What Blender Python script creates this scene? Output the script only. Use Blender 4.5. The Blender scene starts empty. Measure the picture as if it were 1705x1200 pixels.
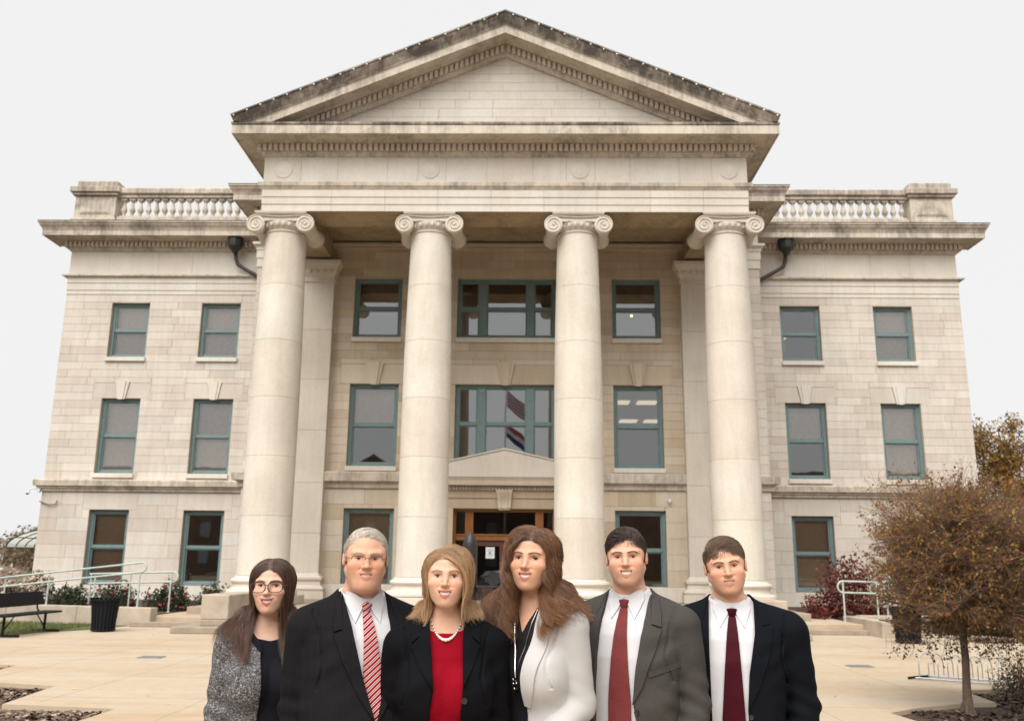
import bpy, bmesh, math, random
import numpy as np
from mathutils import Vector, Matrix, noise as mnoise

random.seed(7); rng = np.random.default_rng(11)
S = bpy.context.scene
COL = S.collection
R = math.radians

# ------------------------------------------------------------------ camera
FPX, YAW, PITCH, ROLL = 1501.63, -0.0198, 0.2227, 0.0104
CAM = Vector((0.827, -34.0, 1.62))
def cam_axes():
    c, s = math.cos(YAW), math.sin(YAW)
    c2, s2 = math.cos(PITCH), math.sin(PITCH)
    right = Vector((c, -s, 0))
    fwd = Vector((c2*s, c2*c, s2))
    up = Vector((-s2*s, -s2*c, c2))
    c3, s3 = math.cos(ROLL), math.sin(ROLL)
    return c3*right + s3*up, fwd, c3*up - s3*right
AR, AF, AU = cam_axes()
cd = bpy.data.cameras.new('camera')
cam = bpy.data.objects.new('camera', cd); COL.objects.link(cam)
cam.matrix_world = Matrix(((AR.x, AU.x, -AF.x, CAM.x), (AR.y, AU.y, -AF.y, CAM.y), (AR.z, AU.z, -AF.z, CAM.z), (0, 0, 0, 1)))
cd.sensor_fit = 'HORIZONTAL'; cd.sensor_width = 36.0; cd.lens = FPX/1705*36
cd.clip_start = 0.05; cd.clip_end = 3000
cd.dof.use_dof = True; cd.dof.focus_distance = 3.5; cd.dof.aperture_fstop = 5.6
S.camera = cam
def ray(u, v):
    return AF + AR*((u-852.5)/FPX) - AU*((v-600)/FPX)
def at(u, v, Y):                                   # point of the photo's pixel (u, v) on the plane y = Y
    d = ray(u, v); return CAM + d*((Y-CAM.y)/d.y)
def on(u, v, Z=0.0):                               # the same on the level z = Z
    d = ray(u, v); return CAM + d*((Z-CAM.z)/d.z)

# ------------------------------------------------------------------ sky, sun, exposure
SUN_EL, SUN_AZ = 52.0, 200.0                       # azimuth: degrees clockwise from +Y; behind the camera, a little to the left
W = bpy.data.worlds.new('World'); S.world = W; W.use_nodes = True
nt = W.node_tree; nt.nodes.clear()
out = nt.nodes.new('ShaderNodeOutputWorld'); bg = nt.nodes.new('ShaderNodeBackground')
sky = nt.nodes.new('ShaderNodeTexSky'); sky.sky_type = 'NISHITA'; sky.sun_disc = False
sky.sun_elevation = R(SUN_EL); sky.sun_rotation = R(SUN_AZ); sky.dust_density = 4.0; sky.air_density = 1.0
hsv = nt.nodes.new('ShaderNodeHueSaturation'); hsv.inputs['Saturation'].default_value = 0.03
nt.links.new(sky.outputs[0], hsv.inputs['Color'])
mixc = nt.nodes.new('ShaderNodeMix'); mixc.data_type = 'RGBA'; mixc.inputs[0].default_value = 0.94   # overcast: an even white cloud layer over the sky
CLOUD = 9.25
mixc.inputs[7].default_value = (CLOUD*0.992, CLOUD, CLOUD*0.993, 1)
nt.links.new(hsv.outputs[0], mixc.inputs[6]); nt.links.new(mixc.outputs[2], bg.inputs['Color'])
bg.inputs['Strength'].default_value = 0.1
nt.links.new(bg.outputs[0], out.inputs[0])
sl = bpy.data.lights.new('sun', 'SUN'); sl.energy = 5.0; sl.angle = R(60); sl.color = (1.0, 0.952, 0.89)
so = bpy.data.objects.new('sun', sl); COL.objects.link(so)
az = R(SUN_AZ); el = R(SUN_EL)
sdir = Vector((math.sin(az)*math.cos(el), math.cos(az)*math.cos(el), math.sin(el)))
so.rotation_euler = (-sdir).to_track_quat('-Z', 'Y').to_euler(); so.location = sdir*60
S.view_settings.view_transform = 'Standard'; S.view_settings.look = 'None'
S.view_settings.exposure = 0.0; S.view_settings.gamma = 1.0; S.view_settings.use_curve_mapping = False
S.render.engine = 'CYCLES'
S.cycles.use_denoising = True; S.cycles.denoiser = 'OPENIMAGEDENOISE'; S.cycles.denoising_input_passes = 'RGB_ALBEDO_NORMAL'; S.cycles.denoising_prefilter = 'ACCURATE'; S.cycles.max_bounces = 8; S.cycles.transparent_max_bounces = 16
S.cycles.sample_clamp_indirect = 6.0

# ------------------------------------------------------------------ materials
def mat(name):
    m = bpy.data.materials.new(name); m.use_nodes = True
    nt = m.node_tree; b = nt.nodes['Principled BSDF']
    return m, nt, b
def N(nt, typ, **kw):
    n = nt.nodes.new(typ)
    for k, v in kw.items(): setattr(n, k, v)
    return n
def rgb(r, g, b):                                   # display 0-255 to linear
    f = lambda c: ((c/255+0.055)/1.055)**2.4 if c/255 > 0.04045 else c/255/12.92
    return (f(r), f(g), f(b), 1)
def noise(nt, scale, detail=4, rough=0.55, vec=None, dist=0.0):
    n = N(nt, 'ShaderNodeTexNoise'); n.inputs['Scale'].default_value = scale; n.inputs['Detail'].default_value = detail
    n.inputs['Roughness'].default_value = rough; n.inputs['Distortion'].default_value = dist
    if vec is not None: nt.links.new(vec, n.inputs['Vector'])
    return n.outputs['Fac']
def ramp(nt, fac, stops):
    r = N(nt, 'ShaderNodeValToRGB'); e = r.color_ramp.elements
    while len(e) < len(stops): e.new(0.5)
    for q, (p, c) in zip(e, stops):
        q.position = p; q.color = c if len(c) == 4 else (*c, 1)
    nt.links.new(fac, r.inputs[0]); return r.outputs[0]
def mixrgb(nt, fac, a, b, mode='MIX'):
    n = N(nt, 'ShaderNodeMix', data_type='RGBA', blend_type=mode)
    for sock, v in ((n.inputs[0], fac), (n.inputs[6], a), (n.inputs[7], b)):
        if hasattr(v, 'links'): nt.links.new(v, sock)
        else: sock.default_value = v
    return n.outputs[2]
def math_(nt, op, a, b=0.0, c=None):
    n = N(nt, 'ShaderNodeMath', operation=op)
    for i, v in enumerate((a, b) if c is None else (a, b, c)):
        if hasattr(v, 'links'): nt.links.new(v, n.inputs[i])
        else: n.inputs[i].default_value = v
    return n.outputs[0]
def world_pos(nt, sx=1, sy=1, sz=1):
    g = N(nt, 'ShaderNodeNewGeometry'); m = N(nt, 'ShaderNodeMapping'); m.inputs['Scale'].default_value = (sx, sy, sz)
    nt.links.new(g.outputs['Position'], m.inputs['Vector']); return m.outputs[0]
def bump(nt, b, h, strength=0.2, dist=0.01):
    n = N(nt, 'ShaderNodeBump'); n.inputs['Strength'].default_value = strength; n.inputs['Distance'].default_value = dist
    nt.links.new(h, n.inputs['Height']); nt.links.new(n.outputs[0], b.inputs['Normal'])

def stone_mat(name, stops, stain=0.0, rough=0.85, streak=0.25, stain_col=(0.05, 0.042, 0.036), stain_scale=0.9):
    m, nt, b = mat(name)
    oi = N(nt, 'ShaderNodeObjectInfo'); g = N(nt, 'ShaderNodeNewGeometry')
    v = math_(nt, 'FRACT', math_(nt, 'ADD', oi.outputs['Random'], g.outputs['Random Per Island']))
    base = ramp(nt, v, stops)
    p = world_pos(nt); ps = world_pos(nt, 3.0, 3.0, 0.35)
    grain = noise(nt, 14, 6, 0.65, p)
    base = mixrgb(nt, 0.35, base, ramp(nt, grain, [(0.3, (0.72, 0.70, 0.67)), (0.7, (1.0, 1.0, 1.0))]), 'MULTIPLY')
    blotch = noise(nt, 0.55, 5, 0.6, p)
    base = mixrgb(nt, 0.5, base, ramp(nt, blotch, [(0.30, (0.74, 0.70, 0.66)), (0.62, (1.0, 1.0, 1.0))]), 'MULTIPLY')
    st = noise(nt, 1.6, 5, 0.7, ps)
    base = mixrgb(nt, streak, base, ramp(nt, st, [(0.36, (0.62, 0.56, 0.50)), (0.58, (1, 1, 1))]), 'MULTIPLY')
    if stain > 0:
        d = noise(nt, stain_scale, 6, 0.72, p, 0.6)
        d2 = noise(nt, 2.8, 5, 0.7, ps)
        f = math_(nt, 'MULTIPLY', ramp(nt, math_(nt, 'ADD', math_(nt, 'MULTIPLY', d, 0.62), math_(nt, 'MULTIPLY', d2, 0.38)),
                                   [(0.50-0.17*stain, (0, 0, 0)), (0.66-0.12*stain, (1, 1, 1))]), min(1.0, 0.45+0.5*stain))
        base = mixrgb(nt, f, base, (*stain_col, 1))
    nt.links.new(base, b.inputs['Base Color']); b.inputs['Roughness'].default_value = rough
    b.inputs['Specular IOR Level'].default_value = 0.25
    bump(nt, b, noise(nt, 30, 5, 0.7, p), 0.25, 0.006)
    return m
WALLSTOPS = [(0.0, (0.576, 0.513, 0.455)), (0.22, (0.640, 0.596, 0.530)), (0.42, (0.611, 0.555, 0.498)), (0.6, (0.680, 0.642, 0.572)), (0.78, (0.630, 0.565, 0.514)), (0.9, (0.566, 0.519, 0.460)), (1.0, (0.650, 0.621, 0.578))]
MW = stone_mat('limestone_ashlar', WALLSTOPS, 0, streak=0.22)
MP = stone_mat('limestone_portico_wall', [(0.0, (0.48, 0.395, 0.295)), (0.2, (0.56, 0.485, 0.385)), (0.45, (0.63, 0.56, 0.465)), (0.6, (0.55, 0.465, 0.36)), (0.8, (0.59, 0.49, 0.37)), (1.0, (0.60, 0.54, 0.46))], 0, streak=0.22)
MC = stone_mat('limestone_column', [(0.0, (0.655, 0.601, 0.524)), (0.35, (0.685, 0.647, 0.572)), (0.6, (0.640, 0.575, 0.503)), (1.0, (0.690, 0.658, 0.594))], 0, streak=0.16)
MF = stone_mat('limestone_frieze', [(0.0, (0.655, 0.616, 0.551)), (0.5, (0.690, 0.647, 0.578)), (1.0, (0.670, 0.642, 0.594))], 0, streak=0.14)
MK = stone_mat('limestone_cornice', [(0.0, (0.606, 0.534, 0.455)), (0.5, (0.630, 0.570, 0.487)), (1.0, (0.640, 0.591, 0.519))], 0.25, streak=0.3)
MS = stone_mat('limestone_soiled', [(0.0, (0.463, 0.401, 0.342)), (0.5, (0.502, 0.441, 0.380)), (1.0, (0.542, 0.478, 0.417))], 0.85, streak=0.5)
MS2 = stone_mat('limestone_weathered', [(0.0, (0.552, 0.478, 0.407)), (0.5, (0.581, 0.513, 0.439)), (1.0, (0.601, 0.534, 0.460))], 0.42, streak=0.45)
MT = stone_mat('limestone_tympanum', [(0.0, (0.621, 0.580, 0.519)), (0.5, (0.665, 0.621, 0.556)), (1.0, (0.640, 0.606, 0.556))], 0, streak=0.12)
MD = stone_mat('limestone_dentil', [(0.0, (0.66, 0.57, 0.47)), (0.5, (0.72, 0.63, 0.53)), (1.0, (0.69, 0.60, 0.51))], 0, streak=0.15)
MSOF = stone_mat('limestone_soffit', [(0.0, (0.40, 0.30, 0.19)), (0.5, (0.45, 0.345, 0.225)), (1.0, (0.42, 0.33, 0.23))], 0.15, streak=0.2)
MM = stone_mat('mortar', [(0, (0.50, 0.44, 0.37)), (1, (0.50, 0.44, 0.37))], 0)

def plain(name, col, rough=0.5, metal=0.0, var=0.12, scale=8, spec=0.5, bmp=0.0):
    m, nt, b = mat(name)
    p = world_pos(nt)
    n = noise(nt, scale, 5, 0.6, p)
    c0 = tuple(c*(1-var) for c in col[:3]); c1 = tuple(min(1, c*(1+var)) for c in col[:3])
    nt.links.new(ramp(nt, n, [(0.3, c0), (0.7, c1)]), b.inputs['Base Color'])
    b.inputs['Roughness'].default_value = rough; b.inputs['Metallic'].default_value = metal
    b.inputs['Specular IOR Level'].default_value = spec
    if bmp: bump(nt, b, noise(nt, scale*6, 4, 0.6, p), bmp, 0.004)
    return m
M_TEAL = plain('teal_window_paint', (0.135, 0.200, 0.202), 0.45)
M_WOOD = None
M_BLIND = plain('window_blind', (0.60, 0.54, 0.49), 0.6)
M_SHADE = plain('dark_window_shade', (0.10, 0.075, 0.06), 0.7)
M_INT = plain('room_wall', (0.40, 0.33, 0.27), 0.8)
M_BLACK = plain('black_powder_coat', (0.008, 0.009, 0.012), 0.6, spec=0.15)
M_RAIL = plain('pale_green_rail_paint', (0.40, 0.455, 0.42), 0.5)
M_LEAD = plain('patinated_downspout', (0.045, 0.036, 0.030), 0.5, var=0.5, scale=3)
def glass_mat(name, refl=0.17, tint=(0.93, 0.92, 0.90)):
    m, nt, b = mat(name); nt.nodes.remove(b)
    tr = N(nt, 'ShaderNodeBsdfTransparent'); tr.inputs[0].default_value = (*tint, 1)
    gl = N(nt, 'ShaderNodeBsdfGlossy'); gl.inputs['Roughness'].default_value = 0.015; gl.inputs[0].default_value = (0.95, 0.95, 0.96, 1)
    p = world_pos(nt); bp = N(nt, 'ShaderNodeBump'); bp.inputs['Strength'].default_value = 0.02; bp.inputs['Distance'].default_value = 0.05
    nt.links.new(noise(nt, 0.9, 2, 0.5, p), bp.inputs['Height']); nt.links.new(bp.outputs[0], gl.inputs['Normal'])
    fr = N(nt, 'ShaderNodeFresnel'); fr.inputs[0].default_value = 1.5
    f = math_(nt, 'ADD', fr.outputs[0], refl); mx = N(nt, 'ShaderNodeMixShader')
    nt.links.new(f, mx.inputs[0]); nt.links.new(tr.outputs[0], mx.inputs[1]); nt.links.new(gl.outputs[0], mx.inputs[2])
    nt.links.new(mx.outputs[0], nt.nodes['Material Output'].inputs[0])
    return m
M_GLASS = glass_mat('window_glass')
M_GLASS2 = glass_mat('mirror_glass', 0.24)

# ------------------------------------------------------------------ mesh helpers
class MB:
    def __init__(s): s.v = []; s.f = []
    def add(s, vs, fs):
        o = len(s.v); s.v += [tuple(p) for p in vs]; s.f += [tuple(i+o for i in f) for f in fs]
    def box(s, x0, x1, y0, y1, z0, z1):
        s.add([(x0, y0, z0), (x1, y0, z0), (x1, y1, z0), (x0, y1, z0), (x0, y0, z1), (x1, y0, z1), (x1, y1, z1), (x0, y1, z1)],
              [(0, 3, 2, 1), (4, 5, 6, 7), (0, 1, 5, 4), (1, 2, 6, 5), (2, 3, 7, 6), (3, 0, 4, 7)])
    def cbox(s, x0, x1, y0, y1, z0, z1, c=0.01):    # a box with chamfered edges all round
        X = (x0, x0+c, x1-c, x1); Y = (y0, y0+c, y1-c, y1); Z = (z0, z0+c, z1-c, z1)
        vs = []; idx = {}
        for i, x in enumerate((0, 1)):
            for j in (0, 1):
                for k in (0, 1):
                    ex, ey, ez = (X[0], X[1]) if not i else (X[3], X[2]), (Y[0], Y[1]) if not j else (Y[3], Y[2]), (Z[0], Z[1]) if not k else (Z[3], Z[2])
                    for a, p in enumerate(((ex[0], ey[1], ez[1]), (ex[1], ey[0], ez[1]), (ex[1], ey[1], ez[0]))):
                        idx[(i, j, k, a)] = len(vs); vs.append(p)
        g = lambda i, j, k, a: idx[(i, j, k, a)]
        fs = []
        for i in (0, 1):
            q = [g(i, 0, 0, 0), g(i, 0, 1, 0), g(i, 1, 1, 0), g(i, 1, 0, 0)]; fs.append(q if i == 0 else q[::-1])
            q = [g(0, i, 0, 1), g(1, i, 0, 1), g(1, i, 1, 1), g(0, i, 1, 1)]; fs.append(q if i == 0 else q[::-1])
            q = [g(0, 0, i, 2), g(0, 1, i, 2), g(1, 1, i, 2), g(1, 0, i, 2)]; fs.append(q if i == 0 else q[::-1])
        for a in (0, 1):
            for b_ in (0, 1):
                q = [g(a, b_, 0, 0), g(a, b_, 1, 0), g(a, b_, 1, 1), g(a, b_, 0, 1)]; fs.append(q[::-1] if (a+b_) % 2 == 0 else q)
                q = [g(a, 0, b_, 0), g(a, 1, b_, 0), g(a, 1, b_, 2), g(a, 0, b_, 2)]; fs.append(q if (a+b_) % 2 == 0 else q[::-1])
                q = [g(0, a, b_, 1), g(1, a, b_, 1), g(1, a, b_, 2), g(0, a, b_, 2)]; fs.append(q[::-1] if (a+b_) % 2 == 0 else q)
        for i in (0, 1):
            for j in (0, 1):
                for k in (0, 1):
                    q = [g(i, j, k, 0), g(i, j, k, 1), g(i, j, k, 2)]; fs.append(q if (i+j+k) % 2 == 0 else q[::-1])
        s.add(vs, fs)
    def poly(s, pts, y0, y1):                        # polygon in x,z extruded along y (y0 front)
        n = len(pts)
        s.add([(x, y0, z) for x, z in pts]+[(x, y1, z) for x, z in pts],
              [tuple(range(n)), tuple(range(2*n-1, n-1, -1))]+[(i, i+n, (i+1) % n+n, (i+1) % n) for i in range(n)])
    def lathe(s, prof, c=(0, 0), n=24, axis='z', cap=True):   # prof: (radius, z)
        o = []
        for r, z in prof:
            for k in range(n):
                a = 2*math.pi*k/n; x, y = c[0]+r*math.cos(a), c[1]+r*math.sin(a)
                o.append((x, y, z) if axis == 'z' else (x, z, y))
        fs = []
        for i in range(len(prof)-1):
            for k in range(n):
                q = (i*n+k, i*n+(k+1) % n, (i+1)*n+(k+1) % n, (i+1)*n+k); fs.append(q if axis == 'z' else q[::-1])
        if cap:
            fs.append(tuple(range(n))[::-1]); fs.append(tuple(range((len(prof)-1)*n, len(prof)*n)))
        s.add(o, fs)
    def tube(s, pts, r, n=6, closed=False, cap=True):
        pts = [Vector(p) for p in pts]; m = len(pts)
        rr = r if hasattr(r, '__len__') else [r]*m
        vs = []; ref = None
        for i, p in enumerate(pts):
            if closed: t = pts[(i+1) % m]-pts[i-1]
            else: t = pts[min(i+1, m-1)]-pts[max(i-1, 0)]
            if t.length < 1e-9: t = Vector((0, 0, 1))
            t.normalize()
            if ref is None: ref = t.cross(Vector((0, 0, 1)) if abs(t.z) < 0.9 else Vector((1, 0, 0))).normalized()
            ref = (ref-t*ref.dot(t)); ref.normalize(); b = t.cross(ref)
            for k in range(n):
                a = 2*math.pi*k/n; vs.append(p+(ref*math.cos(a)+b*math.sin(a))*rr[i])
        fs = []
        for i in range(m if closed else m-1):
            j = (i+1) % m
            for k in range(n): fs.append((i*n+k, i*n+(k+1) % n, j*n+(k+1) % n, j*n+k))
        if not closed and cap: fs.append(tuple(range(n))[::-1]); fs.append(tuple(range((m-1)*n, m*n)))
        s.add(vs, fs)
    def sphere(s, c, r, nu=10, nv=7, sx=1, sy=1, sz=1):
        vs = [(c[0], c[1], c[2]+r*sz)]
        for i in range(1, nv):
            t = math.pi*i/nv
            for k in range(nu):
                a = 2*math.pi*k/nu; vs.append((c[0]+r*sx*math.sin(t)*math.cos(a), c[1]+r*sy*math.sin(t)*math.sin(a), c[2]+r*sz*math.cos(t)))
        vs.append((c[0], c[1], c[2]-r*sz)); fs = [(0, 1+k, 1+(k+1) % nu) for k in range(nu)]
        for i in range(nv-2):
            for k in range(nu): fs.append((1+i*nu+k, 1+(i+1)*nu+k, 1+(i+1)*nu+(k+1) % nu, 1+i*nu+(k+1) % nu))
        l = len(vs)-1; fs += [(l, 1+(nv-2)*nu+(k+1) % nu, 1+(nv-2)*nu+k) for k in range(nu)]
        s.add(vs, fs)
    def sweep(s, path, prof, fn=None, caps=True):    # prof: closed (offset to the outside, z) swept along plan points with mitred corners
        m = len(path); k = len(prof); vs = []
        ds = [(Vector(path[i+1])-Vector(path[i])).normalized() for i in range(m-1)]
        ns = [Vector((d.y, -d.x)) for d in ds]
        for i in range(m):
            if i == 0: mv = ns[0]
            elif i == m-1: mv = ns[-1]
            else:
                mv = ns[i-1]+ns[i]; mv = mv/(mv.dot(ns[i]))
            for o_, z in prof:
                p = Vector(path[i])+mv*o_; vs.append(fn(p.x, p.y, z) if fn else (p.x, p.y, z))
        fs = []
        for i in range(m-1):
            for j in range(k):
                fs.append((i*k+j, i*k+(j+1) % k, (i+1)*k+(j+1) % k, (i+1)*k+j))
        if caps: fs.append(tuple(range(k))[::-1]); fs.append(tuple(range((m-1)*k, m*k)))
        s.add(vs, fs)
    def mesh(s, name, smooth=None, fix=True):
        me = bpy.data.meshes.new(name); me.from_pydata(s.v, [], s.f); me.update()
        if fix:
            bm = bmesh.new(); bm.from_mesh(me); bmesh.ops.recalc_face_normals(bm, faces=bm.faces); bm.to_mesh(me); bm.free()
        if smooth:
            me.shade_smooth(); me.set_sharp_from_angle(angle=R(smooth))
        return me
    def build(s, name, m, parent=None, smooth=None, fix=True, **props):
        return link(name, s.mesh(name, smooth, fix), m, parent, **props)
def link(name, me, m, parent=None, **props):
    o = bpy.data.objects.new(name, me); COL.objects.link(o)
    if m is not None and me is not None and not me.materials:
        for q in (m if isinstance(m, (list, tuple)) else (m,)): me.materials.append(q)
    if parent is not None: o.parent = parent
    for k, v in props.items(): o[k] = v
    return o
def tag(o, label, cat, group=None, kind=None):
    o['label'] = label; o['category'] = cat
    if group: o['group'] = group
    if kind: o['kind'] = kind
    return o
def thing(name, loc, label, cat, group=None, rz=0.0):
    o = bpy.data.objects.new(name, None); COL.objects.link(o); o.location = loc; o.rotation_euler = (0, 0, rz)
    o.empty_display_size = 0.1
    return tag(o, label, cat, group)
def sub(a, b):                                       # interval list minus one interval
    r = []
    for x0, x1 in a:
        if b[1] <= x0 or b[0] >= x1: r.append((x0, x1)); continue
        if b[0] > x0: r.append((x0, b[0]))
        if b[1] < x1: r.append((b[1], x1))
    return r
def leaf_mat(name, stops, rough=0.6, trans=0.25):
    m, nt, b = mat(name); g = N(nt, 'ShaderNodeNewGeometry')
    c = ramp(nt, g.outputs['Random Per Island'], stops); nt.links.new(c, b.inputs['Base Color']); b.inputs['Roughness'].default_value = rough
    tr = N(nt, 'ShaderNodeBsdfTranslucent'); nt.links.new(c, tr.inputs[0]); mx = N(nt, 'ShaderNodeMixShader'); mx.inputs[0].default_value = trans
    nt.links.new(b.outputs[0], mx.inputs[1]); nt.links.new(tr.outputs[0], mx.inputs[2]); nt.links.new(mx.outputs[0], nt.nodes['Material Output'].inputs[0])
    return m
# ================================================================== people: figures from signed distance fields, meshed with surface nets
f32 = np.float32
def smin(a, b, k): h = np.maximum(k-np.abs(a-b), 0)/k; return np.minimum(a, b)-h*h*k*0.25
def smax(a, b, k): return -smin(-a, -b, k)
def ell(p, c, r):
    x, y, z = (p[0]-c[0])/r[0], (p[1]-c[1])/r[1], (p[2]-c[2])/r[2]
    k0 = np.sqrt(x*x+y*y+z*z); k1 = np.sqrt((x/r[0])**2+(y/r[1])**2+(z/r[2])**2)+1e-9
    return k0*(k0-1)/k1
def cap(p, a, b, ra, rb=None):
    rb = ra if rb is None else rb
    bx, by, bz = b[0]-a[0], b[1]-a[1], b[2]-a[2]; L = bx*bx+by*by+bz*bz+1e-12
    px, py, pz = p[0]-a[0], p[1]-a[1], p[2]-a[2]
    h = np.clip((px*bx+py*by+pz*bz)/L, 0, 1)
    return np.sqrt((px-bx*h)**2+(py-by*h)**2+(pz-bz*h)**2)-(ra+(rb-ra)*h)
def chain(p, pts, rs, k=0.004):
    d = None
    for i in range(len(pts)-1):
        c = cap(p, pts[i], pts[i+1], rs[i], rs[i+1]); d = c if d is None else smin(d, c, k)
    return d
def nets(fn, xs, ys, zs):
    xs, ys, zs = (np.asarray(a, f32) for a in (xs, ys, zs))
    G = np.meshgrid(xs, ys, zs, indexing='ij'); V = fn(G).astype(f32); del G
    s = V < 0; nx, ny, nz = V.shape
    corner = lambda A, i, j, k: A[i:nx-1+i, j:ny-1+j, k:nz-1+k]
    cnt = sum(corner(s, i, j, k).astype(np.int8) for i in (0, 1) for j in (0, 1) for k in (0, 1))
    act = (cnt > 0) & (cnt < 8)
    I, J, K = np.nonzero(act)
    acc = np.zeros((len(I), 3), f32); n = np.zeros(len(I), f32)
    ax = (xs, ys, zs)
    for d in range(3):
        for a in (0, 1):
            for b in (0, 1):
                o0 = [0, 0, 0]; o0[(d+1) % 3] = a; o0[(d+2) % 3] = b; o1 = list(o0); o1[d] = 1
                v0 = V[I+o0[0], J+o0[1], K+o0[2]]; v1 = V[I+o1[0], J+o1[1], K+o1[2]]
                m = (v0 < 0) != (v1 < 0); t = np.where(m, v0/np.where(m, v0-v1, 1), 0)
                P0 = np.stack([xs[I+o0[0]], ys[J+o0[1]], zs[K+o0[2]]], 1); P1 = np.stack([xs[I+o1[0]], ys[J+o1[1]], zs[K+o1[2]]], 1)
                acc += np.where(m[:, None], P0+(P1-P0)*t[:, None], 0); n += m
    pts = acc/n[:, None]
    idx = np.full(act.shape, -1, np.int32); idx[I, J, K] = np.arange(len(I))
    quads = []
    for d in range(3):
        e = [slice(1, -1)]*3; e[d] = slice(0, -1); e1 = [slice(1, -1)]*3; e1[d] = slice(1, None)
        a, b = s[tuple(e)], s[tuple(e1)]
        ii = np.argwhere(a != b)
        if not len(ii): continue
        off = np.ones(3, int); off[d] = 0; c = ii+off
        sg = a[tuple(ii.T)]
        u, w = (d+1) % 3, (d+2) % 3
        U = np.zeros(3, int); U[u] = 1; Wv = np.zeros(3, int); Wv[w] = 1
        q = np.stack([idx[tuple((c-o).T)] for o in (U+Wv, Wv, 0*U, U)], 1)
        q = np.where(sg[:, None], q, q[:, ::-1]); quads.append(q)
    return pts, np.concatenate(quads)
def np_mesh(name, pts, faces, smooth=True):
    me = bpy.data.meshes.new(name); n, m = len(pts), len(faces); k = faces.shape[1]
    me.vertices.add(n); me.vertices.foreach_set('co', np.ascontiguousarray(pts, f32).ravel())
    me.loops.add(m*k); me.loops.foreach_set('vertex_index', np.ascontiguousarray(faces, np.int32).ravel())
    me.polygons.add(m); me.polygons.foreach_set('loop_start', np.arange(0, m*k, k, dtype=np.int32))
    me.update(calc_edges=True); me.validate()
    if smooth: me.shade_smooth()
    return me
def set_col(me, name, col):
    a = me.color_attributes.new(name, 'FLOAT_COLOR', 'POINT'); c = np.ones((len(me.vertices), 4), f32); c[:, :3] = col; a.data.foreach_set('color', c.ravel())

# ---- the head, in its own frame: origin between the eyes' centres inside the skull, face to -y
ZR, ZD = [-0.30, -0.112, -0.0625, -0.033, 0, 0.3], [-0.3035, -0.1155, -0.0745, -0.041, 0, 0.3]
def zmap(z): return np.interp(z, ZR, ZD).astype(f32)
def zinv(z): return float(np.interp(z, ZD, ZR))
def head_sdf(p, H):
    p = [p[0], p[1], zmap(p[2])]
    ax = np.abs(p[0]); q = [ax, p[1], p[2]]; jw, mw, sm, op = H['jaw'], H['mouth'], H['smile'], H['open']
    d = ell(q, (0, 0.012, 0.028), (0.0745*H['wide'], 0.096, 0.084))
    d = smin(d, ell(q, (0, -0.022, -0.040), (0.0605*H['wide'], 0.068, 0.078)), 0.03)
    d = smin(d, cap(q, (0.050*jw*H['wide'], 0.008, -0.056), (0.022*jw, -0.064, -0.098), 0.022, 0.017), 0.025)
    d = smin(d, ell(q, (0, -0.077, -0.101), (0.022*jw, 0.018, 0.015)), 0.02)
    d = smin(d, ell(q, (0.037*H['wide'], -0.063, -0.034), (0.025*H['cheek'], 0.0225*H['cheek'], 0.022)), 0.026)
    d = smin(d, ell(q, (0.047*H['wide'], -0.036, 0.010), (0.020, 0.026, 0.032)), 0.025)
    d = smin(d, ell(q, (0.030*jw*H['wide'], -0.046, -0.064), (0.027, 0.033, 0.030)), 0.03)
    d = smin(d, cap(q, (0.012, -0.085, 0.018), (0.047, -0.068, 0.021), 0.010*H['brow'], 0.009*H['brow']), 0.014)
    d = smax(d, -ell(q, (0.0305, -0.099, 0.000), (0.0195, 0.0178, 0.0120)), 0.011)
    n = H['nose']
    d = smin(d, cap(q, (0, -0.0835, 0.008), (0, -0.1075, -0.034), 0.0060*n, 0.0085*n), 0.020)
    d = smin(d, ell(q, (0, -0.1115, -0.037), (0.0108*n, 0.0118*n, 0.0098*n)), 0.009)
    d = smin(d, ell(q, (0.0125*n, -0.097, -0.041), (0.0072*n, 0.010, 0.0072)), 0.006)
    d = smax(d, -ell(q, (0.0062*n, -0.1085, -0.0475), (0.0034, 0.005, 0.0028)), 0.002)
    d = smin(d, ell(q, (0, -0.075, -0.070), (0.034, 0.024, 0.022)), 0.018)
    b = [ax, p[1], p[2]-sm*ax*ax]                                   # a smile bends the mouth upwards at the corners
    d = smin(d, chain(b, [(0.0275*mw, -0.0800, -0.0715), (0.016, -0.0905, -0.0680+0.0012*op), (0.006, -0.0955, -0.0658+0.0012*op), (0, -0.0952, -0.0672+0.0012*op)], [0.0022, 0.0040, 0.0042, 0.0040]), 0.004)
    d = smin(d, chain(b, [(0.0275*mw, -0.0800, -0.0722), (0.016, -0.0900, -0.0790-0.0026*op), (0, -0.0935, -0.0820-0.0032*op)], [0.0022, 0.0048, 0.0054]), 0.004)
    d = smax(d, -ell(b, (0, -0.100, -0.0738-0.0008*op), (0.0226*mw, 0.019, 0.0018+0.0040*op)), 0.002)
    # creases from the nose to the mouth's corners
    d = d+0.0026*H['fold']*np.exp(-(cap(q, (0.019, -0.096, -0.042), (0.038*mw, -0.074, -0.066), 0.0)/0.0035)**2)
    if H['ears']:
        e = ell([ax, p[1]-0.25*(p[2]+0.01), p[2]], (0.0775*H['wide'], 0.014, -0.010), (0.0085, 0.018, 0.031))
        e = smax(e, -ell(q, (0.086*H['wide'], 0.009, -0.010), (0.006, 0.009, 0.016)), 0.004)
        d = smin(d, e, 0.006)
    if H['chin2'] > 0: d = smin(d, ell(q, (0, -0.036, -0.112), (0.047, 0.050, 0.020+0.012*H['chin2'])), 0.03)
    return d
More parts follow.
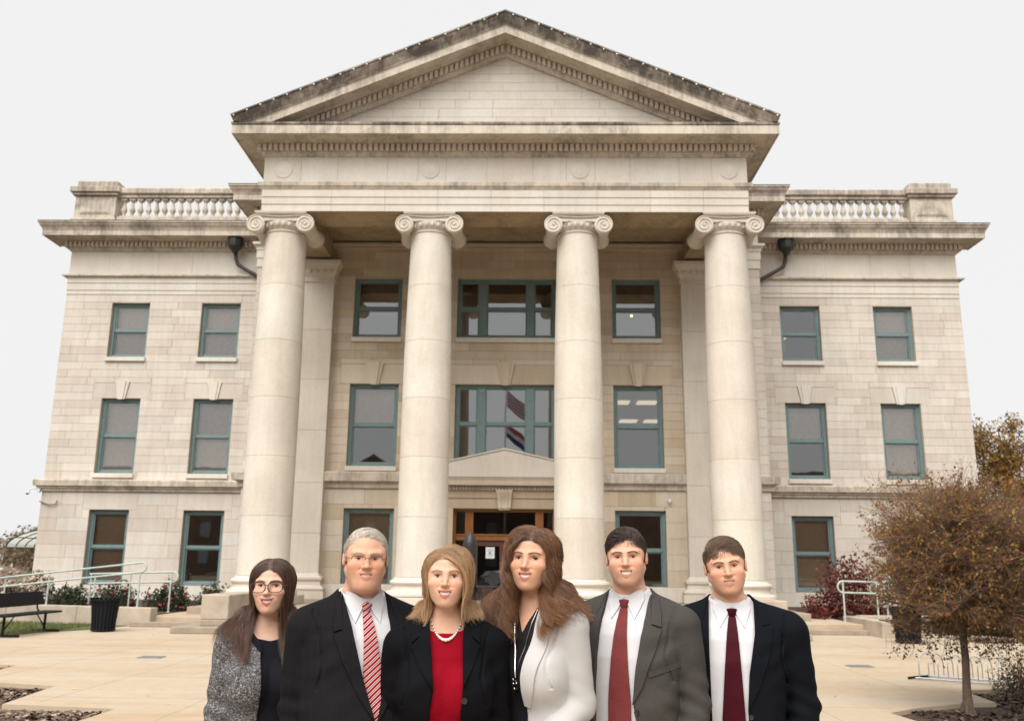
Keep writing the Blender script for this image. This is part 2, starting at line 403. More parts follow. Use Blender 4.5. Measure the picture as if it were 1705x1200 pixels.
def skin_cols(p, H, tone, hair):
    p = p.copy(); p[:, 2] = zmap(p[:, 2])
    ax = np.abs(p[:, 0]); x, y, z = p.T; b = z-H['smile']*ax*ax; op = H['open']; mw = H['mouth']
    c = np.tile(np.array(tone, f32), (len(p), 1))
    mixin = lambda c, m, col: c*(1-m[:, None])+np.array(col, f32)*m[:, None]
    front = np.clip((-y-0.03)/0.03, 0, 1)
    g = lambda cx, cz, rx, rz: np.exp(-((ax-cx)/rx)**2-((z-cz)/rz)**2)
    t = np.array(tone)
    c = mixin(c, 0.42*H['blush']*g(0.042, -0.034, 0.024, 0.02)*front, t*np.array([1.0, 0.60, 0.50]))
    c = mixin(c, 0.20*H['blush']*g(0, -0.037, 0.016, 0.012)*front, t*np.array([1.0, 0.62, 0.52]))
    c = mixin(c, 0.45*np.clip(1-np.abs(ax-0.078)/0.012, 0, 1)*(np.abs(z+0.01) < 0.04), t*np.array([0.98, 0.58, 0.48]))
    c = mixin(c, 0.35*g(0.031, -0.010, 0.016, 0.006)*front, t*np.array([0.80, 0.62, 0.56]))
    c = mixin(c, 0.8*np.exp(-((z-0.0078+9*(ax-0.031)**2)/0.0017)**2)*(np.abs(ax-0.031) < 0.0155)*front, t*np.array([0.45, 0.28, 0.22]))  # shade in the upper lid's crease, painted into the skin colour
    c = mixin(c, 0.5*g(0.031, 0.004, 0.015, 0.005)*front, t*np.array([0.70, 0.48, 0.40]))
    c = mixin(c, 0.5*np.exp(-((z+0.0075-7*(ax-0.031)**2)/0.0016)**2)*(np.abs(ax-0.031) < 0.014)*front, t*np.array([0.62, 0.42, 0.36]))  # painted shadow line below the lower lid
    if H['stubble']: c = mixin(c, H['stubble']*np.clip((-z-0.052)/0.02, 0, 1)*np.clip((0.125+z)/0.02, 0, 1)*front, t*np.array([0.66, 0.62, 0.60]))
    seg = lambda pts: np.min([np.hypot(*((np.stack([ax, b], 1)-np.array(A)-np.clip((((np.stack([ax, b], 1)-np.array(A))@(np.array(B)-np.array(A)))/np.sum((np.array(B)-np.array(A))**2)), 0, 1)[:, None]*(np.array(B)-np.array(A))).T)) for A, B in zip(pts[:-1], pts[1:])], 0)
    up = seg([(0.0275*mw, -0.0716), (0.016, -0.0680+0.0012*op), (0, -0.0664+0.0012*op)]); lo = seg([(0.0275*mw, -0.0720), (0.016, -0.0790-0.0026*op), (0, -0.0820-0.0032*op)])
    lw_ = 0.0016+0.0044*np.clip(1-(ax/(0.0275*mw))**2, 0, 1); lip = np.clip((lw_-np.minimum(up*1.15, lo))/0.0022, 0, 1)*(y < -0.07)*(ax < 0.0275*mw)
    c = mixin(c, lip*H['lipmix'], H['lip'])
    inside = np.clip((1.0-np.hypot(ax/(0.0226*mw), (b+0.0738+0.0008*op)/(0.0018+0.0040*op)))*6, 0, 1)*(y < -0.06)*(y > -0.092)
    c = mixin(c, inside, (0.06, 0.014, 0.012))
    A = np.stack([ax, z], 1); br = [(0.012, 0.0165), (0.026, 0.0205), (0.040, 0.0205), (0.050, 0.0145)]
    dist = np.min([np.hypot(*((A-np.array(P)-np.clip(((A-np.array(P))@(np.array(Q)-np.array(P)))/np.sum((np.array(Q)-np.array(P))**2), 0, 1)[:, None]*(np.array(Q)-np.array(P))).T)) for P, Q in zip(br[:-1], br[1:])], 0)
    c = mixin(c, np.clip((H['browt']*1.25-dist)/0.0026, 0, 1)*0.92*(y < -0.04), np.array(hair)*0.55)
    return c
M_SKIN, _nt, _b = mat('skin')
_a = N(_nt, 'ShaderNodeVertexColor', layer_name='tone'); _p = N(_nt, 'ShaderNodeTexCoord').outputs['Object']
_nt.links.new(mixrgb(_nt, 0.5, _a.outputs[0], ramp(_nt, noise(_nt, 60, 5, 0.6, _p), [(0.3, (0.86, 0.80, 0.78)), (0.7, (1.05, 1.04, 1.03))]), 'MULTIPLY'), _b.inputs['Base Color'])
_b.inputs['Roughness'].default_value = 0.55; _b.inputs['Specular IOR Level'].default_value = 0.36
_b.inputs['Subsurface Weight'].default_value = 0.12; _b.inputs['Subsurface Radius'].default_value = (1.0, 0.35, 0.2); _b.inputs['Subsurface Scale'].default_value = 0.006
bump(_nt, _b, noise(_nt, 220, 4, 0.65, _p), 0.22, 0.0015)
M_SCL = plain('eye_white', (0.60, 0.57, 0.54), 0.2, var=0.02); M_PUP = plain('pupil', (0.006, 0.005, 0.005), 0.1, var=0)
M_LASH = plain('eyelash', (0.018, 0.012, 0.010), 0.6, var=0); M_TEETH = plain('teeth', (0.86, 0.83, 0.77), 0.25, var=0.04, scale=90)
M_LID = plain('eyelid_rim', (0.40, 0.20, 0.155), 0.5, var=0.02)

def fabric(name, col, rough=0.85, weave=None, var=0.10, sheen=0.0, spec=0.06, bmp=0.32):
    m, nt, b = mat(name); tc = N(nt, 'ShaderNodeTexCoord').outputs['Object']
    base = ramp(nt, noise(nt, 5, 5, 0.6, tc), [(0.3, tuple(c*(1-var) for c in col)), (0.7, tuple(min(1, c*(1+var)) for c in col))])
    if weave: base = weave(nt, tc, base)
    nt.links.new(base, b.inputs['Base Color']); b.inputs['Roughness'].default_value = rough; b.inputs['Specular IOR Level'].default_value = spec
    b.inputs['Sheen Weight'].default_value = sheen*0.1; b.inputs['Sheen Roughness'].default_value = 0.5
    h = math_(nt, 'ADD', math_(nt, 'MULTIPLY', noise(nt, 22, 4, 0.55, tc, 0.5), 1.0), math_(nt, 'MULTIPLY', noise(nt, 400, 2, 0.5, tc), 0.12))
    bump(nt, b, h, bmp, 0.008); return m
def mapped(nt, tc, s, rot=(0, 0, 0)):
    mp = N(nt, 'ShaderNodeMapping'); mp.inputs['Scale'].default_value = s; mp.inputs['Rotation'].default_value = rot; nt.links.new(tc, mp.inputs['Vector']); return mp.outputs[0]
def tweed(nt, tc, base):
    a = noise(nt, 1, 3, 0.7, mapped(nt, tc, (420, 420, 60))); b_ = noise(nt, 1, 3, 0.7, mapped(nt, tc, (60, 60, 420))); c = noise(nt, 130, 3, 0.7, tc)
    f = math_(nt, 'ADD', math_(nt, 'MULTIPLY', math_(nt, 'ADD', a, b_), 0.36), math_(nt, 'MULTIPLY', c, 0.28))
    return ramp(nt, f, [(0.42, (0.022, 0.022, 0.026)), (0.52, (0.12, 0.118, 0.122)), (0.63, (0.52, 0.50, 0.50))])
def pin(nt, tc, base):
    w = N(nt, 'ShaderNodeTexWave', wave_type='BANDS', bands_direction='X'); w.inputs['Scale'].default_value = 17; nt.links.new(tc, w.inputs['Vector'])
    return mixrgb(nt, ramp(nt, w.outputs['Fac'], [(0.965, (0, 0, 0)), (1.0, (0.05, 0.05, 0.05))]), base, (0.055, 0.055, 0.06, 1))
def mel(nt, tc, base):
    return mixrgb(nt, 0.45, base, ramp(nt, noise(nt, 1, 3, 0.7, mapped(nt, tc, (500, 500, 90))), [(0.3, (0.55, 0.55, 0.55)), (0.7, (1.25, 1.22, 1.2))]), 'MULTIPLY')
def stripes(nt, tc, base):
    w = N(nt, 'ShaderNodeTexWave', wave_type='BANDS', bands_direction='X'); w.inputs['Scale'].default_value = 21
    nt.links.new(mapped(nt, tc, (1, 0.3, 1), (0, R(-52), 0)), w.inputs['Vector'])
    return ramp(nt, w.outputs['Fac'], [(0.0, (0.24, 0.008, 0.016)), (0.52, (0.24, 0.008, 0.016)), (0.58, (0.72, 0.66, 0.64)), (0.86, (0.72, 0.66, 0.64)), (0.92, (0.24, 0.008, 0.016))])
def dots(nt, tc, base):
    w = N(nt, 'ShaderNodeTexVoronoi'); w.inputs['Scale'].default_value = 190; w.inputs['Randomness'].default_value = 0.1; nt.links.new(tc, w.inputs['Vector'])
    return mixrgb(nt, ramp(nt, w.outputs['Distance'], [(0.2, (0.5, 0.5, 0.5)), (0.35, (0, 0, 0))]), base, (0.42, 0.17, 0.16, 1))
M_HAIR = {}
def hair_mat(name, c0, c1, rough=0.38):
    m, nt, b = mat(name)
    ci = N(nt, 'ShaderNodeHairInfo'); al = N(nt, 'ShaderNodeAttribute', attribute_name='lock'); f = math_(nt, 'ADD', math_(nt, 'MULTIPLY', ci.outputs['Random'], 0.3), math_(nt, 'MULTIPLY', al.outputs['Fac'], 0.7))
    base = ramp(nt, f, [(0.0, c0), (1.0, c1)])
    at_ = N(nt, 'ShaderNodeVertexColor', layer_name='tone')
    nt.links.new(base, b.inputs['Base Color']); b.inputs['Roughness'].default_value = rough; b.inputs['Specular IOR Level'].default_value = 0.5
    nt.nodes.remove(at_); return m

def interp(z, tab, j):
    t = np.asarray(tab, f32); return np.interp(z, t[:, 0], t[:, j]).astype(f32)

# ---- torso: elliptic sections (height, half width, half depth, centre y), heights for an eye level of 1.64 m
TM = [(0.0, .13, .10, .02), (0.70, .185, .135, .01), (0.86, .186, .140, .01), (0.98, .180, .136, .008), (1.06, .172, .128, .006), (1.18, .182, .128, .004), (1.28, .190, .126, .006), (1.36, .184, .114, .010), (1.41, .160, .098, .016), (1.45, .110, .076, .024), (1.49, .062, .056, .030), (1.6, .03, .03, .03)]
TF = [(0.0, .13, .10, .02), (0.70, .180, .130, .012), (0.88, .178, .130, .012), (0.98, .160, .114, .010), (1.08, .138, .100, .008), (1.18, .146, .102, .008), (1.28, .156, .104, .010), (1.36, .152, .096, .014), (1.42, .128, .080, .018), (1.46, .085, .064, .024), (1.50, .050, .050, .028), (1.6, .03, .03, .03)]
def make_torso(B):
    tab = TF if B['sex'] == 'f' else TM; u = B['u']; w, dp = B['w'], B['d']
    def T(p, arms=True, grow=0.0):
        z = p[2]/u; x, y = p[0], p[1]
        a, b, c = interp(z, tab, 1)*w, interp(z, tab, 2)*dp, interp(z, tab, 3)
        if B['belly']: b = b+B['belly']*np.exp(-((z-1.04)/0.16)**2); c = c-0.8*B['belly']*np.exp(-((z-1.04)/0.16)**2); a = a+0.5*B['belly']*np.exp(-((z-1.04)/0.18)**2)
        e = 2.35; r = ((np.abs(x)/a)**e+(np.abs(y-c)/b)**e)**(1/e)
        d = (r-1)*np.minimum(a, b)*0.92
        ax = [np.abs(x), y, p[2]]; s = B['sh']
        d = np.maximum(d, p[2]-1.50*u)
        d = smin(d, cap(ax, (0.025, 0.030, 1.462*u), (s+0.002, 0.012, 1.404*u-B['drop']), 0.046, 0.043), 0.04)
        if B['bust']: d = smin(d, ell(ax, (0.072*w, -0.078*dp, 1.235*u), (0.068, 0.058*B['bust'], 0.068)), 0.05)
        if arms:
            for k, sg in ((0, -1), (1, 1)):
                S0, El, Wr = B['arm'][k]; q = p
                ar = B['ar']
                c1 = cap(q, S0, El, 0.049*ar, 0.037*ar); c2 = cap(q, El, Wr, 0.037*ar, 0.028*ar)
                d = smin(d, smin(c1, c2, 0.02), 0.007)
        return d-grow
    return T
def wrinkle(p, B, amp=0.0035):
    x, y, z = p; s = B['seed']
    w = np.sin(31*z+17*np.abs(x)+5*np.sin(9*y+s)+s)*np.sin(13*x-19*z+s*2)*0.6+np.sin(47*z-23*x+11*y+s*3)*0.4
    m = 0
    for S0, El, Wr in B['arm']:
        t = np.exp(-(((x-El[0])**2+(y-El[1])**2+(z-El[2])**2)/0.014)); m = m+t*np.sin(95*z+40*x+22*y+s)*0.9
        m = m+0.55*np.exp(-(((x-S0[0]*0.82)**2+(z-S0[2]+0.10)**2)/0.006))*np.sin(70*z-55*x+s)
    u = B['u']; zz = z/u; xs_ = B['sh']-0.004-0.030*np.clip((1.44-zz)/0.22, 0, 1)**0.6*(1-np.clip((1.30-zz)/0.12, 0, 1))
    seam = np.exp(-((np.abs(x)-xs_)/0.0042)**2)*(zz > 1.20)*(zz < 1.46)
    return amp*(w*0.6+m)+0.0055*seam
def front_y(fn, xs, zs, y0=-0.42, n=48):
    y = np.full(len(xs), y0, f32)
    for _ in range(n): y = y+0.85*np.clip(fn([np.asarray(xs, f32), y, np.asarray(zs, f32)]), -0.02, 0.06)
    return y
def inside_poly(x, z, poly):
    c = np.zeros(x.shape, bool); n = len(poly)
    for i in range(n):
        (x0, z0), (x1, z1) = poly[i], poly[(i+1) % n]
        if abs(z1-z0) < 1e-9: continue
        c ^= ((z0 > z) != (z1 > z)) & (x < (x1-x0)*(z-z0)/(z1-z0)+x0)
    return c
def poly_dist(x, z, poly):
    d = np.full(x.shape, 9.0, f32); n = len(poly)
    for i in range(n):
        (x0, z0), (x1, z1) = poly[i], poly[(i+1) % n]; ex, ez = x1-x0, z1-z0
        t = np.clip(((x-x0)*ex+(z-z0)*ez)/(ex*ex+ez*ez+1e-12), 0, 1); d = np.minimum(d, np.hypot(x-x0-ex*t, z-z0-ez*t))
    return np.where(inside_poly(x, z, poly), -d, d)
def decal(name, fn, poly, m, parent, off=0.004, th=0.004, step=0.012, bulge=None):
    """a piece of cloth cut to a polygon seen from the front and laid on the surface fn = 0"""
    P = np.array(poly); x0, z0 = P.min(0); x1, z1 = P.max(0); bm = bmesh.new(); vs = {}; cells = []
    def vert(x, z):
        k = (round(x, 5), round(z, 5))
        if k not in vs: vs[k] = len(vs)
        return vs[k]
    for i in range(int((x1-x0)/step)+1):
        for j in range(int((z1-z0)/step)+1):
            a, c = x0+i*step, z0+j*step; q = list(map(tuple, poly))
            for f in (lambda v: v[0]-a, lambda v: a+step-v[0], lambda v: v[1]-c, lambda v: c+step-v[1]):
                q = clip_f(q, f)
                if len(q) < 3: break
            if len(q) >= 3:
                ids = []
                for v in q:
                    k = vert(*v)
                    if not ids or (k != ids[-1] and k != ids[0]): ids.append(k)
                if len(ids) >= 3: cells.append(ids)
    K = np.array(list(vs.keys()), f32); y = front_y(fn, K[:, 0], K[:, 1])-off
    if bulge is not None: y = y-bulge(K[:, 0], K[:, 1])
    cells = [f for f in cells if max(y[i] for i in f) < 0.045 and max(y[i] for i in f)-min(y[i] for i in f) < 0.022]
    par = list(range(len(K)))                                          # keep the one connected piece
    def find(i):
        while par[i] != i: par[i] = par[par[i]]; i = par[i]
        return i
    for f in cells:
        for i in f[1:]: par[find(i)] = find(f[0])
    cnt = {}
    for f in cells: cnt[find(f[0])] = cnt.get(find(f[0]), 0)+1
    big = max(cnt, key=cnt.get); cells = [f for f in cells if find(f[0]) == big]
    us = sorted({i for f in cells for i in f}); re_ = {k: i for i, k in enumerate(us)}; K = K[us]; y = y[us]; cells = [[re_[i] for i in f] for f in cells]
    n = len(K); V = [(K[i, 0], y[i], K[i, 1]) for i in range(n)]+[(K[i, 0], y[i]+th, K[i, 1]) for i in range(n)]
    b = MB(); b.v = V; ed = {}
    for f in cells:
        for i in range(len(f)):
            e = (f[i], f[(i+1) % len(f)]); ed[e] = ed.get(e, 0)+1
    fs = [tuple(f) for f in cells]+[tuple(i+n for i in f[::-1]) for f in cells]
    fs += [(a, a+n, c+n, c) for (a, c) in ed if (c, a) not in ed]
    b.f = fs
    return b.build(name, m, parent, smooth=50)
def clip_f(poly, fn):
    o = []
    for i in range(len(poly)):
        a, b_ = poly[i], poly[(i+1) % len(poly)]; fa, fb = fn(a), fn(b_)
        if fa >= -1e-9: o.append(a)
        if fa*fb < -1e-18: t = fa/(fa-fb); o.append((a[0]+(b_[0]-a[0])*t, a[1]+(b_[1]-a[1])*t))
    return o
def curves_obj(name, P, rad, m, parent, lock=None):
    n, k = P.shape[:2]; cu = bpy.data.hair_curves.new(name); cu.add_curves([k]*n)
    cu.attributes['position'].data.foreach_set('vector', np.ascontiguousarray(P, f32).ravel())
    ra = cu.attributes.get('radius') or cu.attributes.new('radius', 'FLOAT', 'POINT')
    ra.data.foreach_set('value', np.ascontiguousarray(np.broadcast_to(rad, (n, k)), f32).ravel())
    if lock is not None: cu.attributes.new('lock', 'FLOAT', 'POINT').data.foreach_set('value', np.ascontiguousarray(np.broadcast_to(lock, (n, k)), f32).ravel())
    cu.materials.append(m); o = bpy.data.objects.new(name, cu); COL.objects.link(o); o.parent = parent; return o
def grad(fn, p, e=0.002):
    g = np.stack([fn([p[:, 0]+e, p[:, 1], p[:, 2]])-fn([p[:, 0]-e, p[:, 1], p[:, 2]]), fn([p[:, 0], p[:, 1]+e, p[:, 2]])-fn([p[:, 0], p[:, 1]-e, p[:, 2]]), fn([p[:, 0], p[:, 1], p[:, 2]+e])-fn([p[:, 0], p[:, 1], p[:, 2]-e])], 1)
    return g/(np.linalg.norm(g, axis=1, keepdims=True)+1e-9)

HEAD0 = dict(wide=1.0, jaw=1.0, mouth=1.0, smile=9.0, open=1.0, cheek=1.0, brow=1.0, nose=1.0, fold=1.0, ears=True, chin2=0, blush=1.0, stubble=0.0, lip=(0.42, 0.13, 0.11), lipmix=0.75, browt=0.0036)
# ================================================================== the courthouse
F = -7.655          # face of the portico entablature
PV = -2.85          # face of the pavilion wall behind the columns
FLOOR = 0.45        # portico floor
GND = 0.24          # landing and planting beds
WX, PX, EX = 17.55, 9.1, 7.60
house = thing('courthouse', (0, 0, 0), 'pale limestone courthouse with a four-columned portico, pediment and balustraded wings', 'courthouse')
M_WOOD, _nt, _b = mat('varnished_door_wood')
_p = world_pos(_nt, 9, 9, 0.7)
_nt.links.new(ramp(_nt, noise(_nt, 3, 6, 0.6, _p, 0.4), [(0.3, (0.17, 0.058, 0.014)), (0.7, (0.30, 0.115, 0.028))]), _b.inputs['Base Color'])
_b.inputs['Roughness'].default_value = 0.38
M_LEAF = plain('red_brown_door_panel', (0.085, 0.030, 0.018), 0.45, scale=5, var=0.25)

STONES = []          # (area, name, mesh spec, material, wall) - the 300 that show largest become objects of their own
def stone(wall, m, x0, x1, z0, z1, Y, proud=0.0, depth=0.07, gap=0.0036):
    STONES.append(((x1-x0)*(z1-z0), wall, m, x0+gap, x1-gap, z0+gap, z1-gap, Y-proud, depth))
SLABS = {}
def slab_mb(w, h, d, c=0.004):
    b = MB()
    vs = [(-w/2, d, -h/2), (w/2, d, -h/2), (w/2, d, h/2), (-w/2, d, h/2),
          (-w/2, c, -h/2), (w/2, c, -h/2), (w/2, c, h/2), (-w/2, c, h/2),
          (-w/2+c, 0, -h/2+c), (w/2-c, 0, -h/2+c), (w/2-c, 0, h/2-c), (-w/2+c, 0, h/2-c)]
    fs = [(8, 9, 10, 11)]
    for i in range(4):
        j = (i+1) % 4; fs += [(i, j, 4+j, 4+i), (4+i, 4+j, 8+j, 8+i)]
    b.add(vs, fs); return b
def flush_stones(limit=300):
    STONES.sort(key=lambda q: -q[0])
    rest = {}
    for i, (a, wall, m, x0, x1, z0, z1, Y, d) in enumerate(STONES):
        if i < limit:
            key = (round(x1-x0, 2), round(z1-z0, 3), d)
            if key not in SLABS:
                SLABS[key] = {}
            if m.name not in SLABS[key]:
                SLABS[key][m.name] = slab_mb(key[0] if abs(key[0]-(x1-x0)) < 0.011 else x1-x0, z1-z0, d).mesh('stone', fix=False)
            o = link('stone', SLABS[key][m.name], m, wall); o.location = ((x0+x1)/2, Y, (z0+z1)/2)
        else:
            b = rest.setdefault((wall.name, m.name), (MB(), wall, m))[0]
            q = slab_mb(x1-x0, z1-z0, d)
            b.add([(x+(x0+x1)/2, y+Y, z+(z0+z1)/2) for x, y, z in q.v], q.f)
    for (b, wall, m) in rest.values():
        b.build('stone', m, wall, fix=False, kind='stuff')
def ashlar(wall, m, x0, x1, levels, openings, Y, length, seed):
    rg = random.Random(seed)
    for z0, z1 in zip(levels[:-1], levels[1:]):
        iv = [(x0, x1)]
        cuts = []
        for ox0, ox1, oz0, oz1 in openings:
            if oz0 < z1-0.01 and oz1 > z0+0.01:
                if oz0 <= z0+0.011 and oz1 >= z1-0.011: iv = sub(iv, (ox0, ox1))
                else: cuts.append((ox0, ox1, oz0, oz1))
        off = rg.uniform(0, length)
        for a, b in iv:
            x = a
            brk = [a]
            x = a-off if a == x0 else a-rg.uniform(0.2, 0.8)*length*0.0
            while True:
                x += length*rg.uniform(0.72, 1.3)
                if x >= b-0.32: break
                if x > a+0.32: brk.append(x)
            brk.append(b)
            for p, q in zip(brk[:-1], brk[1:]):
                pieces = [(p, q, z0, z1)]
                for ox0, ox1, oz0, oz1 in cuts:
                    new = []
                    for (c0, c1, d0, d1) in pieces:
                        if ox1 <= c0 or ox0 >= c1: new.append((c0, c1, d0, d1)); continue
                        if c0 < ox0: new.append((c0, ox0, d0, d1))
                        if c1 > ox1: new.append((ox1, c1, d0, d1))
                        m0, m1 = max(c0, ox0), min(c1, ox1)
                        if oz0 > d0+0.03: new.append((m0, m1, d0, oz0))
                        if oz1 < d1-0.03: new.append((m0, m1, oz1, d1))
                    pieces = new
                for c0, c1, d0, d1 in pieces:
                    if c1-c0 > 0.04: stone(wall, m, c0, c1, d0, d1, Y+rg.uniform(-0.003, 0.003))
def core(name, x0, x1, z0, z1, y0, y1, openings, m, parent):
    b = MB()
    zs = sorted({z0, z1, *[o[2] for o in openings], *[o[3] for o in openings]})
    for a, c in zip(zs[:-1], zs[1:]):
        iv = [(x0, x1)]
        for ox0, ox1, oz0, oz1 in openings:
            if oz0 <= a+1e-6 and oz1 >= c-1e-6: iv = sub(iv, (ox0, ox1))
        for p, q in iv:
            b.add([(p, y0, a), (q, y0, a), (q, y0, c), (p, y0, c), (p, y1, a), (q, y1, a), (q, y1, c), (p, y1, c)],
                  [(0, 1, 2, 3), (7, 6, 5, 4)]
                  + [(0, 3, 7, 4), (1, 5, 6, 2)])
        # horizontal faces only at the openings' heads and sills and at the ends
    for ox0, ox1, oz0, oz1 in openings:
        b.add([(ox0, y0, oz0), (ox1, y0, oz0), (ox1, y1, oz0), (ox0, y1, oz0)], [(0, 1, 2, 3)])
        b.add([(ox0, y0, oz1), (ox1, y0, oz1), (ox1, y1, oz1), (ox0, y1, oz1)], [(3, 2, 1, 0)])
    b.add([(x0, y0, z1), (x1, y0, z1), (x1, y1, z1), (x0, y1, z1)], [(0, 1, 2, 3)])
    return b.build(name, m, parent, fix=False)

# ---- windows
def win_frame(x0, x1, z0, z1, Y, mull=(), rail=None, ft=0.12):
    b = MB(); yf = Y+0.17; d = 0.16
    b.cbox(x0, x0+ft, yf, yf+d, z0, z1, 0.008); b.cbox(x1-ft, x1, yf, yf+d, z0, z1, 0.008)
    b.cbox(x0+ft, x1-ft, yf+0.003, yf+d, z1-ft, z1, 0.008); b.cbox(x0+ft, x1-ft, yf+0.003, yf+d, z0, z0+ft*1.05, 0.008)
    for a, c in mull: b.cbox(a, c, yf-0.01, yf+d, z0+ft, z1-ft, 0.01)
    zr = rail if rail else (z0+z1)/2
    xs = [x0+ft]+[q for ac in mull for q in ac]+[x1-ft]
    cells = list(zip(xs[0::2], xs[1::2]))
    for a, c in cells:
        b.cbox(a, c, yf+0.03, yf+d-0.01, zr-0.045, zr+0.045, 0.006)
        for zz0, zz1, yy in ((zr+0.045, z1-ft, 0.04), (z0+ft*1.05, zr-0.045, 0.07)):     # the two sashes' stiles
            for q0, q1 in ((a, a+0.045), (c-0.045, c)): b.box(q0, q1, yf+yy, yf+d-0.02, zz0, zz1)
            b.box(a+0.045, c-0.045, yf+yy+0.002, yf+d-0.02, zz1-0.04, zz1); b.box(a+0.045, c-0.045, yf+yy+0.002, yf+d-0.02, zz0, zz0+0.045)
    return b, cells, zr, ft
def blind_mb(w, h, pitch=0.075, tilt=0.9):
    b = MB(); n = int(h/pitch)
    for i in range(n):
        z = -i*pitch; dy = pitch*0.42; dz = pitch*0.62
        b.add([(0, -dy, z), (w, -dy, z), (w, dy, z-dz*tilt*1.7), (0, dy, z-dz*tilt*1.7)], [(0, 1, 2, 3)])
    return b
BL = {}
def window(x0, x1, z0, z1, Y, blind=1.0, mull=(), rail=None, sill=True, m_blind=None, shade=0.0, glass=None, ft=0.12, name='window'):
    b, cells, zr, ft = win_frame(x0, x1, z0, z1, Y, mull, rail, ft)
    w = b.build(name, M_TEAL, house)
    for a, c in cells:
        for q0, q1, yy in ((zr+0.045, z1-ft, 0.24), (z0+ft, zr-0.045, 0.27)):
            g = MB(); g.add([(a+0.02, Y+yy, q0), (c-0.02, Y+yy, q0), (c-0.02, Y+yy, q1), (a+0.02, Y+yy, q1)], [(0, 1, 2, 3)])
            g.build('pane', glass or M_GLASS, w)
        if blind > 0:
            h = (z1-z0-2*ft)*blind; key = (round(c-a, 2), round(h, 2))
            if key not in BL: BL[key] = blind_mb(c-a-0.03, h).mesh('blind', fix=False)
            me = BL[key]; o = link('blind', me.copy() if m_blind else me, m_blind or M_BLIND, w); o.location = (a+0.015, Y+0.40, z1-ft)
        if shade > 0:
            g = MB(); g.box(a, c, Y+0.36, Y+0.37, z1-ft-(z1-z0-2*ft)*shade, z1-ft); g.build('roller_shade', M_SHADE, w)
    if sill:
        g = MB(); g.cbox(x0-0.03, x1+0.03, Y-0.09, Y+0.16, z0-0.17, z0-0.004, 0.012); g.build('sill', MF, w)
    return w

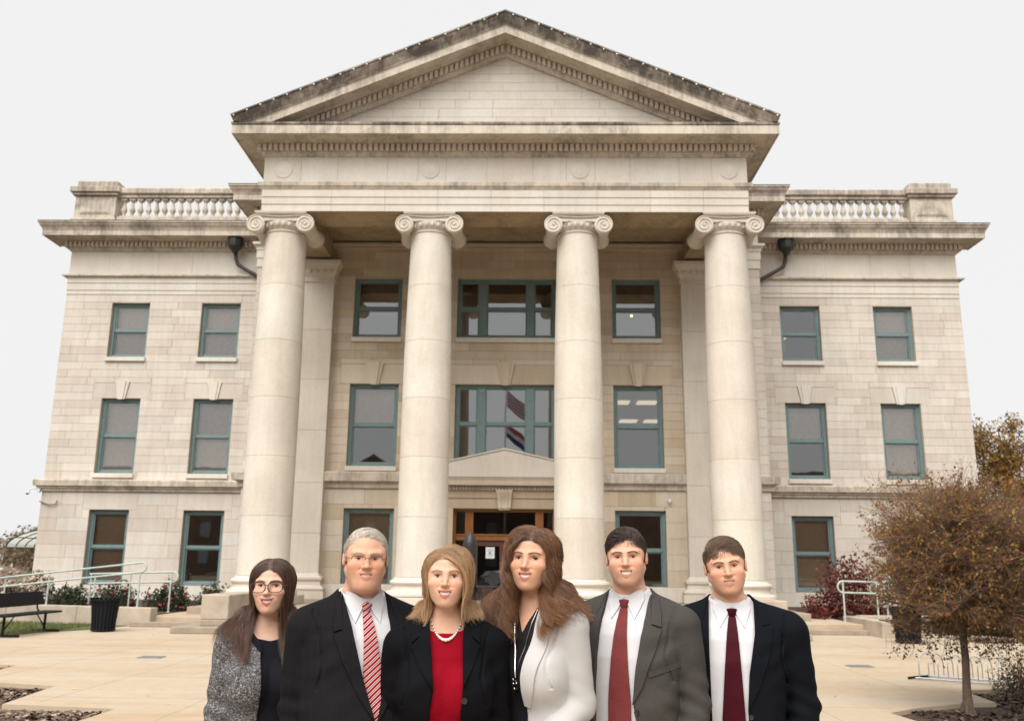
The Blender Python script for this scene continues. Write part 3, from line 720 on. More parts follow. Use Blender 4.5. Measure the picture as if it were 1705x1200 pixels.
T0, T1, M0, M1, L0, L1 = 9.36, 11.56, 4.85, 7.735, 0.755, 3.49
A1, A2, B1, B2 = 15.67, 14.165, 12.1, 10.56
up_levels = [4.62+i*(11.9-4.62)/24 for i in range(25)]
low_levels = [0.75+i*(4.15-0.75)/7 for i in range(8)]
M_BL_BROWN = plain('brown_blind', (0.55, 0.42, 0.30), 0.6)
for s in (-1, 1):
    X = lambda a, b: (a, b) if a < b else (b, a)
    ops = []
    for p, q in ((A1, A2), (B1, B2)):
        x0, x1 = X(s*p, s*q)
        ops += [(x0, x1, T0, T1), (x0, x1, M0, M1), (x0, x1, L0, L1)]
    xa, xb = X(s*WX, s*PX)
    wall = core('wing_wall', xa, xb, GND-0.3, 13.7, 0.014, 0.45, ops, MM, house)
    ext = [(o[0]-0.36, o[1]+0.36, M1, M1+0.61) for o in ops if o[3] == M1] + [(o[0]-0.27, o[1]+0.27, L1, low_levels[-1]) for o in ops if o[3] == L1]
    ashlar(wall, MW, xa, xb, up_levels, ops+ext, 0.0, 1.15, 5+s)
    ashlar(wall, MW, xa, xb, low_levels, ops+ext, 0.0, 1.5, 15+s)
    g = MB(); g.box(xa, xb, 0.0-0.05, 0.03, GND-0.1, 0.75-0.008); g.build('water_table', MF, wall)
    for o in ops:
        if o[3] == L1: stone(wall, MW, o[0]-0.27, o[1]+0.27, L1, low_levels[-1], 0.0)
        if o[3] == M1:                                     # flat arch: two skewed stones and a projecting keystone
            c = (o[0]+o[1])/2; z0, z1 = M1, M1+0.6; w = (o[1]-o[0])/2
            for t in (-1, 1):
                g = MB(); pts = [(c+t*0.17, z0+0.004), (c+t*0.29, z1-0.004), (c+t*(w+0.356), z1-0.004), (c+t*(w+0.356), z0+0.004)]
                g.poly(pts if t > 0 else pts[::-1], 0.0, 0.07); g.build('arch_stone', MW, wall)
            g = MB()
            for t, (k0, k1) in enumerate(((-0.155, -0.27), (0.155, 0.27))): pass
            g.poly([(c-0.15, z0-0.03), (c+0.15, z0-0.03), (c+0.27, z1+0.06), (c-0.27, z1+0.06)], -0.045, 0.05)
            g.poly([(c-0.075, z0-0.05), (c+0.075, z0-0.05), (c+0.15, z1+0.085), (c-0.15, z1+0.085)], -0.075, -0.045)
            g.build('keystone', MF, wall)
    # --- windows of this wing
    for k, (p, q) in enumerate(((A1, A2), (B1, B2))):
        x0, x1 = X(s*p, s*q)
        window(x0, x1, T0, T1, 0.0, 0.0 if (s > 0 and k == 1) else 1.0)
        window(x0, x1, M0, M1, 0.0, 1.0 if (s > 0) == (k == 0) else 0.0 if s < 0 else 0.52, sill=True) if not (s < 0 and k == 0) else window(x0, x1, M0, M1, 0.0, 1.0)
        window(x0, x1, L0, L1, 0.0, 0 if (s < 0 and k == 1) else 1.0, m_blind=M_BL_BROWN, sill=False)
    # --- architrave, frieze, cornice in stones with open joints
    def blocks(name, prof, x0, x1, n, m, wall, Y0=0.0, seed=0, gap=0.004):
        rg = random.Random(seed); xs = [x0]+[x0+(x1-x0)*(i+rg.uniform(-0.12, 0.12))/n for i in range(1, n)]+[x1]
        for a, c in zip(xs[:-1], xs[1:]):
            b = MB(); k = len(prof)
            b.add([(a+gap, Y0-o, z) for o, z in prof]+[(c-gap, Y0-o, z) for o, z in prof],
                  [tuple(range(k)), tuple(range(2*k-1, k-1, -1))]+[(i, i+k, (i+1) % k+k, (i+1) % k) for i in range(k)])
            b.build(name, m, wall)
    xc = X(s*(WX+0.0), s*PX)
    blocks('architrave_stone', [(-0.03, 11.905), (0.02, 11.905), (0.02, 12.07), (0.045, 12.075), (0.045, 12.36), (0.07, 12.365), (0.07, 12.56), (-0.03, 12.56)], *xc, 5, MF, wall, seed=s)
    blocks('frieze_stone', [(-0.03, 12.70), (0.0, 12.70), (0.0, 13.68), (-0.03, 13.68)], *xc, 5, MF, wall, seed=s+9)
    path = [(-WX, 0.6), (-WX, 0.0), (-PX, 0.0)] if s < 0 else [(PX, 0.0), (WX, 0.0), (WX, 0.6)]
    b = MB(); b.sweep(path, [(-0.03, 12.565), (0.08, 12.565), (0.11, 12.60), (0.19, 12.63), (0.19, 12.695), (-0.03, 12.695)]); b.build('taenia', MK, wall)
    def cornice(name, path, z, m0, m1, parent, over=0.82, gutter=True):
        top = 0.61 if gutter else 0.68
        # z: underside of the dentils' bed; profile (offset, z)
        bed = [(-0.03, z), (0.04, z), (0.07, z+0.06), (0.12, z+0.10), (0.12, z+0.15), (0.14, z+0.15), (0.14, z+0.36), (-0.03, z+0.36)]
        b = MB(); b.sweep(path, bed); b.build('bed_moulding', m0, parent)
        cor = [(-0.03, z+0.362), (0.30, z+0.362), (0.36, z+0.42), (over-0.03, z+0.43), (over-0.03, z+0.40), (over, z+0.40), (over, z+top-0.01), (over-0.02, z+top), (-0.03, z+top)]
        b = MB(); b.sweep(path, cor); c = b.build('corona', m0, parent)
        if not gutter: cor = cor; fil = [(-0.03, z+0.682), (over-0.01, z+0.682), (over+0.02, z+0.71), (over+0.02, z+0.78), (-0.03, z+0.80)]
        cym = fil if not gutter else [(-0.03, z+0.612), (over+0.01, z+0.612), (over+0.02, z+0.66), (over+0.05, z+0.72), (over+0.11, z+0.80), (over+0.13, z+0.88), (over+0.16, z+0.885), (over+0.16, z+0.94), (-0.03, z+0.97)]
        b = MB(); b.sweep(path, cym); b.build('cymatium', m1, parent)
        if gutter: b = MB(); b.sweep(path, [(0.0, z+0.972), (over+0.165, z+0.943), (over+0.175, z+0.962), (0.0, z+0.99)]); b.build('flashing', M_LEAD, parent)
        d = MB()
        for i in range(len(path)-1):
            P, Q = Vector(path[i]), Vector(path[i+1]); dr = (Q-P).normalized(); nn = Vector((dr.y, -dr.x)); Ln = (Q-P).length
            e0 = -0.24 if i > 0 else 0; e1 = 0.24 if i < len(path)-2 else 0
            k = int((Ln-e0+e1)/0.176)
            for j in range(k):
                t = e0+0.05+0.176*j
                u, w = P+dr*t, P+dr*(t+0.108)
                vs = []
                for zz in (z+0.155, z+0.35):
                    for q in (u+nn*0.13, w+nn*0.13, w+nn*0.25, u+nn*0.25): vs.append((q.x, q.y, zz))
                d.add(vs, [(0, 1, 2, 3), (7, 6, 5, 4), (0, 4, 5, 1), (1, 5, 6, 2), (2, 6, 7, 3), (3, 7, 4, 0)])
        d.build('dentil_band', MD, parent, kind='stuff')
    cornice('cornice', path, 13.685, MK, MS2, wall)
    # --- balustrade
    bal = MB(); px0, px1 = X(s*17.62, s*15.80)
    rx0, rx1 = X(s*15.80, s*10.0)
    bal.cbox(rx0, rx1, -0.22, 0.22, 14.66, 15.10, 0.02)
    bs = bal.build('balustrade', MK, house)
    g = MB(); g.cbox(rx0, rx1, -0.18, 0.18, 15.93, 16.06, 0.015); g.cbox(rx0, rx1, -0.26, 0.26, 16.065, 16.33, 0.04); g.build('coping', MS2, bs)
    g = MB(); g.cbox(px0, px1, -0.30, 0.55, 14.66, 15.02, 0.02); g.cbox(px0+0.08, px1-0.08, -0.22, 0.5, 15.02, 15.98, 0.01)
    g.poly([(px0+0.30, 15.22), (px1-0.30, 15.22), (px1-0.30, 15.80), (px0+0.30, 15.80)], -0.245, -0.2)
    g.poly([(px0+0.36, 15.27), (px1-0.36, 15.27), (px1-0.36, 15.75), (px0+0.36, 15.75)], -0.262, -0.245)
    g.build('pedestal', MK, bs)
    g = MB(); g.cbox(px0-0.02, px1+0.02, -0.34, 0.6, 15.985, 16.08, 0.02); g.cbox(px0-0.10, px1+0.10, -0.42, 0.66, 16.085, 16.33, 0.03); g.cbox(px0+0.1, px1-0.06, -0.24, 0.5, 16.335, 16.62, 0.03)
    g.build('pedestal_cap', MS2, bs)
    prof = [(0.10, 15.17), (0.075, 15.20), (0.055, 15.25), (0.075, 15.32), (0.115, 15.40), (0.118, 15.46), (0.085, 15.56), (0.055, 15.68), (0.050, 15.76), (0.085, 15.79), (0.085, 15.82), (0.06, 15.84)]
    g = MB(); g.lathe([(r, z-15.10) for r, z in prof], n=12); g.box(-0.125, 0.125, -0.125, 0.125, 0, 0.07); g.box(-0.11, 0.11, -0.11, 0.11, 0.74, 0.83)
    bme = g.mesh('baluster', smooth=40)
    for i in range(17):
        o = link('baluster', bme, MK, bs); o.location = (s*(15.80-0.19-i*0.33), 0, 15.10)
    # --- string course over the ground floor
    path2 = [(-WX, 0.6), (-WX, 0.0), (-PX, 0.0)] if s < 0 else [(PX, 0.0), (WX, 0.0), (WX, 0.6)]
    b = MB(); b.sweep(path2, [(-0.03, 4.155), (0.07, 4.155), (0.09, 4.19), (0.09, 4.25), (0.15, 4.27), (0.17, 4.345), (0.25, 4.36), (0.27, 4.56), (0.22, 4.60), (-0.03, 4.615)]); b.build('string_course', MK, wall)
    # --- rainwater head and pipe
    dp = MB(); xh = s*10.82
    dp.tube([(xh, -0.34, 13.55), (xh+s*-0.02, -0.30, 13.30), (xh-s*0.10, -0.26, 13.08), (xh-s*0.45, -0.26, 12.86), (s*9.75, -0.22, 12.52), (s*9.2, -0.2, 12.25), (s*9.16, -0.2, 11.6)], 0.075, 8)
    dpo = dp.build('downspout', M_LEAD, house, smooth=50)
    g = MB(); prof = [(0.10, 13.50), (0.16, 13.62), (0.27, 13.72), (0.31, 13.85), (0.31, 14.18), (0.35, 14.20), (0.35, 14.26)]
    g.lathe(prof, c=(xh, -0.45), n=10); g.build('hopper', plain('hopper_metal', (0.022, 0.028, 0.027), 0.5), dpo, smooth=25)

# ---- pavilion wall behind the columns
C1, C2, CM = 5.50, 3.776, 1.777
PT0, PT1, PM0, PM1, PL1 = 9.49, 11.715, 4.90, 7.81, 3.46
ops = [(-C1, -C2, PT0, PT1), (C2, C1, PT0, PT1), (-CM, CM, PT0, PT1), (-C1, -C2, PM0, PM1), (C2, C1, PM0, PM1), (-CM, CM, PM0, PM1),
       (-C1, -C2, 0.80, PL1), (C2, C1, 0.80, PL1), (-1.75, 1.75, FLOOR, 3.47)]
pw = core('portico_wall', -PX, PX, GND-0.3, 14.3, PV+0.014, PV+0.45, ops, MM, house)
lev = [4.72+i*(13.0-4.72)/27 for i in range(28)]
ext = [(o[0]-0.36, o[1]+0.36, PM1, PM1+0.71) for o in ops if o[3] == PM1]
ext2 = [(-2.05, 2.05, 3.47, 5.6), (-2.02, -1.75, FLOOR, 3.47), (1.75, 2.02, FLOOR, 3.47)]
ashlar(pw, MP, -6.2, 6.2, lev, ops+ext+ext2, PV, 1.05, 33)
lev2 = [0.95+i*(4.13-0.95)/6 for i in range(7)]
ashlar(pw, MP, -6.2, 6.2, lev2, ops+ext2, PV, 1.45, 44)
for s in (-1, 1):
    xa, xb = sorted((s*PX, s*7.7))
    ashlar(pw, MW, xa, xb, [0.6+i*(12.1-0.6)/36 for i in range(37)], [], PV, 0.75, 55+s)
b = MB()
for a, c in ((-6.2, -2.05), (2.05, 6.2)):
    k = [(-0.03, 4.14), (0.06, 4.14), (0.08, 4.18), (0.08, 4.29), (0.14, 4.32), (0.16, 4.365), (0.23, 4.37), (0.24, 4.66), (0.20, 4.70), (-0.03, 4.715)]
    b.add([(a, PV-o, z) for o, z in k]+[(c, PV-o, z) for o, z in k], [tuple(range(10)), tuple(range(19, 9, -1))]+[(i, i+10, (i+1) % 10+10, (i+1) % 10) for i in range(10)])
    b.build('string_course', MK, pw); b = MB(); b.box(a, c, PV-0.06, PV+0.03, FLOOR, 0.945); b.build('water_table', MF, pw); b = MB()
b = MB(); b.cbox(-7.5, 7.5, PV-0.14, PV+0.02, 12.90, 13.02, 0.02); b.cbox(-7.5, 7.5, PV-0.07, PV+0.02, 12.80, 12.897, 0.01); b.build('wall_ledge', MP, pw)
for o in ops:
    if o[3] == PM1:
        c = (o[0]+o[1])/2; z0, z1 = PM1, PM1+0.70; w = (o[1]-o[0])/2
        for t in (-1, 1):
            g = MB(); pts = [(c+t*0.17, z0+0.004), (c+t*0.31, z1-0.004), (c+t*(w+0.356), z1-0.004), (c+t*(w+0.356), z0+0.004)]
            g.poly(pts if t > 0 else pts[::-1], PV, PV+0.07); g.build('arch_stone', MP, pw)
        g = MB(); g.poly([(c-0.155, z0-0.03), (c+0.155, z0-0.03), (c+0.31, z1+0.04), (c-0.31, z1+0.04)], PV-0.09, PV+0.05)
        g.poly([(c-0.085, z0-0.06), (c+0.085, z0-0.06), (c+0.17, z1+0.07), (c-0.17, z1+0.07)], PV-0.15, PV-0.09)
        g.build('keystone', MP, pw)
window(-C1, -C2, PT0, PT1, PV, 0, shade=0.62, glass=M_GLASS2); window(C2, C1, PT0, PT1, PV, 0, shade=0.5, glass=M_GLASS2)
MULL = ((-1.0, -0.71), (0.72, 1.0))
window(-CM, CM, PT0, PT1, PV, 0, MULL, glass=M_GLASS2); window(-CM, CM, PM0, PM1, PV, 0, MULL, glass=M_GLASS2, rail=6.42)
window(-C1, -C2, PM0, PM1, PV, 0.55, glass=M_GLASS); window(C2, C1, PM0, PM1, PV, 0, glass=M_GLASS)
window(-C1, -C2, 0.80, PL1, PV, 1.0, m_blind=M_BL_BROWN, sill=False); window(C2, C1, 0.80, PL1, PV, 0, sill=False)

# pilasters
for s in (-1, 1):
    xi, xo = s*6.2, s*7.7; xa, xb = sorted((xi, xo))
    pil = MB(); pil.box(xa, xb, PV-0.28, PV+0.02, FLOOR+0.02, 1.30)
    po = pil.build('pilaster', MC, house)
    for z0, z1 in zip([1.30, 2.6, 4.3, 6.1, 7.9, 9.7], [2.6, 4.3, 6.1, 7.9, 9.7, 11.45]):
        q = slab_mb(xb-xa, z1-z0-0.006, 0.3); o = link('shaft_stone', q.mesh('shaft_stone'), MC, po); o.location = ((xa+xb)/2, PV-0.28, (z0+z1)/2)
    path = [(xa, PV+0.02), (xa, PV-0.28), (xb, PV-0.28), (xb, PV+0.02)]
    b = MB(); b.sweep(path, [(-0.05, 11.45), (0.03, 11.45), (0.05, 11.50), (0.02, 11.53), (0.02, 11.66), (0.06, 11.70), (0.09, 11.80), (0.10, 11.92), (0.14, 11.95), (0.17, 12.02), (0.24, 12.10), (0.26, 12.22), (-0.05, 12.24)])
    b.build('capital', MC, po)
    b = MB()
    for k in range(6): b.sphere((xa+0.14+k*(xb-xa-0.28)/5, PV-0.37, 11.86), 0.075, 8, 6, 1, 0.6, 1.25)
    for k in range(2): b.sphere((xi-s*0.09, PV-0.06-0.14*k, 11.86), 0.07, 8, 6, 0.6, 1, 1.25)
    b.build('egg_moulding', MC, po, smooth=60)
    b = MB(); b.sweep(path, [(-0.05, FLOOR), (0.26, FLOOR), (0.26, 0.70), (0.20, 0.705), (0.24, 0.78), (0.20, 0.86), (0.12, 0.89), (0.10, 1.02), (0.15, 1.08), (0.15, 1.15), (0.06, 1.20), (0.0, 1.296), (-0.05, 1.296)])
    b.build('base', MC, po)
# pavilion architrave and cornice at the outer corners
for s in (-1, 1):
    path = [(-PX, 0.45), (-PX, PV), (-7.62, PV)] if s < 0 else [(7.62, PV), (PX, PV), (PX, 0.45)]
    pe = MB(); pe.sweep(path, [(-0.03, 12.11), (0.03, 12.11), (0.03, 12.44), (0.055, 12.445), (0.055, 12.75), (0.08, 12.755), (0.08, 12.87), (0.16, 12.93), (0.19, 12.94), (0.19, 13.02), (-0.03, 13.02)])
    po = pe.build('pavilion_entablature', MF, house)
    b = MB(); b.sweep(path, [(-0.03, 13.025), (0.0, 13.025), (0.0, 13.98), (-0.03, 13.98)]); b.build('frieze_stone', MF, po)
    cornice('cornice', path, 13.98, MK, MS2, po)
    b = MB(); xa, xb = sorted((s*7.7, s*8.9)); b.cbox(xa, xb, PV+0.1, PV+1.4, 14.96, 15.28, 0.03); b.build('parapet', MS2, po)
    b = MB(); b.sweep([(-PX, 0.45), (-PX, PV), (-7.70, PV)] if s < 0 else [(7.70, PV), (PX, PV), (PX, 0.45)], [(-0.03, 4.155), (0.09, 4.155), (0.10, 4.30), (0.17, 4.36), (0.27, 4.38), (0.29, 4.62), (-0.03, 4.66)]); b.build('string_course', MK, po)
    b = MB(); b.box(*sorted((s*7.7, s*PX)), PV-0.03, PV+0.03, GND, 0.59); b.build('water_table', MF, po)

# ---- portico: columns
def spiral(c, y, r0, turns, hand, mb, rt=0.022, n=46):
    pts = []
    for i in range(n+1):
        t = i/n; a = math.pi/2+hand*2*math.pi*turns*t; r = r0*(1-t)**0.75*0.98+0.03
        pts.append((c[0]+r*math.cos(a), y-0.015*t*2, c[1]+r*math.sin(a)))
    mb.tube(pts, [rt*(1.05-0.55*i/n) for i in range(n+1)], 5)
def make_column():
    prof = lambda z: 0.755 if z < 1.7 else 0.745-0.010*(z-1.7)/4.8 if z < 6.5 else 0.735-0.10*((z-6.5)/5.25)**1.45
    c = MB(); c.cbox(-1.02, 1.02, -1.02, 1.02, FLOOR-0.01, 0.69, 0.012)
    root = c.build('column', MC, house)
    b = MB(); b.lathe([(0.6, 0.692), (0.96, 0.692), (1.005, 0.72), (1.02, 0.775), (1.005, 0.83), (0.96, 0.86), (0.885, 0.865), (0.875, 0.88), (0.84, 0.94), (0.835, 1.0), (0.865, 1.05), (0.89, 1.06), (0.905, 1.10), (0.89, 1.15), (0.845, 1.165), (0.80, 1.175), (0.765, 1.245), (0.6, 1.247)], n=48, cap=False)
    b.build('base', MC, root, smooth=35)
    js = [1.25, 2.95, 4.70, 6.47, 8.24, 10.0, 11.70]
    for z0, z1 in zip(js[:-1], js[1:]):
        b = MB(); k = 5; zs = [z0+0.0025, z0+0.008]+[z0+(z1-z0)*i/k for i in range(1, k)]+[z1-0.008, z1-0.0025]
        b.lathe([(prof(z)-(0.004 if i in (0, len(zs)-1) else 0), z) for i, z in enumerate(zs)], n=48); b.build('drum', MC, root, smooth=35)
    b = MB()
    b.lathe([(0.62, 11.70), (0.655, 11.705), (0.67, 11.73), (0.655, 11.757), (0.635, 11.765), (0.635, 11.79), (0.67, 11.83), (0.73, 11.90), (0.77, 11.98), (0.77, 12.06), (0.6, 12.10)], n=48, cap=False)
    for k in range(24):
        a = 2*math.pi*(k+0.5)/24; b.sphere((0.735*math.cos(a), 0.735*math.sin(a), 11.935), 0.062, 7, 5, 1, 1, 1.35)
    # channel band between the volutes and the abacus
    for yy in (-0.70, 0.58): b.cbox(-0.80, 0.80, yy, yy+0.12, 12.03, 12.215, 0.02)
    b.cbox(-0.82, 0.82, -0.60, 0.60, 12.05, 12.21, 0.01)
    b.sweep([(-0.74, 0.74), (-0.74, -0.74), (0.74, -0.74), (0.74, 0.74), (-0.74, 0.74)], [(-0.3, 12.215), (0.0, 12.215), (0.05, 12.25), (0.07, 12.30), (0.07, 12.33), (-0.3, 12.33)], caps=False)
    b.build('capital', MC, root, smooth=35)
    for s in (-1, 1):
        v = MB(); cx, cz, r = s*0.775, 11.925, 0.285
        k = 28; prof_y = [(-0.74, 0.96), (-0.72, 1.0), (-0.66, 1.0), (-0.60, 0.93), (-0.35, 0.80), (-0.1, 0.74), (0.1, 0.74), (0.35, 0.80), (0.60, 0.93), (0.66, 1.0), (0.72, 1.0), (0.74, 0.96)]
        v.lathe([(r*f, y) for y, f in prof_y], c=(cx, cz), n=k, axis='y')
        for yy in (-1, 1):
            m2 = MB(); spiral((cx, cz), -0.745, r*0.93, 2.3, -s, m2)
            m2.sphere((cx, -0.75, cz), 0.05, 8, 6, 1, 0.5, 1)
            # the fillet that runs from the volute's top into the channel
            if yy > 0: m2.v = [(x, -y, z) for x, y, z in m2.v]; m2.f = [f[::-1] for f in m2.f]
            v.add(m2.v, m2.f)
        v.build('volute', MC, root, smooth=40)
        # band bridging the volutes above the echinus
    for yy in (-0.735, 0.735):
        b = MB()
        b.tube([(-0.775, yy, 12.205), (-0.3, yy, 12.17), (0, yy, 12.16), (0.3, yy, 12.17), (0.775, yy, 12.205)], 0.022, 5)
        b.tube([(-0.52, yy, 12.02), (-0.3, yy, 12.04), (0, yy, 12.045), (0.3, yy, 12.04), (0.52, yy, 12.02)], 0.02, 5)
        b.build('channel_fillet', MC, root, smooth=40)
    return root
col0 = make_column(); CY = F+0.755
for i, x in enumerate((-6.97, -2.315, 2.325, 6.99)):
    if i == 0: o = col0
    else:
        o = col0.copy(); COL.objects.link(o)
        for ch in list(col0.children):
            c = ch.copy(); COL.objects.link(c); c.parent = o
    o.location = (x, CY, 0)

# ---- portico: entablature
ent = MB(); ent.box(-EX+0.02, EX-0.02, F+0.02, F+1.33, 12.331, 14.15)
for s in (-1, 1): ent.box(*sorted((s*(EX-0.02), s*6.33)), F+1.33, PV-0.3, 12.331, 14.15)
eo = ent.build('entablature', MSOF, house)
def runs(name, prof, xs, m, parent, Y0):
    k = len(prof)
    for a, c in zip(xs[:-1], xs[1:]):
        b = MB(); g = 0.004
        b.add([(a+g, Y0-o, z) for o, z in prof]+[(c-g, Y0-o, z) for o, z in prof],
              [tuple(range(k)), tuple(range(2*k-1, k-1, -1))]+[(i, i+k, (i+1) % k+k, (i+1) % k) for i in range(k)])
        b.build(name, m, parent)
ax = [-EX, -6.25, -4.66, -2.98, -1.33, 0.33, 2.0, 3.6, 5.3, 6.35, EX]
runs('architrave_stone', [(-0.05, 12.331), (0, 12.331), (0, 12.555), (0.025, 12.56), (0.025, 12.79), (0.05, 12.795), (0.05, 13.03), (-0.05, 13.03)], [-EX, -5.4, -3.72, -2.06, -0.4, 1.25, 2.9, 4.55, 6.2, EX], MF, eo, F)
fx = [-EX, -6.42, -5.26, -3.68, -2.72, -1.83, -0.55, 0.9, 1.95, 2.85, 3.95, 5.5, 6.5, EX]
runs('frieze_stone', [(-0.05, 13.285), (0.0, 13.285), (0.0, 14.15), (-0.05, 14.15)], fx, MF, eo, F)
epath = [(-EX, PV), (-EX, F), (EX, F), (EX, PV)]
b = MB(); b.sweep(epath, [(-0.04, 13.035), (0.06, 13.035), (0.09, 13.09), (0.13, 13.14), (0.13, 13.25), (0.10, 13.275), (-0.04, 13.28)]); b.build('taenia', MK, eo)
for x in (-6.98, -2.33, 2.38, 7.06):
    b = MB(); b.lathe([(0.29, F+0.01), (0.29, F-0.015), (0.26, F-0.03), (0.22, F-0.02), (0.19, F-0.03), (0.10, F-0.045), (0.02, F-0.05)], c=(x if x < 7 else 7.02, 13.72), n=28, axis='y')
    b.build('rosette', MF, eo, smooth=50)
cornice('portico_cornice', epath, 14.15, MK, MS, eo, over=0.84, gutter=False)   # its top is the pediment's floor
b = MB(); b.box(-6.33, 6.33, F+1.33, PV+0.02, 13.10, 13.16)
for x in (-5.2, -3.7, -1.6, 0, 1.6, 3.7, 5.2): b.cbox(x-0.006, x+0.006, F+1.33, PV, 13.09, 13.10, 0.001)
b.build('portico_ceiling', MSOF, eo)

# ---- pediment
AP, SL = 18.73, 0.4267
AX = 8.47
ped = MB(); zb = 14.93
ped.poly([(-7.4, zb-0.2), (7.4, zb-0.2), (0, 17.72)], F+0.10, F+0.6)
pd = ped.build('pediment', MM, house)
def clip(poly, fn):
    o = []
    for i in range(len(poly)):
        a, b_ = poly[i], poly[(i+1) % len(poly)]; fa, fb = fn(a), fn(b_)
        if fa >= 0: o.append(a)
        if fa*fb < 0: t = fa/(fa-fb); o.append((a[0]+(b_[0]-a[0])*t, a[1]+(b_[1]-a[1])*t))
    return o
rg = random.Random(3); zz = 14.955; hh = 0.305; TA = 17.68
for k in range(10):
    x = -7.2-rg.uniform(0, 1)
    while x < 7.2:
        w = rg.uniform(1.0, 2.0); p = [(x+0.004, zz+0.004), (x+w-0.004, zz+0.004), (x+w-0.004, zz+hh-0.004), (x+0.004, zz+hh-0.004)]
        for s in (-1, 1): p = clip(p, lambda q: TA-SL*s*q[0]-q[1]) if p else p
        if len(p) >= 3 and max(q[0] for q in p)-min(q[0] for q in p) > 0.1:
            b = MB(); b.poly(p, F+0.05, F+0.12); b.build('tympanum_stone', MT, pd)
        x += w
    zz += hh
def raked(name, prof, m, parent, kind=None):
    b = MB(); path = [(-AX, AP-SL*AX), (0, AP), (AX, AP-SL*AX)]
    # path in x,z going +x: the outside normal of sweep() is (dy,-dx) = below; offsets are depths under the top line
    b.sweep(path, prof, fn=lambda x, z, y: (x, y, z))
    me = b.mesh(name)
    bm = bmesh.new(); bm.from_mesh(me)
    bmesh.ops.bisect_plane(bm, geom=bm.verts[:]+bm.edges[:]+bm.faces[:], plane_co=(0, 0, 14.93), plane_no=(0, 0, -1), clear_outer=True)
    bm.to_mesh(me); bm.free()
    return link(name, me, m, parent)
raked('raking_cymatium', [(0.0, F+1.0), (0.0, F-1.0), (0.05, F-1.0), (0.055, F-0.97), (0.14, F-0.95), (0.24, F-0.90), (0.33, F-0.85), (0.37, F-0.845), (0.37, F+1.0)], MS, pd)
raked('raking_corona', [(0.372, F+1.0), (0.372, F-0.83), (0.42, F-0.80), (0.63, F-0.80), (0.63, F-0.77), (0.60, F-0.77), (0.605, F-0.36), (0.66, F-0.30), (0.66, F+1.0)], MK, pd)
raked('raking_bed', [(0.662, F+0.5), (0.662, F-0.14), (0.86, F-0.14), (0.86, F-0.12), (0.91, F-0.12), (0.94, F-0.07), (0.98, F-0.04), (0.99, F+0.02), (0.99, F+0.5)], MK, pd)
d = MB(); ca = math.atan(SL); Lr = AX/math.cos(ca)
for s in (-1, 1):
    k = int((Lr-1.9)/0.176)
    for j in range(k):
        t = 0.06+0.176*j
        P = lambda tt, off: (s*tt*math.cos(ca), AP-tt*math.sin(ca)-off/math.cos(ca))
        q = [P(t, 0.68), P(t+0.108, 0.68), P(t+0.108, 0.855), P(t, 0.855)]
        if min(v[1] for v in q) < 14.96: continue
        d.poly(q if s < 0 else q[::-1], F-0.25, F-0.13)
d.build('dentil_band', MD, pd, kind='stuff')
rf = MB(); rf.poly([(-8.3, 14.98), (8.3, 14.98), (0, AP-0.15)], F+0.7, PV+4.0); rf.build('gable_roof', M_LEAD, pd)
g = MB(); g.sweep([(-EX-0.3, PV), (-EX-0.3, F-0.3)], [(-0.2, 14.96), (0.45, 14.96), (0.52, 15.0), (-0.2, 15.03)]); g.build('side_gutter', MS, pd)
# string of small white bulbs along the gable's edges
for s in (-1, 1):
    b = MB()
    b.tube([(s*0.2, F-1.005, AP-SL*0.2-0.09), (s*4.2, F-1.005, AP-SL*4.2-0.09), (s*8.4, F-1.005, AP-SL*8.4-0.09)], 0.005, 4)
    lo = b.build('light_string', M_BLACK); tag(lo, 'string of small white bulbs along the %s slope of the gable' % ('left' if s < 0 else 'right'), 'string lights', 'light strings on the gable edges')
    bb = MB(); bb.sphere((0, 0, 0), 0.028, 8, 6); bme = bb.mesh('bulb', smooth=60)
    for k in range(21):
        t = 0.25+k*0.405; o = link('bulb', bme, None if bme.materials else plain('white_bulb', (0.8, 0.8, 0.78), 0.3), lo); o.location = (s*t, F-1.03, AP-SL*t-0.10)

# ---- door surround and doors
ds = MB(); Y0 = PV-0.02
ds.box(-2.02, -1.75, Y0-0.05, PV+0.03, FLOOR, 3.49); ds.box(1.75, 2.02, Y0-0.05, PV+0.03, FLOOR, 3.49)
ds.box(-2.02, 2.02, Y0-0.05, PV+0.03, 3.492, 3.84); ds.box(-2.02, 2.02, Y0-0.09, PV+0.03, 3.842, 4.10)
dso = ds.build('door_surround', MP, house)
def bar(prof, x0, x1, m, name):
    b = MB(); k = len(prof)
    b.add([(x0, PV-o, z) for o, z in prof]+[(x1, PV-o, z) for o, z in prof], [tuple(range(k)), tuple(range(2*k-1, k-1, -1))]+[(i, i+k, (i+1) % k+k, (i+1) % k) for i in range(k)])
    return b.build(name, m, dso)
bar([(-0.03, 4.102), (0.14, 4.102), (0.14, 4.26), (0.30, 4.28), (0.30, 4.255), (0.36, 4.255), (0.36, 4.36), (0.33, 4.365), (0.33, 4.42), (0.37, 4.52), (-0.03, 4.53)], -2.05, 2.05, MP, 'hood_cornice')
d = MB()
for k in range(36): d.box(-2.0+k*0.112, -2.0+k*0.112+0.066, PV-0.22, PV-0.14, 4.11, 4.24)
d.build('dentil_band', MP, dso, kind='stuff')
g = MB(); g.poly([(-2.02, 4.535), (2.02, 4.535), (2.02, 5.02), (0, 5.47), (-2.02, 5.02)], PV-0.34, PV+0.03)
g.poly([(-2.06, 5.02), (0, 5.475), (2.06, 5.02), (2.06, 5.06), (0, 5.525), (-2.06, 5.06)], PV-0.38, PV+0.03)
g.build('hood_pediment', MF, dso)
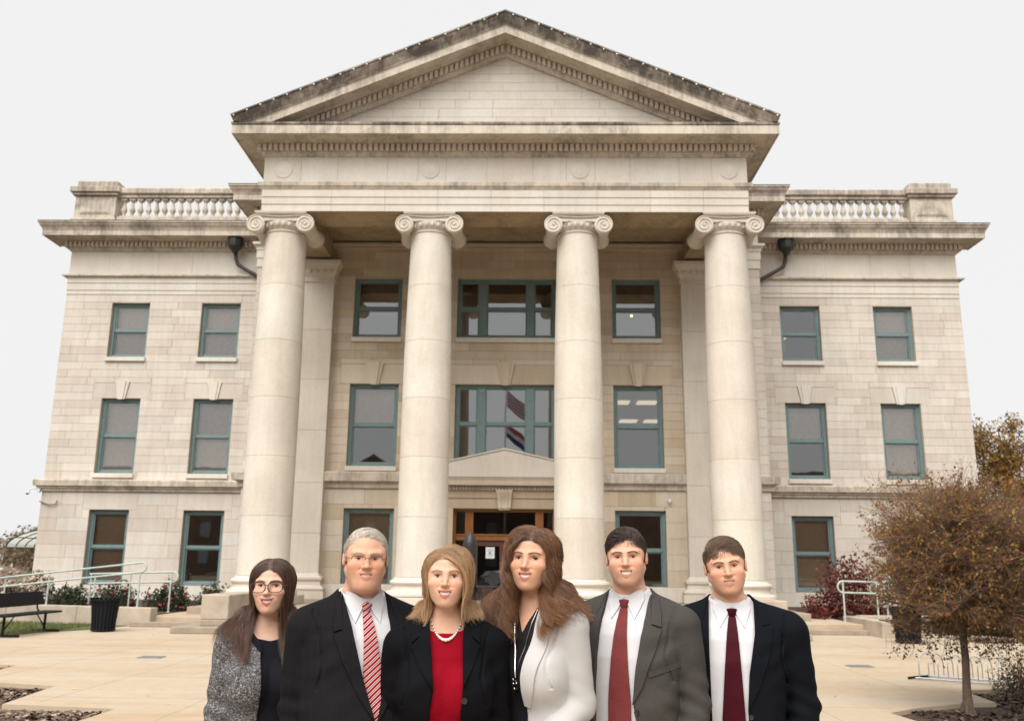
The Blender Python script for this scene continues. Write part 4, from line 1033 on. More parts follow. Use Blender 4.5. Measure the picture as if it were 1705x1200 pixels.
g = MB(); k = [(0.0, 3.43), (0.14, 3.43), (0.18, 3.50), (0.16, 3.60), (0.17, 3.75), (0.24, 3.92), (0.30, 4.05), (0.30, 4.10), (0.0, 4.10)]
for x0, x1, z in ((-0.27, 0.27, 1),):
    vs = [(-0.20-0.075*(z_-3.43)/0.67, PV-0.1-o, z_) for o, z_ in k]+[(0.20+0.075*(z_-3.43)/0.67, PV-0.1-o, z_) for o, z_ in k]; n = len(k)
    g.add(vs, [tuple(range(n)), tuple(range(2*n-1, n-1, -1))]+[(i, i+n, (i+1) % n+n, (i+1) % n) for i in range(n)])
for x in (-0.12, 0.0, 0.12): g.tube([(x, PV-0.1-o-0.005, z_) for o, z_ in k[1:8]], 0.02, 5)
g.build('console', MP, dso, smooth=30)
dr = MB(); Yd = PV+0.14
dr.cbox(-1.745, -1.65, Yd, Yd+0.16, FLOOR+0.01, 3.465, 0.006); dr.cbox(1.65, 1.745, Yd, Yd+0.16, FLOOR+0.01, 3.465, 0.006)
dr.cbox(-1.65, 1.65, Yd+0.003, Yd+0.16, 3.38, 3.465, 0.006); dr.cbox(-1.65, 1.65, Yd-0.01, Yd+0.16, 2.42, 2.63, 0.012); dr.cbox(-1.65, 1.65, Yd-0.04, Yd+0.0, 2.58, 2.64, 0.012)
for s in (-1, 1):
    dr.cbox(*sorted((s*1.06, s*1.34)), Yd+0.004, Yd+0.16, 2.63, 3.38, 0.006); dr.cbox(*sorted((s*1.06, s*1.34)), Yd+0.004, Yd+0.16, FLOOR+0.01, 2.42, 0.006)
    dr.box(*sorted((s*1.19, s*1.21)), Yd-0.012, Yd+0.02, 2.64, 3.38)
    dr.cbox(*sorted((s*1.34, s*1.65)), Yd+0.02, Yd+0.14, FLOOR+0.01, 1.0, 0.006)
door = dr.build('entrance_door', M_WOOD, house)
def pane(x0, x1, z0, z1, y, parent, m=M_GLASS):
    b = MB(); b.add([(x0, y, z0), (x1, y, z0), (x1, y, z1), (x0, y, z1)], [(0, 1, 2, 3)]); return b.build('pane', m, parent)
M_GDARK = glass_mat('door_glass', 0.02, (0.5, 0.5, 0.5))
pane(-1.06, 1.06, 2.63, 3.38, Yd+0.10, door, M_GDARK)
for s in (-1, 1):
    pane(*sorted((s*1.34, s*1.65)), 2.63, 3.38, Yd+0.10, door, M_GDARK); pane(*sorted((s*1.34, s*1.65)), 1.0, 2.42, Yd+0.10, door, M_GDARK)
    lf = MB(); x0, x1 = sorted((s*0.006, s*1.055)); y = Yd+0.05
    lf.cbox(x0, x0+0.15, y, y+0.06, FLOOR+0.02, 2.41, 0.004); lf.cbox(x1-0.15, x1, y, y+0.06, FLOOR+0.02, 2.41, 0.004)
    lf.cbox(x0+0.15, x1-0.15, y+0.002, y+0.06, 2.24, 2.41, 0.004); lf.cbox(x0+0.15, x1-0.15, y+0.002, y+0.06, FLOOR+0.02, 0.85, 0.004)
    lo = lf.build('door_leaf', M_LEAF, door)
    pane(x0+0.15, x1-0.15, 0.85, 2.24, y+0.03, door, M_GDARK)
    b = MB(); xh = s*0.11; b.tube([(xh, y, 1.65), (xh, y-0.06, 1.65), (xh, y-0.06, 1.35), (xh, y, 1.35)], 0.014, 6); b.build('handle', plain('brass_handle', (0.4, 0.3, 0.15), 0.35, 1.0), door)
M_PAPER = plain('white_paper', (0.72, 0.74, 0.75), 0.7, var=0.03)
b = MB(); b.box(-0.62, -0.32, Yd+0.048, Yd+0.05, 1.83, 2.20); no = b.build('notice', M_PAPER, door)
b = MB()
for z, w in ((2.13, 0.2), (2.09, 0.22), (2.06, 0.18), (1.95, 0.2), (1.91, 0.16)): b.box(-0.47-w/2, -0.47+w/2, Yd+0.0465, Yd+0.0478, z-0.006, z+0.006)
b.box(-0.52, -0.43, Yd+0.0465, Yd+0.0478, 1.97, 2.04)
b.build('printed_text', plain('pale_blue_ink', (0.18, 0.28, 0.38), 0.7), door)
b = MB(); b.lathe([(0.05, 0), (0.06, -0.04), (0.055, -0.09)], n=10); b.sphere((0, 0, -0.10), 0.05, 10, 6)
o = b.build('dome_camera', plain('white_plastic', (0.7, 0.7, 0.68), 0.4), None, smooth=40); o.location = (5.62, PV-0.10, 3.86); o.parent = pw

# ---- behind the windows: rooms, ceiling lamps, roof
b = MB()
for z in (0.42, 4.1, 8.75, 13.2): b.box(-17.1, 17.1, 0.46 if z > 0.5 else 0.46, 22.9, z-0.12, z+0.12)
for z in (0.42, 4.1, 8.75, 13.2): b.box(-8.9, 8.9, PV+0.46, 0.455, z-0.12, z+0.12)
b.box(-17.1, 17.1, 22.9, 23.1, GND, 13.6)
for x in (-17.3, -13.3, -9.2, -2.6, 2.6, 9.2, 13.3, 17.3): b.box(x-0.06, x+0.06, PV+0.47 if abs(x) < 9 else 0.47, 22.9, 0.3, 13.6)
for s in (-1, 1): b.box(*sorted((s*8.95, s*9.07)), PV+0.46, 0.46, 0.3, 13.6)
inn = b.build('interior', M_INT, house)
b = MB(); b.box(-17.55, 17.55, 0.46, 24, 14.3, 14.5); b.box(-9.0, 9.0, PV+0.46, 0.455, 14.3, 14.5); b.box(-17.55, -17.4, 0.46, 24, GND, 14.3); b.box(17.4, 17.55, 0.46, 24, GND, 14.3); b.box(-17.4, 17.4, 23.8, 24, GND, 14.3); b.build('roof', MM, house)
M_LAMP, _nt, _b = mat('ceiling_lamp'); _b.inputs['Emission Color'].default_value = (1, 0.88, 0.62, 1); _b.inputs['Emission Strength'].default_value = 0.65
M_LAMP2, _nt, _b = mat('ceiling_lamp_bright'); _b.inputs['Emission Color'].default_value = (1, 0.80, 0.48, 1); _b.inputs['Emission Strength'].default_value = 2.2
def lamp(x0, x1, y0, y1, z, m=M_LAMP):
    b = MB(); b.box(x0, x1, y0, y1, z-0.05, z-0.01); b.build('ceiling_lamp', m, inn)
for x in (3.9, 5.1):
    for k, y in enumerate((-0.6, 4.6, 9.8)): lamp(x-0.5+0.95*k, x+0.35+0.95*k, y, y+0.8, 8.62)
lamp(10.75, 11.25, 1.4, 2.0, 10.75); lamp(-12.4, -11.4, 1.5, 1.7, 7.75); lamp(11.5, 12.2, 1.5, 1.7, 7.55)
for y in (-1.5, 0.5): lamp(4.2, 5.3, y, y+0.35, 3.97, M_LAMP2)
b = MB(); b.sphere((4.75, -0.4, 11.02), 0.055, 10, 8); b.build('pendant_lamp', M_LAMP2, inn, smooth=60)
flush_stones(300)
# ================================================================== plaza, steps, beds
rm = np.random.RandomState(5)
m, nt, b = mat('plaza_concrete'); M_CONC = m
p = world_pos(nt); ps = world_pos(nt, 0.35, 1.6, 1)
c = ramp(nt, noise(nt, 0.5, 6, 0.62, ps, 0.3), [(0.28, (0.41, 0.285, 0.168)), (0.45, (0.455, 0.365, 0.265)), (0.60, (0.475, 0.40, 0.312)), (0.74, (0.43, 0.30, 0.182))])
c = mixrgb(nt, 0.5, c, ramp(nt, noise(nt, 5, 6, 0.7, p), [(0.3, (0.82, 0.80, 0.78)), (0.7, (1.04, 1.03, 1.02))]), 'MULTIPLY')
c = mixrgb(nt, 0.5, c, ramp(nt, noise(nt, 130, 3, 0.7, p), [(0.3, (0.80, 0.79, 0.78)), (0.6, (1.0, 1.0, 1.0))]), 'MULTIPLY')
c = mixrgb(nt, ramp(nt, noise(nt, 0.9, 5, 0.7, p, 0.8), [(0.62, (0, 0, 0)), (0.78, (0.45, 0.45, 0.45))]), c, (0.42, 0.24, 0.105, 1))
c = mixrgb(nt, ramp(nt, noise(nt, 0.42, 7, 0.72, p, 1.2), [(0.54, (0, 0, 0)), (0.72, (0.55, 0.55, 0.55))]), c, (0.30, 0.235, 0.165, 1))
v_ = N(nt, 'ShaderNodeTexVoronoi'); v_.inputs['Scale'].default_value = 2.6; nt.links.new(p, v_.inputs['Vector'])
c = mixrgb(nt, ramp(nt, v_.outputs['Distance'], [(0.03, (0.6, 0.6, 0.6)), (0.075, (0, 0, 0))]), c, (0.22, 0.17, 0.12, 1))
nt.links.new(c, b.inputs['Base Color']); b.inputs['Roughness'].default_value = 0.8; b.inputs['Specular IOR Level'].default_value = 0.3
bump(nt, b, noise(nt, 60, 5, 0.7, p), 0.3, 0.006)
M_STEP = plain('step_concrete', (0.30, 0.245, 0.185), 0.85, scale=2.2, var=0.22, bmp=0.3)
M_KERB = plain('planter_concrete', (0.40, 0.335, 0.265), 0.85, scale=1.6, var=0.22, bmp=0.3)
def soil_mat(name, cols, sc=60):
    m, nt, b = mat(name); p = world_pos(nt)
    v = N(nt, 'ShaderNodeTexVoronoi'); v.inputs['Scale'].default_value = sc; nt.links.new(p, v.inputs['Vector'])
    sep = N(nt, 'ShaderNodeSeparateColor'); nt.links.new(v.outputs['Color'], sep.inputs[0])
    nt.links.new(ramp(nt, sep.outputs[0], cols), b.inputs['Base Color']); b.inputs['Roughness'].default_value = 0.95
    bump(nt, b, v.outputs['Distance'], 0.9, 0.02); return m
M_MULCH = soil_mat('wood_mulch', [(0.0, (0.055, 0.032, 0.022)), (0.5, (0.12, 0.075, 0.052)), (0.8, (0.22, 0.15, 0.11)), (1.0, (0.33, 0.25, 0.19))], 45)
M_MULCHD = soil_mat('dark_mulch', [(0.0, (0.030, 0.018, 0.012)), (0.6, (0.065, 0.038, 0.026)), (1.0, (0.15, 0.095, 0.065))], 45)
M_GRASS = plain('lawn_soil', (0.075, 0.085, 0.022), 0.95, scale=9, var=0.4)
M_FIELD = plain('far_field', (0.12, 0.095, 0.055), 0.95, scale=0.08, var=0.3)
b = MB(); b.box(-1500, 1500, -1500, 1500, -0.5, -0.09); b.build('ground', M_FIELD, kind='structure')
def sheet(name, pts, z, th, m, kind='structure'):
    b = MB(); n = len(pts); b.v = [(x, y, z) for x, y in pts]+[(x, y, z-th) for x, y in pts]
    b.f = [tuple(range(n))]+[(i, i+n, (i+1) % n+n, (i+1) % n) for i in range(n)]
    me = bpy.data.meshes.new(name); me.from_pydata(b.v, [], b.f); bm = bmesh.new(); bm.from_mesh(me); bmesh.ops.triangulate(bm, faces=[f for f in bm.faces if len(f.verts) > 4]); bmesh.ops.recalc_face_normals(bm, faces=bm.faces); bm.to_mesh(me); bm.free()
    return link(name, me, m, None, kind=kind)
# the slab's edge steps round the mulch beds on both sides
plaza_pts = [(-10.35, -8.0), (12.5, -8.0), (12.5, -12.6), (30, -12.9), (30, -17.6), (9.8, -18.2), (8.9, -20.2), (6.82, -20.75), (6.70, -21.93), (6.28, -22.02), (5.55, -22.42), (5.02, -22.86), (5.10, -23.5), (5.4, -24.6), (5.4, -60), (-2.2, -60), (-2.2, -25.1), (-3.84, -24.6), (-3.80, -23.32), (-5.22, -23.10), (-5.42, -21.53), (-7.0, -21.05), (-7.22, -19.24), (-9.0, -18.9), (-9.3, -17.3), (-30, -16.4), (-30, -14.95), (-10.7, -14.62), (-10.42, -12.6), (-9.75, -11.6), (-9.55, -10.4)]
sheet('plaza', plaza_pts, 0.0, 0.3, M_CONC)
sheet('mulch_bed', [(-30, -16), (-2.1, -16), (-2.1, -61), (-30, -61)], -0.055, 0.03, M_MULCH)
sheet('mulch_bed', [(4.6, -12), (40, -12), (40, -61), (4.6, -61)], -0.05, 0.03, M_MULCHD)
sheet('lawn', [(-60, -15.0), (-10.68, -14.63), (-10.40, -12.62), (-9.72, -11.62), (-9.40, -10.2), (-60, -4.0)], 0.015, 0.04, M_GRASS)
# bark chips and fallen leaves lying on the beds: nobody could count them
def scatter(name, polyfn, n, size, m, z0, flat=0.5, seed=1, lift=0.02):
    rg = np.random.default_rng(seed); V = []; Fc = []
    for i in range(n):
        x, y = polyfn(rg); a = rg.random()*6.28; L = size*(0.5+rg.random()); w = L*(0.25+0.35*rg.random()); t = (rg.random()-0.5)*flat; t2 = (rg.random()-0.5)*flat
        ux = np.array([math.cos(a), math.sin(a), t]); uy = np.array([-math.sin(a), math.cos(a), t2]); c = np.array([x, y, z0+lift*rg.random()+0.004])
        k = len(V); V += [tuple(c-ux*L/2-uy*w/2), tuple(c+ux*L/2-uy*w/2), tuple(c+ux*L/2+uy*w/2), tuple(c-ux*L/2+uy*w/2)]
        Fc.append((k, k+1, k+2, k+3))
    return link(name, np_mesh(name, np.array(V), np.array(Fc), False), m, None, kind='stuff')
def tri_pick(polys):
    def f(rg):
        (x0, x1, y0, y1) = polys[rg.integers(len(polys))]; return x0+(x1-x0)*rg.random(), y0+(y1-y0)*rg.random()
    return f
m, nt, b = mat('bark_chip'); M_CHIP = m
nt.links.new(ramp(nt, N(nt, 'ShaderNodeNewGeometry').outputs['Random Per Island'], [(0, (0.05, 0.03, 0.02)), (0.5, (0.14, 0.09, 0.06)), (0.85, (0.25, 0.18, 0.13)), (1, (0.42, 0.34, 0.27))]), b.inputs['Base Color']); b.inputs['Roughness'].default_value = 0.9
m, nt, b = mat('dark_bark_chip'); M_CHIPD = m
nt.links.new(ramp(nt, N(nt, 'ShaderNodeNewGeometry').outputs['Random Per Island'], [(0, (0.022, 0.013, 0.009)), (0.7, (0.065, 0.038, 0.026)), (1, (0.18, 0.12, 0.085))]), b.inputs['Base Color']); b.inputs['Roughness'].default_value = 0.9
scatter('bark_chips', tri_pick([(-8.5, -3.82, -24.6, -23.34), (-7.4, -5.44, -23.2, -21.6), (-8.5, -7.2, -21.2, -19.3)]), 9000, 0.075, M_CHIP, -0.05, 0.9, 2)
scatter('bark_chips', tri_pick([(5.4, 9.2, -24.5, -22.45), (6.7, 9.5, -22.5, -20.9)]), 9000, 0.06, M_CHIPD, -0.045, 0.9, 3)
scatter('bark_chips', tri_pick([(10.9, 14.5, -12.5, -11.2)]), 1500, 0.08, M_CHIP, 0.01, 0.9, 4)
m, nt, b = mat('fallen_leaf'); M_FALL = m
nt.links.new(ramp(nt, N(nt, 'ShaderNodeNewGeometry').outputs['Random Per Island'], [(0, (0.30, 0.17, 0.06)), (0.5, (0.42, 0.27, 0.13)), (1, (0.5, 0.38, 0.24))]), b.inputs['Base Color']); b.inputs['Roughness'].default_value = 0.8
scatter('fallen_leaves', tri_pick([(-8, 8, -22, -11), (-5, 6, -24, -20)]), 90, 0.05, M_FALL, 0.0, 0.5, 8)
scatter('fallen_leaves', tri_pick([(5.5, 8, -24, -21.2)]), 12, 0.13, M_FALL, -0.02, 0.6, 9)
m, nt, b = mat('grass_blade'); M_BLADE = m
nt.links.new(ramp(nt, N(nt, 'ShaderNodeNewGeometry').outputs['Random Per Island'], [(0, (0.05, 0.075, 0.015)), (0.6, (0.095, 0.13, 0.028)), (1, (0.22, 0.19, 0.07))]), b.inputs['Base Color']); b.inputs['Roughness'].default_value = 0.7
rg = np.random.default_rng(4); V = []; Fc = []
for i in range(14000):
    x = -10.2-4.6*rg.random()**1.3; y = -14.8+5.6*rg.random(); a = rg.random()*3.14; h = 0.03+0.05*rg.random(); w = 0.006; lx, ly = (rg.random(2)-0.5)*0.05
    if x > -10.42+0.28*max(0, y+12.6)*0.9 and y < -10.3: x -= 0.5
    k = len(V); V += [(x-w*math.cos(a), y-w*math.sin(a), 0.012), (x+w*math.cos(a), y+w*math.sin(a), 0.012), (x+lx, y+ly, 0.012+h)]; Fc.append((k, k+1, k+2))
link('grass', np_mesh('grass', np.array(V), np.array(Fc), False), M_BLADE, None, kind='stuff')
# expansion joints between the plaza slabs
M_JOINT = plain('joint_filler', (0.33, 0.255, 0.175), 0.9, var=0.3)
b = MB()
for k in range(-5, 6):
    x = 0.6+k*1.83
    if -10 < x < 9.5: b.box(x-0.006, x+0.006, -20.6 if x > 5 else -18.7 if x < -7 else -21 if x < -5.3 else -23 if x < -3.7 else -30, -12.55, -0.002, 0.0012)
for y in (-14.1, -16.2, -18.3, -20.4, -22.5, -24.6): b.box(-9.6 if y > -17 else -7.1 if y > -21 else -5.2 if y > -23 else -3.7, 9.2 if y > -18.2 else 6.6 if y > -21.5 else 5.2, y-0.006, y+0.006, -0.002, 0.0015)
b.build('expansion_joints', M_JOINT, kind='structure')
# drain covers
M_IRON = plain('drain_iron', (0.20, 0.19, 0.18), 0.7)
for (x, y, l) in ((-5.67, -17.8, 'pale iron drain cover in the paving beside the woman in tweed'), (6.47, -17.82, 'iron drain cover in the paving left of the bike rack')):
    b = MB(); b.cbox(-0.20, 0.20, -0.16, 0.16, -0.01, 0.012, 0.004)
    for k in range(7): b.box(-0.16, 0.16, -0.125+k*0.04, -0.11+k*0.04, 0.0125, 0.016)
    o = b.build('drain_cover', M_IRON); o.location = (x, y, 0.001); tag(o, l, 'drain cover', 'drain covers in the plaza')
# landing with two low steps, planting strip, steps before the portico
st = thing('entrance_steps', (0, 0, 0), 'wide low concrete steps and landing leading up to the portico', 'steps')
b = MB(); b.cbox(-8.95, 9.35, -10.12, -3.3, 0.0, 0.24, 0.012); b.build('landing', M_CONC, st)
b = MB(); b.cbox(-9.25, 9.6, -10.48, -10.125, 0.0, 0.12, 0.012); b.build('step', M_STEP, st)
for x0, x1, y, z0, z1 in ((-7.42, 7.30, -12.5, 0.0, 0.145), (-6.92, 6.95, -12.0, 0.145, 0.29)):
    b = MB(); b.cbox(x0, x1, y, -10.5, z0+0.0005, z1, 0.015); b.build('step', M_STEP, st)
b = MB(); b.cbox(-6.25, 6.25, -11.5, -9.0, 0.2905, 0.449, 0.012); b.build('step', M_STEP, st)
b = MB(); b.cbox(-8.35, 8.35, -9.02, PV+0.0, 0.1, FLOOR-0.012, 0.012); b.build('portico_floor', M_STEP, st)
for s in (-1, 1):
    b = MB(); b.cbox(*sorted((s*6.93, s*6.27)), -11.98, -9.03, 0.2905, 0.86, 0.02); b.build('cheek_block', M_KERB, st)
def wall_along(name, P, Q, th, z0, z1, m, label, group=None):
    P, Q = Vector(P), Vector(Q); d = (Q-P); L = d.length; b = MB(); n = 4
    for k in range(n): b.cbox(k*L/n+0.003, (k+1)*L/n-0.003, 0, th, z0, z1, 0.015)
    o = b.build(name, m); o.location = (P.x, P.y, 0); o.rotation_euler = (0, 0, math.atan2(d.y, d.x)); tag(o, label, 'wall', group); return o
wall_along('planter_wall', (-17.5, -8.1), (-8.78, -10.36), 0.30, -0.02, 0.46, M_KERB, 'low pale concrete planter wall behind the black bench and litter bin')
b = MB(); b.cbox(9.32, 9.66, -11.35, -8.6, -0.02, 0.38, 0.015); o = b.build('planter_wall', M_KERB); tag(o, 'short concrete cheek wall beside the steps, next to the bin under the tree', 'wall')
wall_along('planter_wall', (9.68, -8.9), (17.5, -8.2), 0.3, -0.02, 0.40, M_KERB, 'low concrete planter wall half hidden behind the small tree')
M_SOIL = M_MULCHD
sheet('planting_bed', [(-18, -7.6), (-8.97, -9.95), (-8.97, 0.0), (-18, 0.0)], 0.25, 0.3, M_SOIL)
sheet('planting_bed', [(9.68, -8.6), (18, -8.0), (18, 0.0), (9.40, 0.0)], 0.25, 0.3, M_SOIL)
def rotm(yaw, pitch, roll):
    return np.array(Matrix.Rotation(R(yaw), 3, 'Z') @ Matrix.Rotation(R(pitch), 3, 'X') @ Matrix.Rotation(R(roll), 3, 'Y'), f32)
def axis_pts(lo, hi, coarse, fines):
    """sorted grid lines: coarse steps with finer stretches (a, b, step)"""
    out = [lo]
    while out[-1] < hi:
        st = coarse
        for a, b, s_ in fines:
            if a-1e-6 <= out[-1] < b: st = min(st, s_)
            elif out[-1] < a < out[-1]+st: st = a-out[-1]
        out.append(out[-1]+max(st, 1e-4))
    return np.array(out, f32)
class Person: pass
HAIRLINE_M = [(-0.12, .070), (-0.085, .066), (-0.065, .055), (-0.045, .030), (-0.030, .004), (-0.012, -.012), (0.004, -.005), (0.03, -.030), (0.055, -.062), (0.11, -.074)]
HAIRLINE_F = [(-0.12, .068), (-0.085, .064), (-0.065, .052), (-0.05, .030), (-0.034, .0), (-0.015, -.025), (0.02, -.045), (0.055, -.075), (0.11, -.085)]
def make_person(B):
    O = Person(); O.B = B
    H = dict(HEAD0); H.update(B.get('head', {})); O.H = H
    by = R(B['body_yaw']); E = at(B['eye'][0], B['eye'][1], CAM.y+B['dist'])
    hs = B['hs']; Rh = rotm(B['head_rot'][0]-B['body_yaw'], B['head_rot'][1], B['head_rot'][2])
    eo = hs*Rh@np.array([0, -0.085, 0], f32)
    hc = np.array([B.get('hx', 0), B.get('hy', -0.012), E.z-eo[2]], f32)
    c, s = math.cos(by), math.sin(by); q = hc+eo
    loc = Vector((E.x-(c*q[0]-s*q[1]), E.y-(s*q[0]+c*q[1]), 0))
    B['u'] = u = float(hc[2]/1.64); O.u, O.hc, O.Rh, O.hs, O.loc = u, hc, Rh, hs, loc
    for k, v in dict(w=1, d=1, sh=0.185, drop=0, belly=0, bust=0, ar=1, seed=1.0, jg=0.020).items(): B.setdefault(k, v)
    sh = B['sh']
    B.setdefault('arm', [[(sg*(sh+0.008), 0.014, 1.392*u), (sg*(sh+B.get('el', 0.030)), 0.040, 1.11*u), (sg*(sh+B.get('el', 0.03)-0.02), -0.035, 0.875*u)] for sg in (-1, 1)])
    T = make_torso(B); O.T = T; O.H0 = hc[2]
    toh = lambda p: [sum(Rh[j, i]*(p[j]-hc[j]) for j in range(3))/hs for i in range(3)]
    O.toh = toh; O.fromh = lambda a: (np.asarray(a, f32)*hs)@Rh.T+hc
    na = O.fromh([0, 0.020, -0.070]); nb = (0, 0.032, 1.425*u); nr = B.get('neck', 0.056)
    O.neck = lambda p, g=0.0: cap(p, na, nb, nr*hs, nr*hs*1.10)-g
    hd = lambda p: head_sdf(toh(p), H)*hs
    def skin(p):
        return smin(smin(T(p, True, 0.0), O.neck(p), 0.045), hd(p), 0.02)
    O.skin = skin
    zc = hc[2]-0.135*hs
    def field(G):
        z1 = G[2][0, 0]; k = int(np.searchsorted(z1, zc)); out = np.empty(G[0].shape, f32)
        lo = [g[:, :, :k] for g in G]; hi = [g[:, :, k:] for g in G]
        b = smin(T(lo, True), O.neck(lo), 0.045)
        for sg in (-1, 1): b = smin(b, cap(lo, (sg*0.09, 0.01, 0.86*u), (sg*0.095, 0.015, 0.48*u), 0.075, 0.052), 0.03); b = smin(b, cap(lo, (sg*0.095, 0.015, 0.48*u), (sg*0.10, 0.03, 0.06), 0.052, 0.036), 0.01)
        kk = int(np.searchsorted(z1[:k], zc-0.06))                      # blend the head's underside in where it reaches below the cut
        b2 = [g[:, :, kk:] for g in lo]; b[:, :, kk:] = smin(b[:, :, kk:], hd(b2), 0.02)
        out[:, :, :k] = b
        out[:, :, k:] = smin(smin(O.neck(hi), T(hi, False), 0.045), hd(hi), 0.02)
        return out
    f = 0.0024*hs; hb = 0.112*hs
    xs = axis_pts(-0.42, 0.42, 0.014, [(hc[0]-hb, hc[0]+hb, f)]); ys = axis_pts(-0.33, 0.22, 0.012, [(hc[1]-0.148*hs, hc[1]-0.03*hs, f), (hc[1]-0.03*hs, hc[1]+0.12*hs, 0.004)])
    zs = axis_pts(-0.02, hc[2]+0.15*hs, 0.03, [(0.82*u, 1.20*u, 0.014), (1.20*u, zc, 0.007), (zc-0.01, hc[2]+0.052*hs, f), (hc[2]+0.052*hs, hc[2]+0.15*hs, 0.0042)])
    pts, fs = nets(field, xs, ys, zs)
    # hands: palm, four fingers and a thumb each, rooted in the wrist
    for k, sg in ((0, -1), (1, 1)):
        Wr = np.array(B['arm'][k][2]); El = np.array(B['arm'][k][1]); a = (Wr-El)/np.linalg.norm(Wr-El)
        nrm = np.array([-sg, 0, 0.0])-a*np.dot([-sg, 0, 0.0], a); nrm /= np.linalg.norm(nrm); side = np.cross(a, nrm)
        if side[1] > 0: side = -side
        fr = np.stack([side, nrm, a], 1)                                # columns: towards the thumb, palm, fingers
        def hand(p):
            d = smin(cap(p, (0, 0, -0.03), (0, 0, 0.03), 0.027, 0.026), ell(p, (0, 0.004, 0.055), (0.041, 0.017, 0.048)), 0.02)
            for i, (x, L) in enumerate(((0.030, .072), (0.010, .080), (-0.010, .075), (-0.029, .060))):
                d = smin(d, chain(p, [(x*0.9, 0.002, 0.085), (x*1.06, 0.006, 0.093+L*0.42), (x*1.06, 0.020, 0.093+L*0.72), (x*1.04, 0.036, 0.09+L*0.90)], [.0095, .0085, .0078, .0068], 0.003), 0.006)
            return smin(d, chain(p, [(0.026, 0.008, 0.025), (0.052, 0.018, 0.055), (0.056, 0.026, 0.080), (0.052, 0.032, 0.100)], [.014, .0115, .0095, .008], 0.003), 0.01)
        hp, hf = nets(hand, axis_pts(-0.06, 0.08, 0.0045, []), axis_pts(-0.04, 0.07, 0.0045, []), axis_pts(-0.07, 0.20, 0.005, []))
        fs = np.concatenate([fs, (hf if np.linalg.det(fr) > 0 else hf[:, ::-1])+len(pts)]); pts = np.concatenate([pts, hp@fr.T.astype(f32)+Wr.astype(f32)])
    me = np_mesh('person', pts, fs)
    hq = np.stack(toh([pts[:, i] for i in range(3)]), 1); col = np.tile(np.array(B['tone'], f32), (len(pts), 1))
    hm = hq[:, 2] > -0.135; hc_ = skin_cols(hq, H, B['tone'], B['hair_col']); col = np.where(hm[:, None], hc_, col)
    hl = np.interp(hq[:, 1], *np.array(B.get('hairline', HAIRLINE_M)).T)
    sc = np.clip((hq[:, 2]-hl)/0.008, 0, 1)*(hq[:, 2] > -0.09)*(np.hypot(hq[:, 0]/0.078, (hq[:, 1]-0.01)/0.1) < 1.06)*B.get('scalp', 0.9)
    if H['ears']: sc *= 1-(np.abs(hq[:, 0]) > 0.0755*H['wide'])*(hq[:, 2] < 0.024)*(np.abs(hq[:, 1]-0.012) < 0.03)
    col = col*(1-sc[:, None])+np.array(B['hair_col'], f32)*0.7*sc[:, None]
    set_col(me, 'tone', col)
    o = link('person', me, M_SKIN, None); o.location = loc; o.rotation_euler = (0, 0, by)
    tag(o, B['label'], 'person', 'people posing in a row before the courthouse'); O.o = o
    # eyes
    camd = Rh.T@(np.array([[c, s, 0], [-s, c, 0], [0, 0, 1]])@(np.array(CAM)-np.array(E))); camd /= np.linalg.norm(camd)
    M_IRIS = plain('iris', B.get('iris', (0.07, 0.035, 0.016)), 0.15, var=0.2, scale=400)
    op = 1.18*B.get('eye_open', 1.0)
    for sg in (-1, 1):
        cx, cz = sg*0.031, -0.001; n1, n2 = 27, 13; V = []; rb = 0.0124
        ys0 = front_y(lambda p: head_sdf(p, H), np.array([cx]), np.array([cz]), -0.13)[0]
        cyy = ys0-0.0024+rb
        lid = lambda t: (0.0050*op*(1-t*t)**0.75+0.0006*t*sg*-1, -0.0042*op*(1-t*t)**0.8)
        for i in range(n1):
            t = -1+2*i/(n1-1); hi_, lo_ = lid(t)
            for j in range(n2):
                z = lo_+(hi_-lo_)*j/(n2-1); x = 0.0136*t; rr = x*x*0.8+z*z
                V.append((cx+x, cyy-math.sqrt(max(rb*rb-min(rr, rb*rb*0.95), 0)), cz+z))
        ic = np.array([cx+camd[0]*0.0105, cz+camd[2]*0.0105])
        FS = [(i*n2+j, (i+1)*n2+j, (i+1)*n2+j+1, i*n2+j+1) for i in range(n1-1) for j in range(n2-1)]
        b = MB(); b.v = [tuple(v) for v in O.fromh(V)]; b.f = FS; me = b.mesh('eye', fix=False); me.shade_smooth()
        for m_ in (M_SCL, M_IRIS, M_PUP): me.materials.append(m_)
        for pl, f_ in zip(me.polygons, FS):
            m_ = np.mean([V[i] for i in f_], 0); dd = math.hypot(m_[0]-ic[0], m_[2]-ic[1]); pl.material_index = 2 if dd < 0.0023 else 1 if dd < 0.0056 else 0
        link('eye', me, None, o)
        b = MB(); up = [(cx+0.0139*t, cyy-math.sqrt(rb*rb-0.8*(0.0136*t)**2-lid(t)[0]**2)-0.0008, cz+lid(t)[0]) for t in np.linspace(-1, 1, 15)]
        b.tube(O.fromh(up), [hs*(0.0009+1.3*B.get('lash', 0.0008)*(1-abs(t)**3)) for t in np.linspace(-1, 1, 15)], 5); b.build('eyelashes', M_LASH, o, smooth=60)
        b = MB(); lw = [(cx+0.0139*t, cyy-math.sqrt(rb*rb-0.8*(0.0136*t)**2-lid(t)[1]**2)-0.0002, cz+lid(t)[1]-0.0004) for t in np.linspace(-1, 1, 15)]
        b.tube(O.fromh(lw), hs*0.0009, 5); b.build('eyelid', M_LID, o, smooth=60)
    # teeth
    mw, smi, oq = H['mouth'], H['smile'], H['open']; V = []; n1, n2 = 23, 5
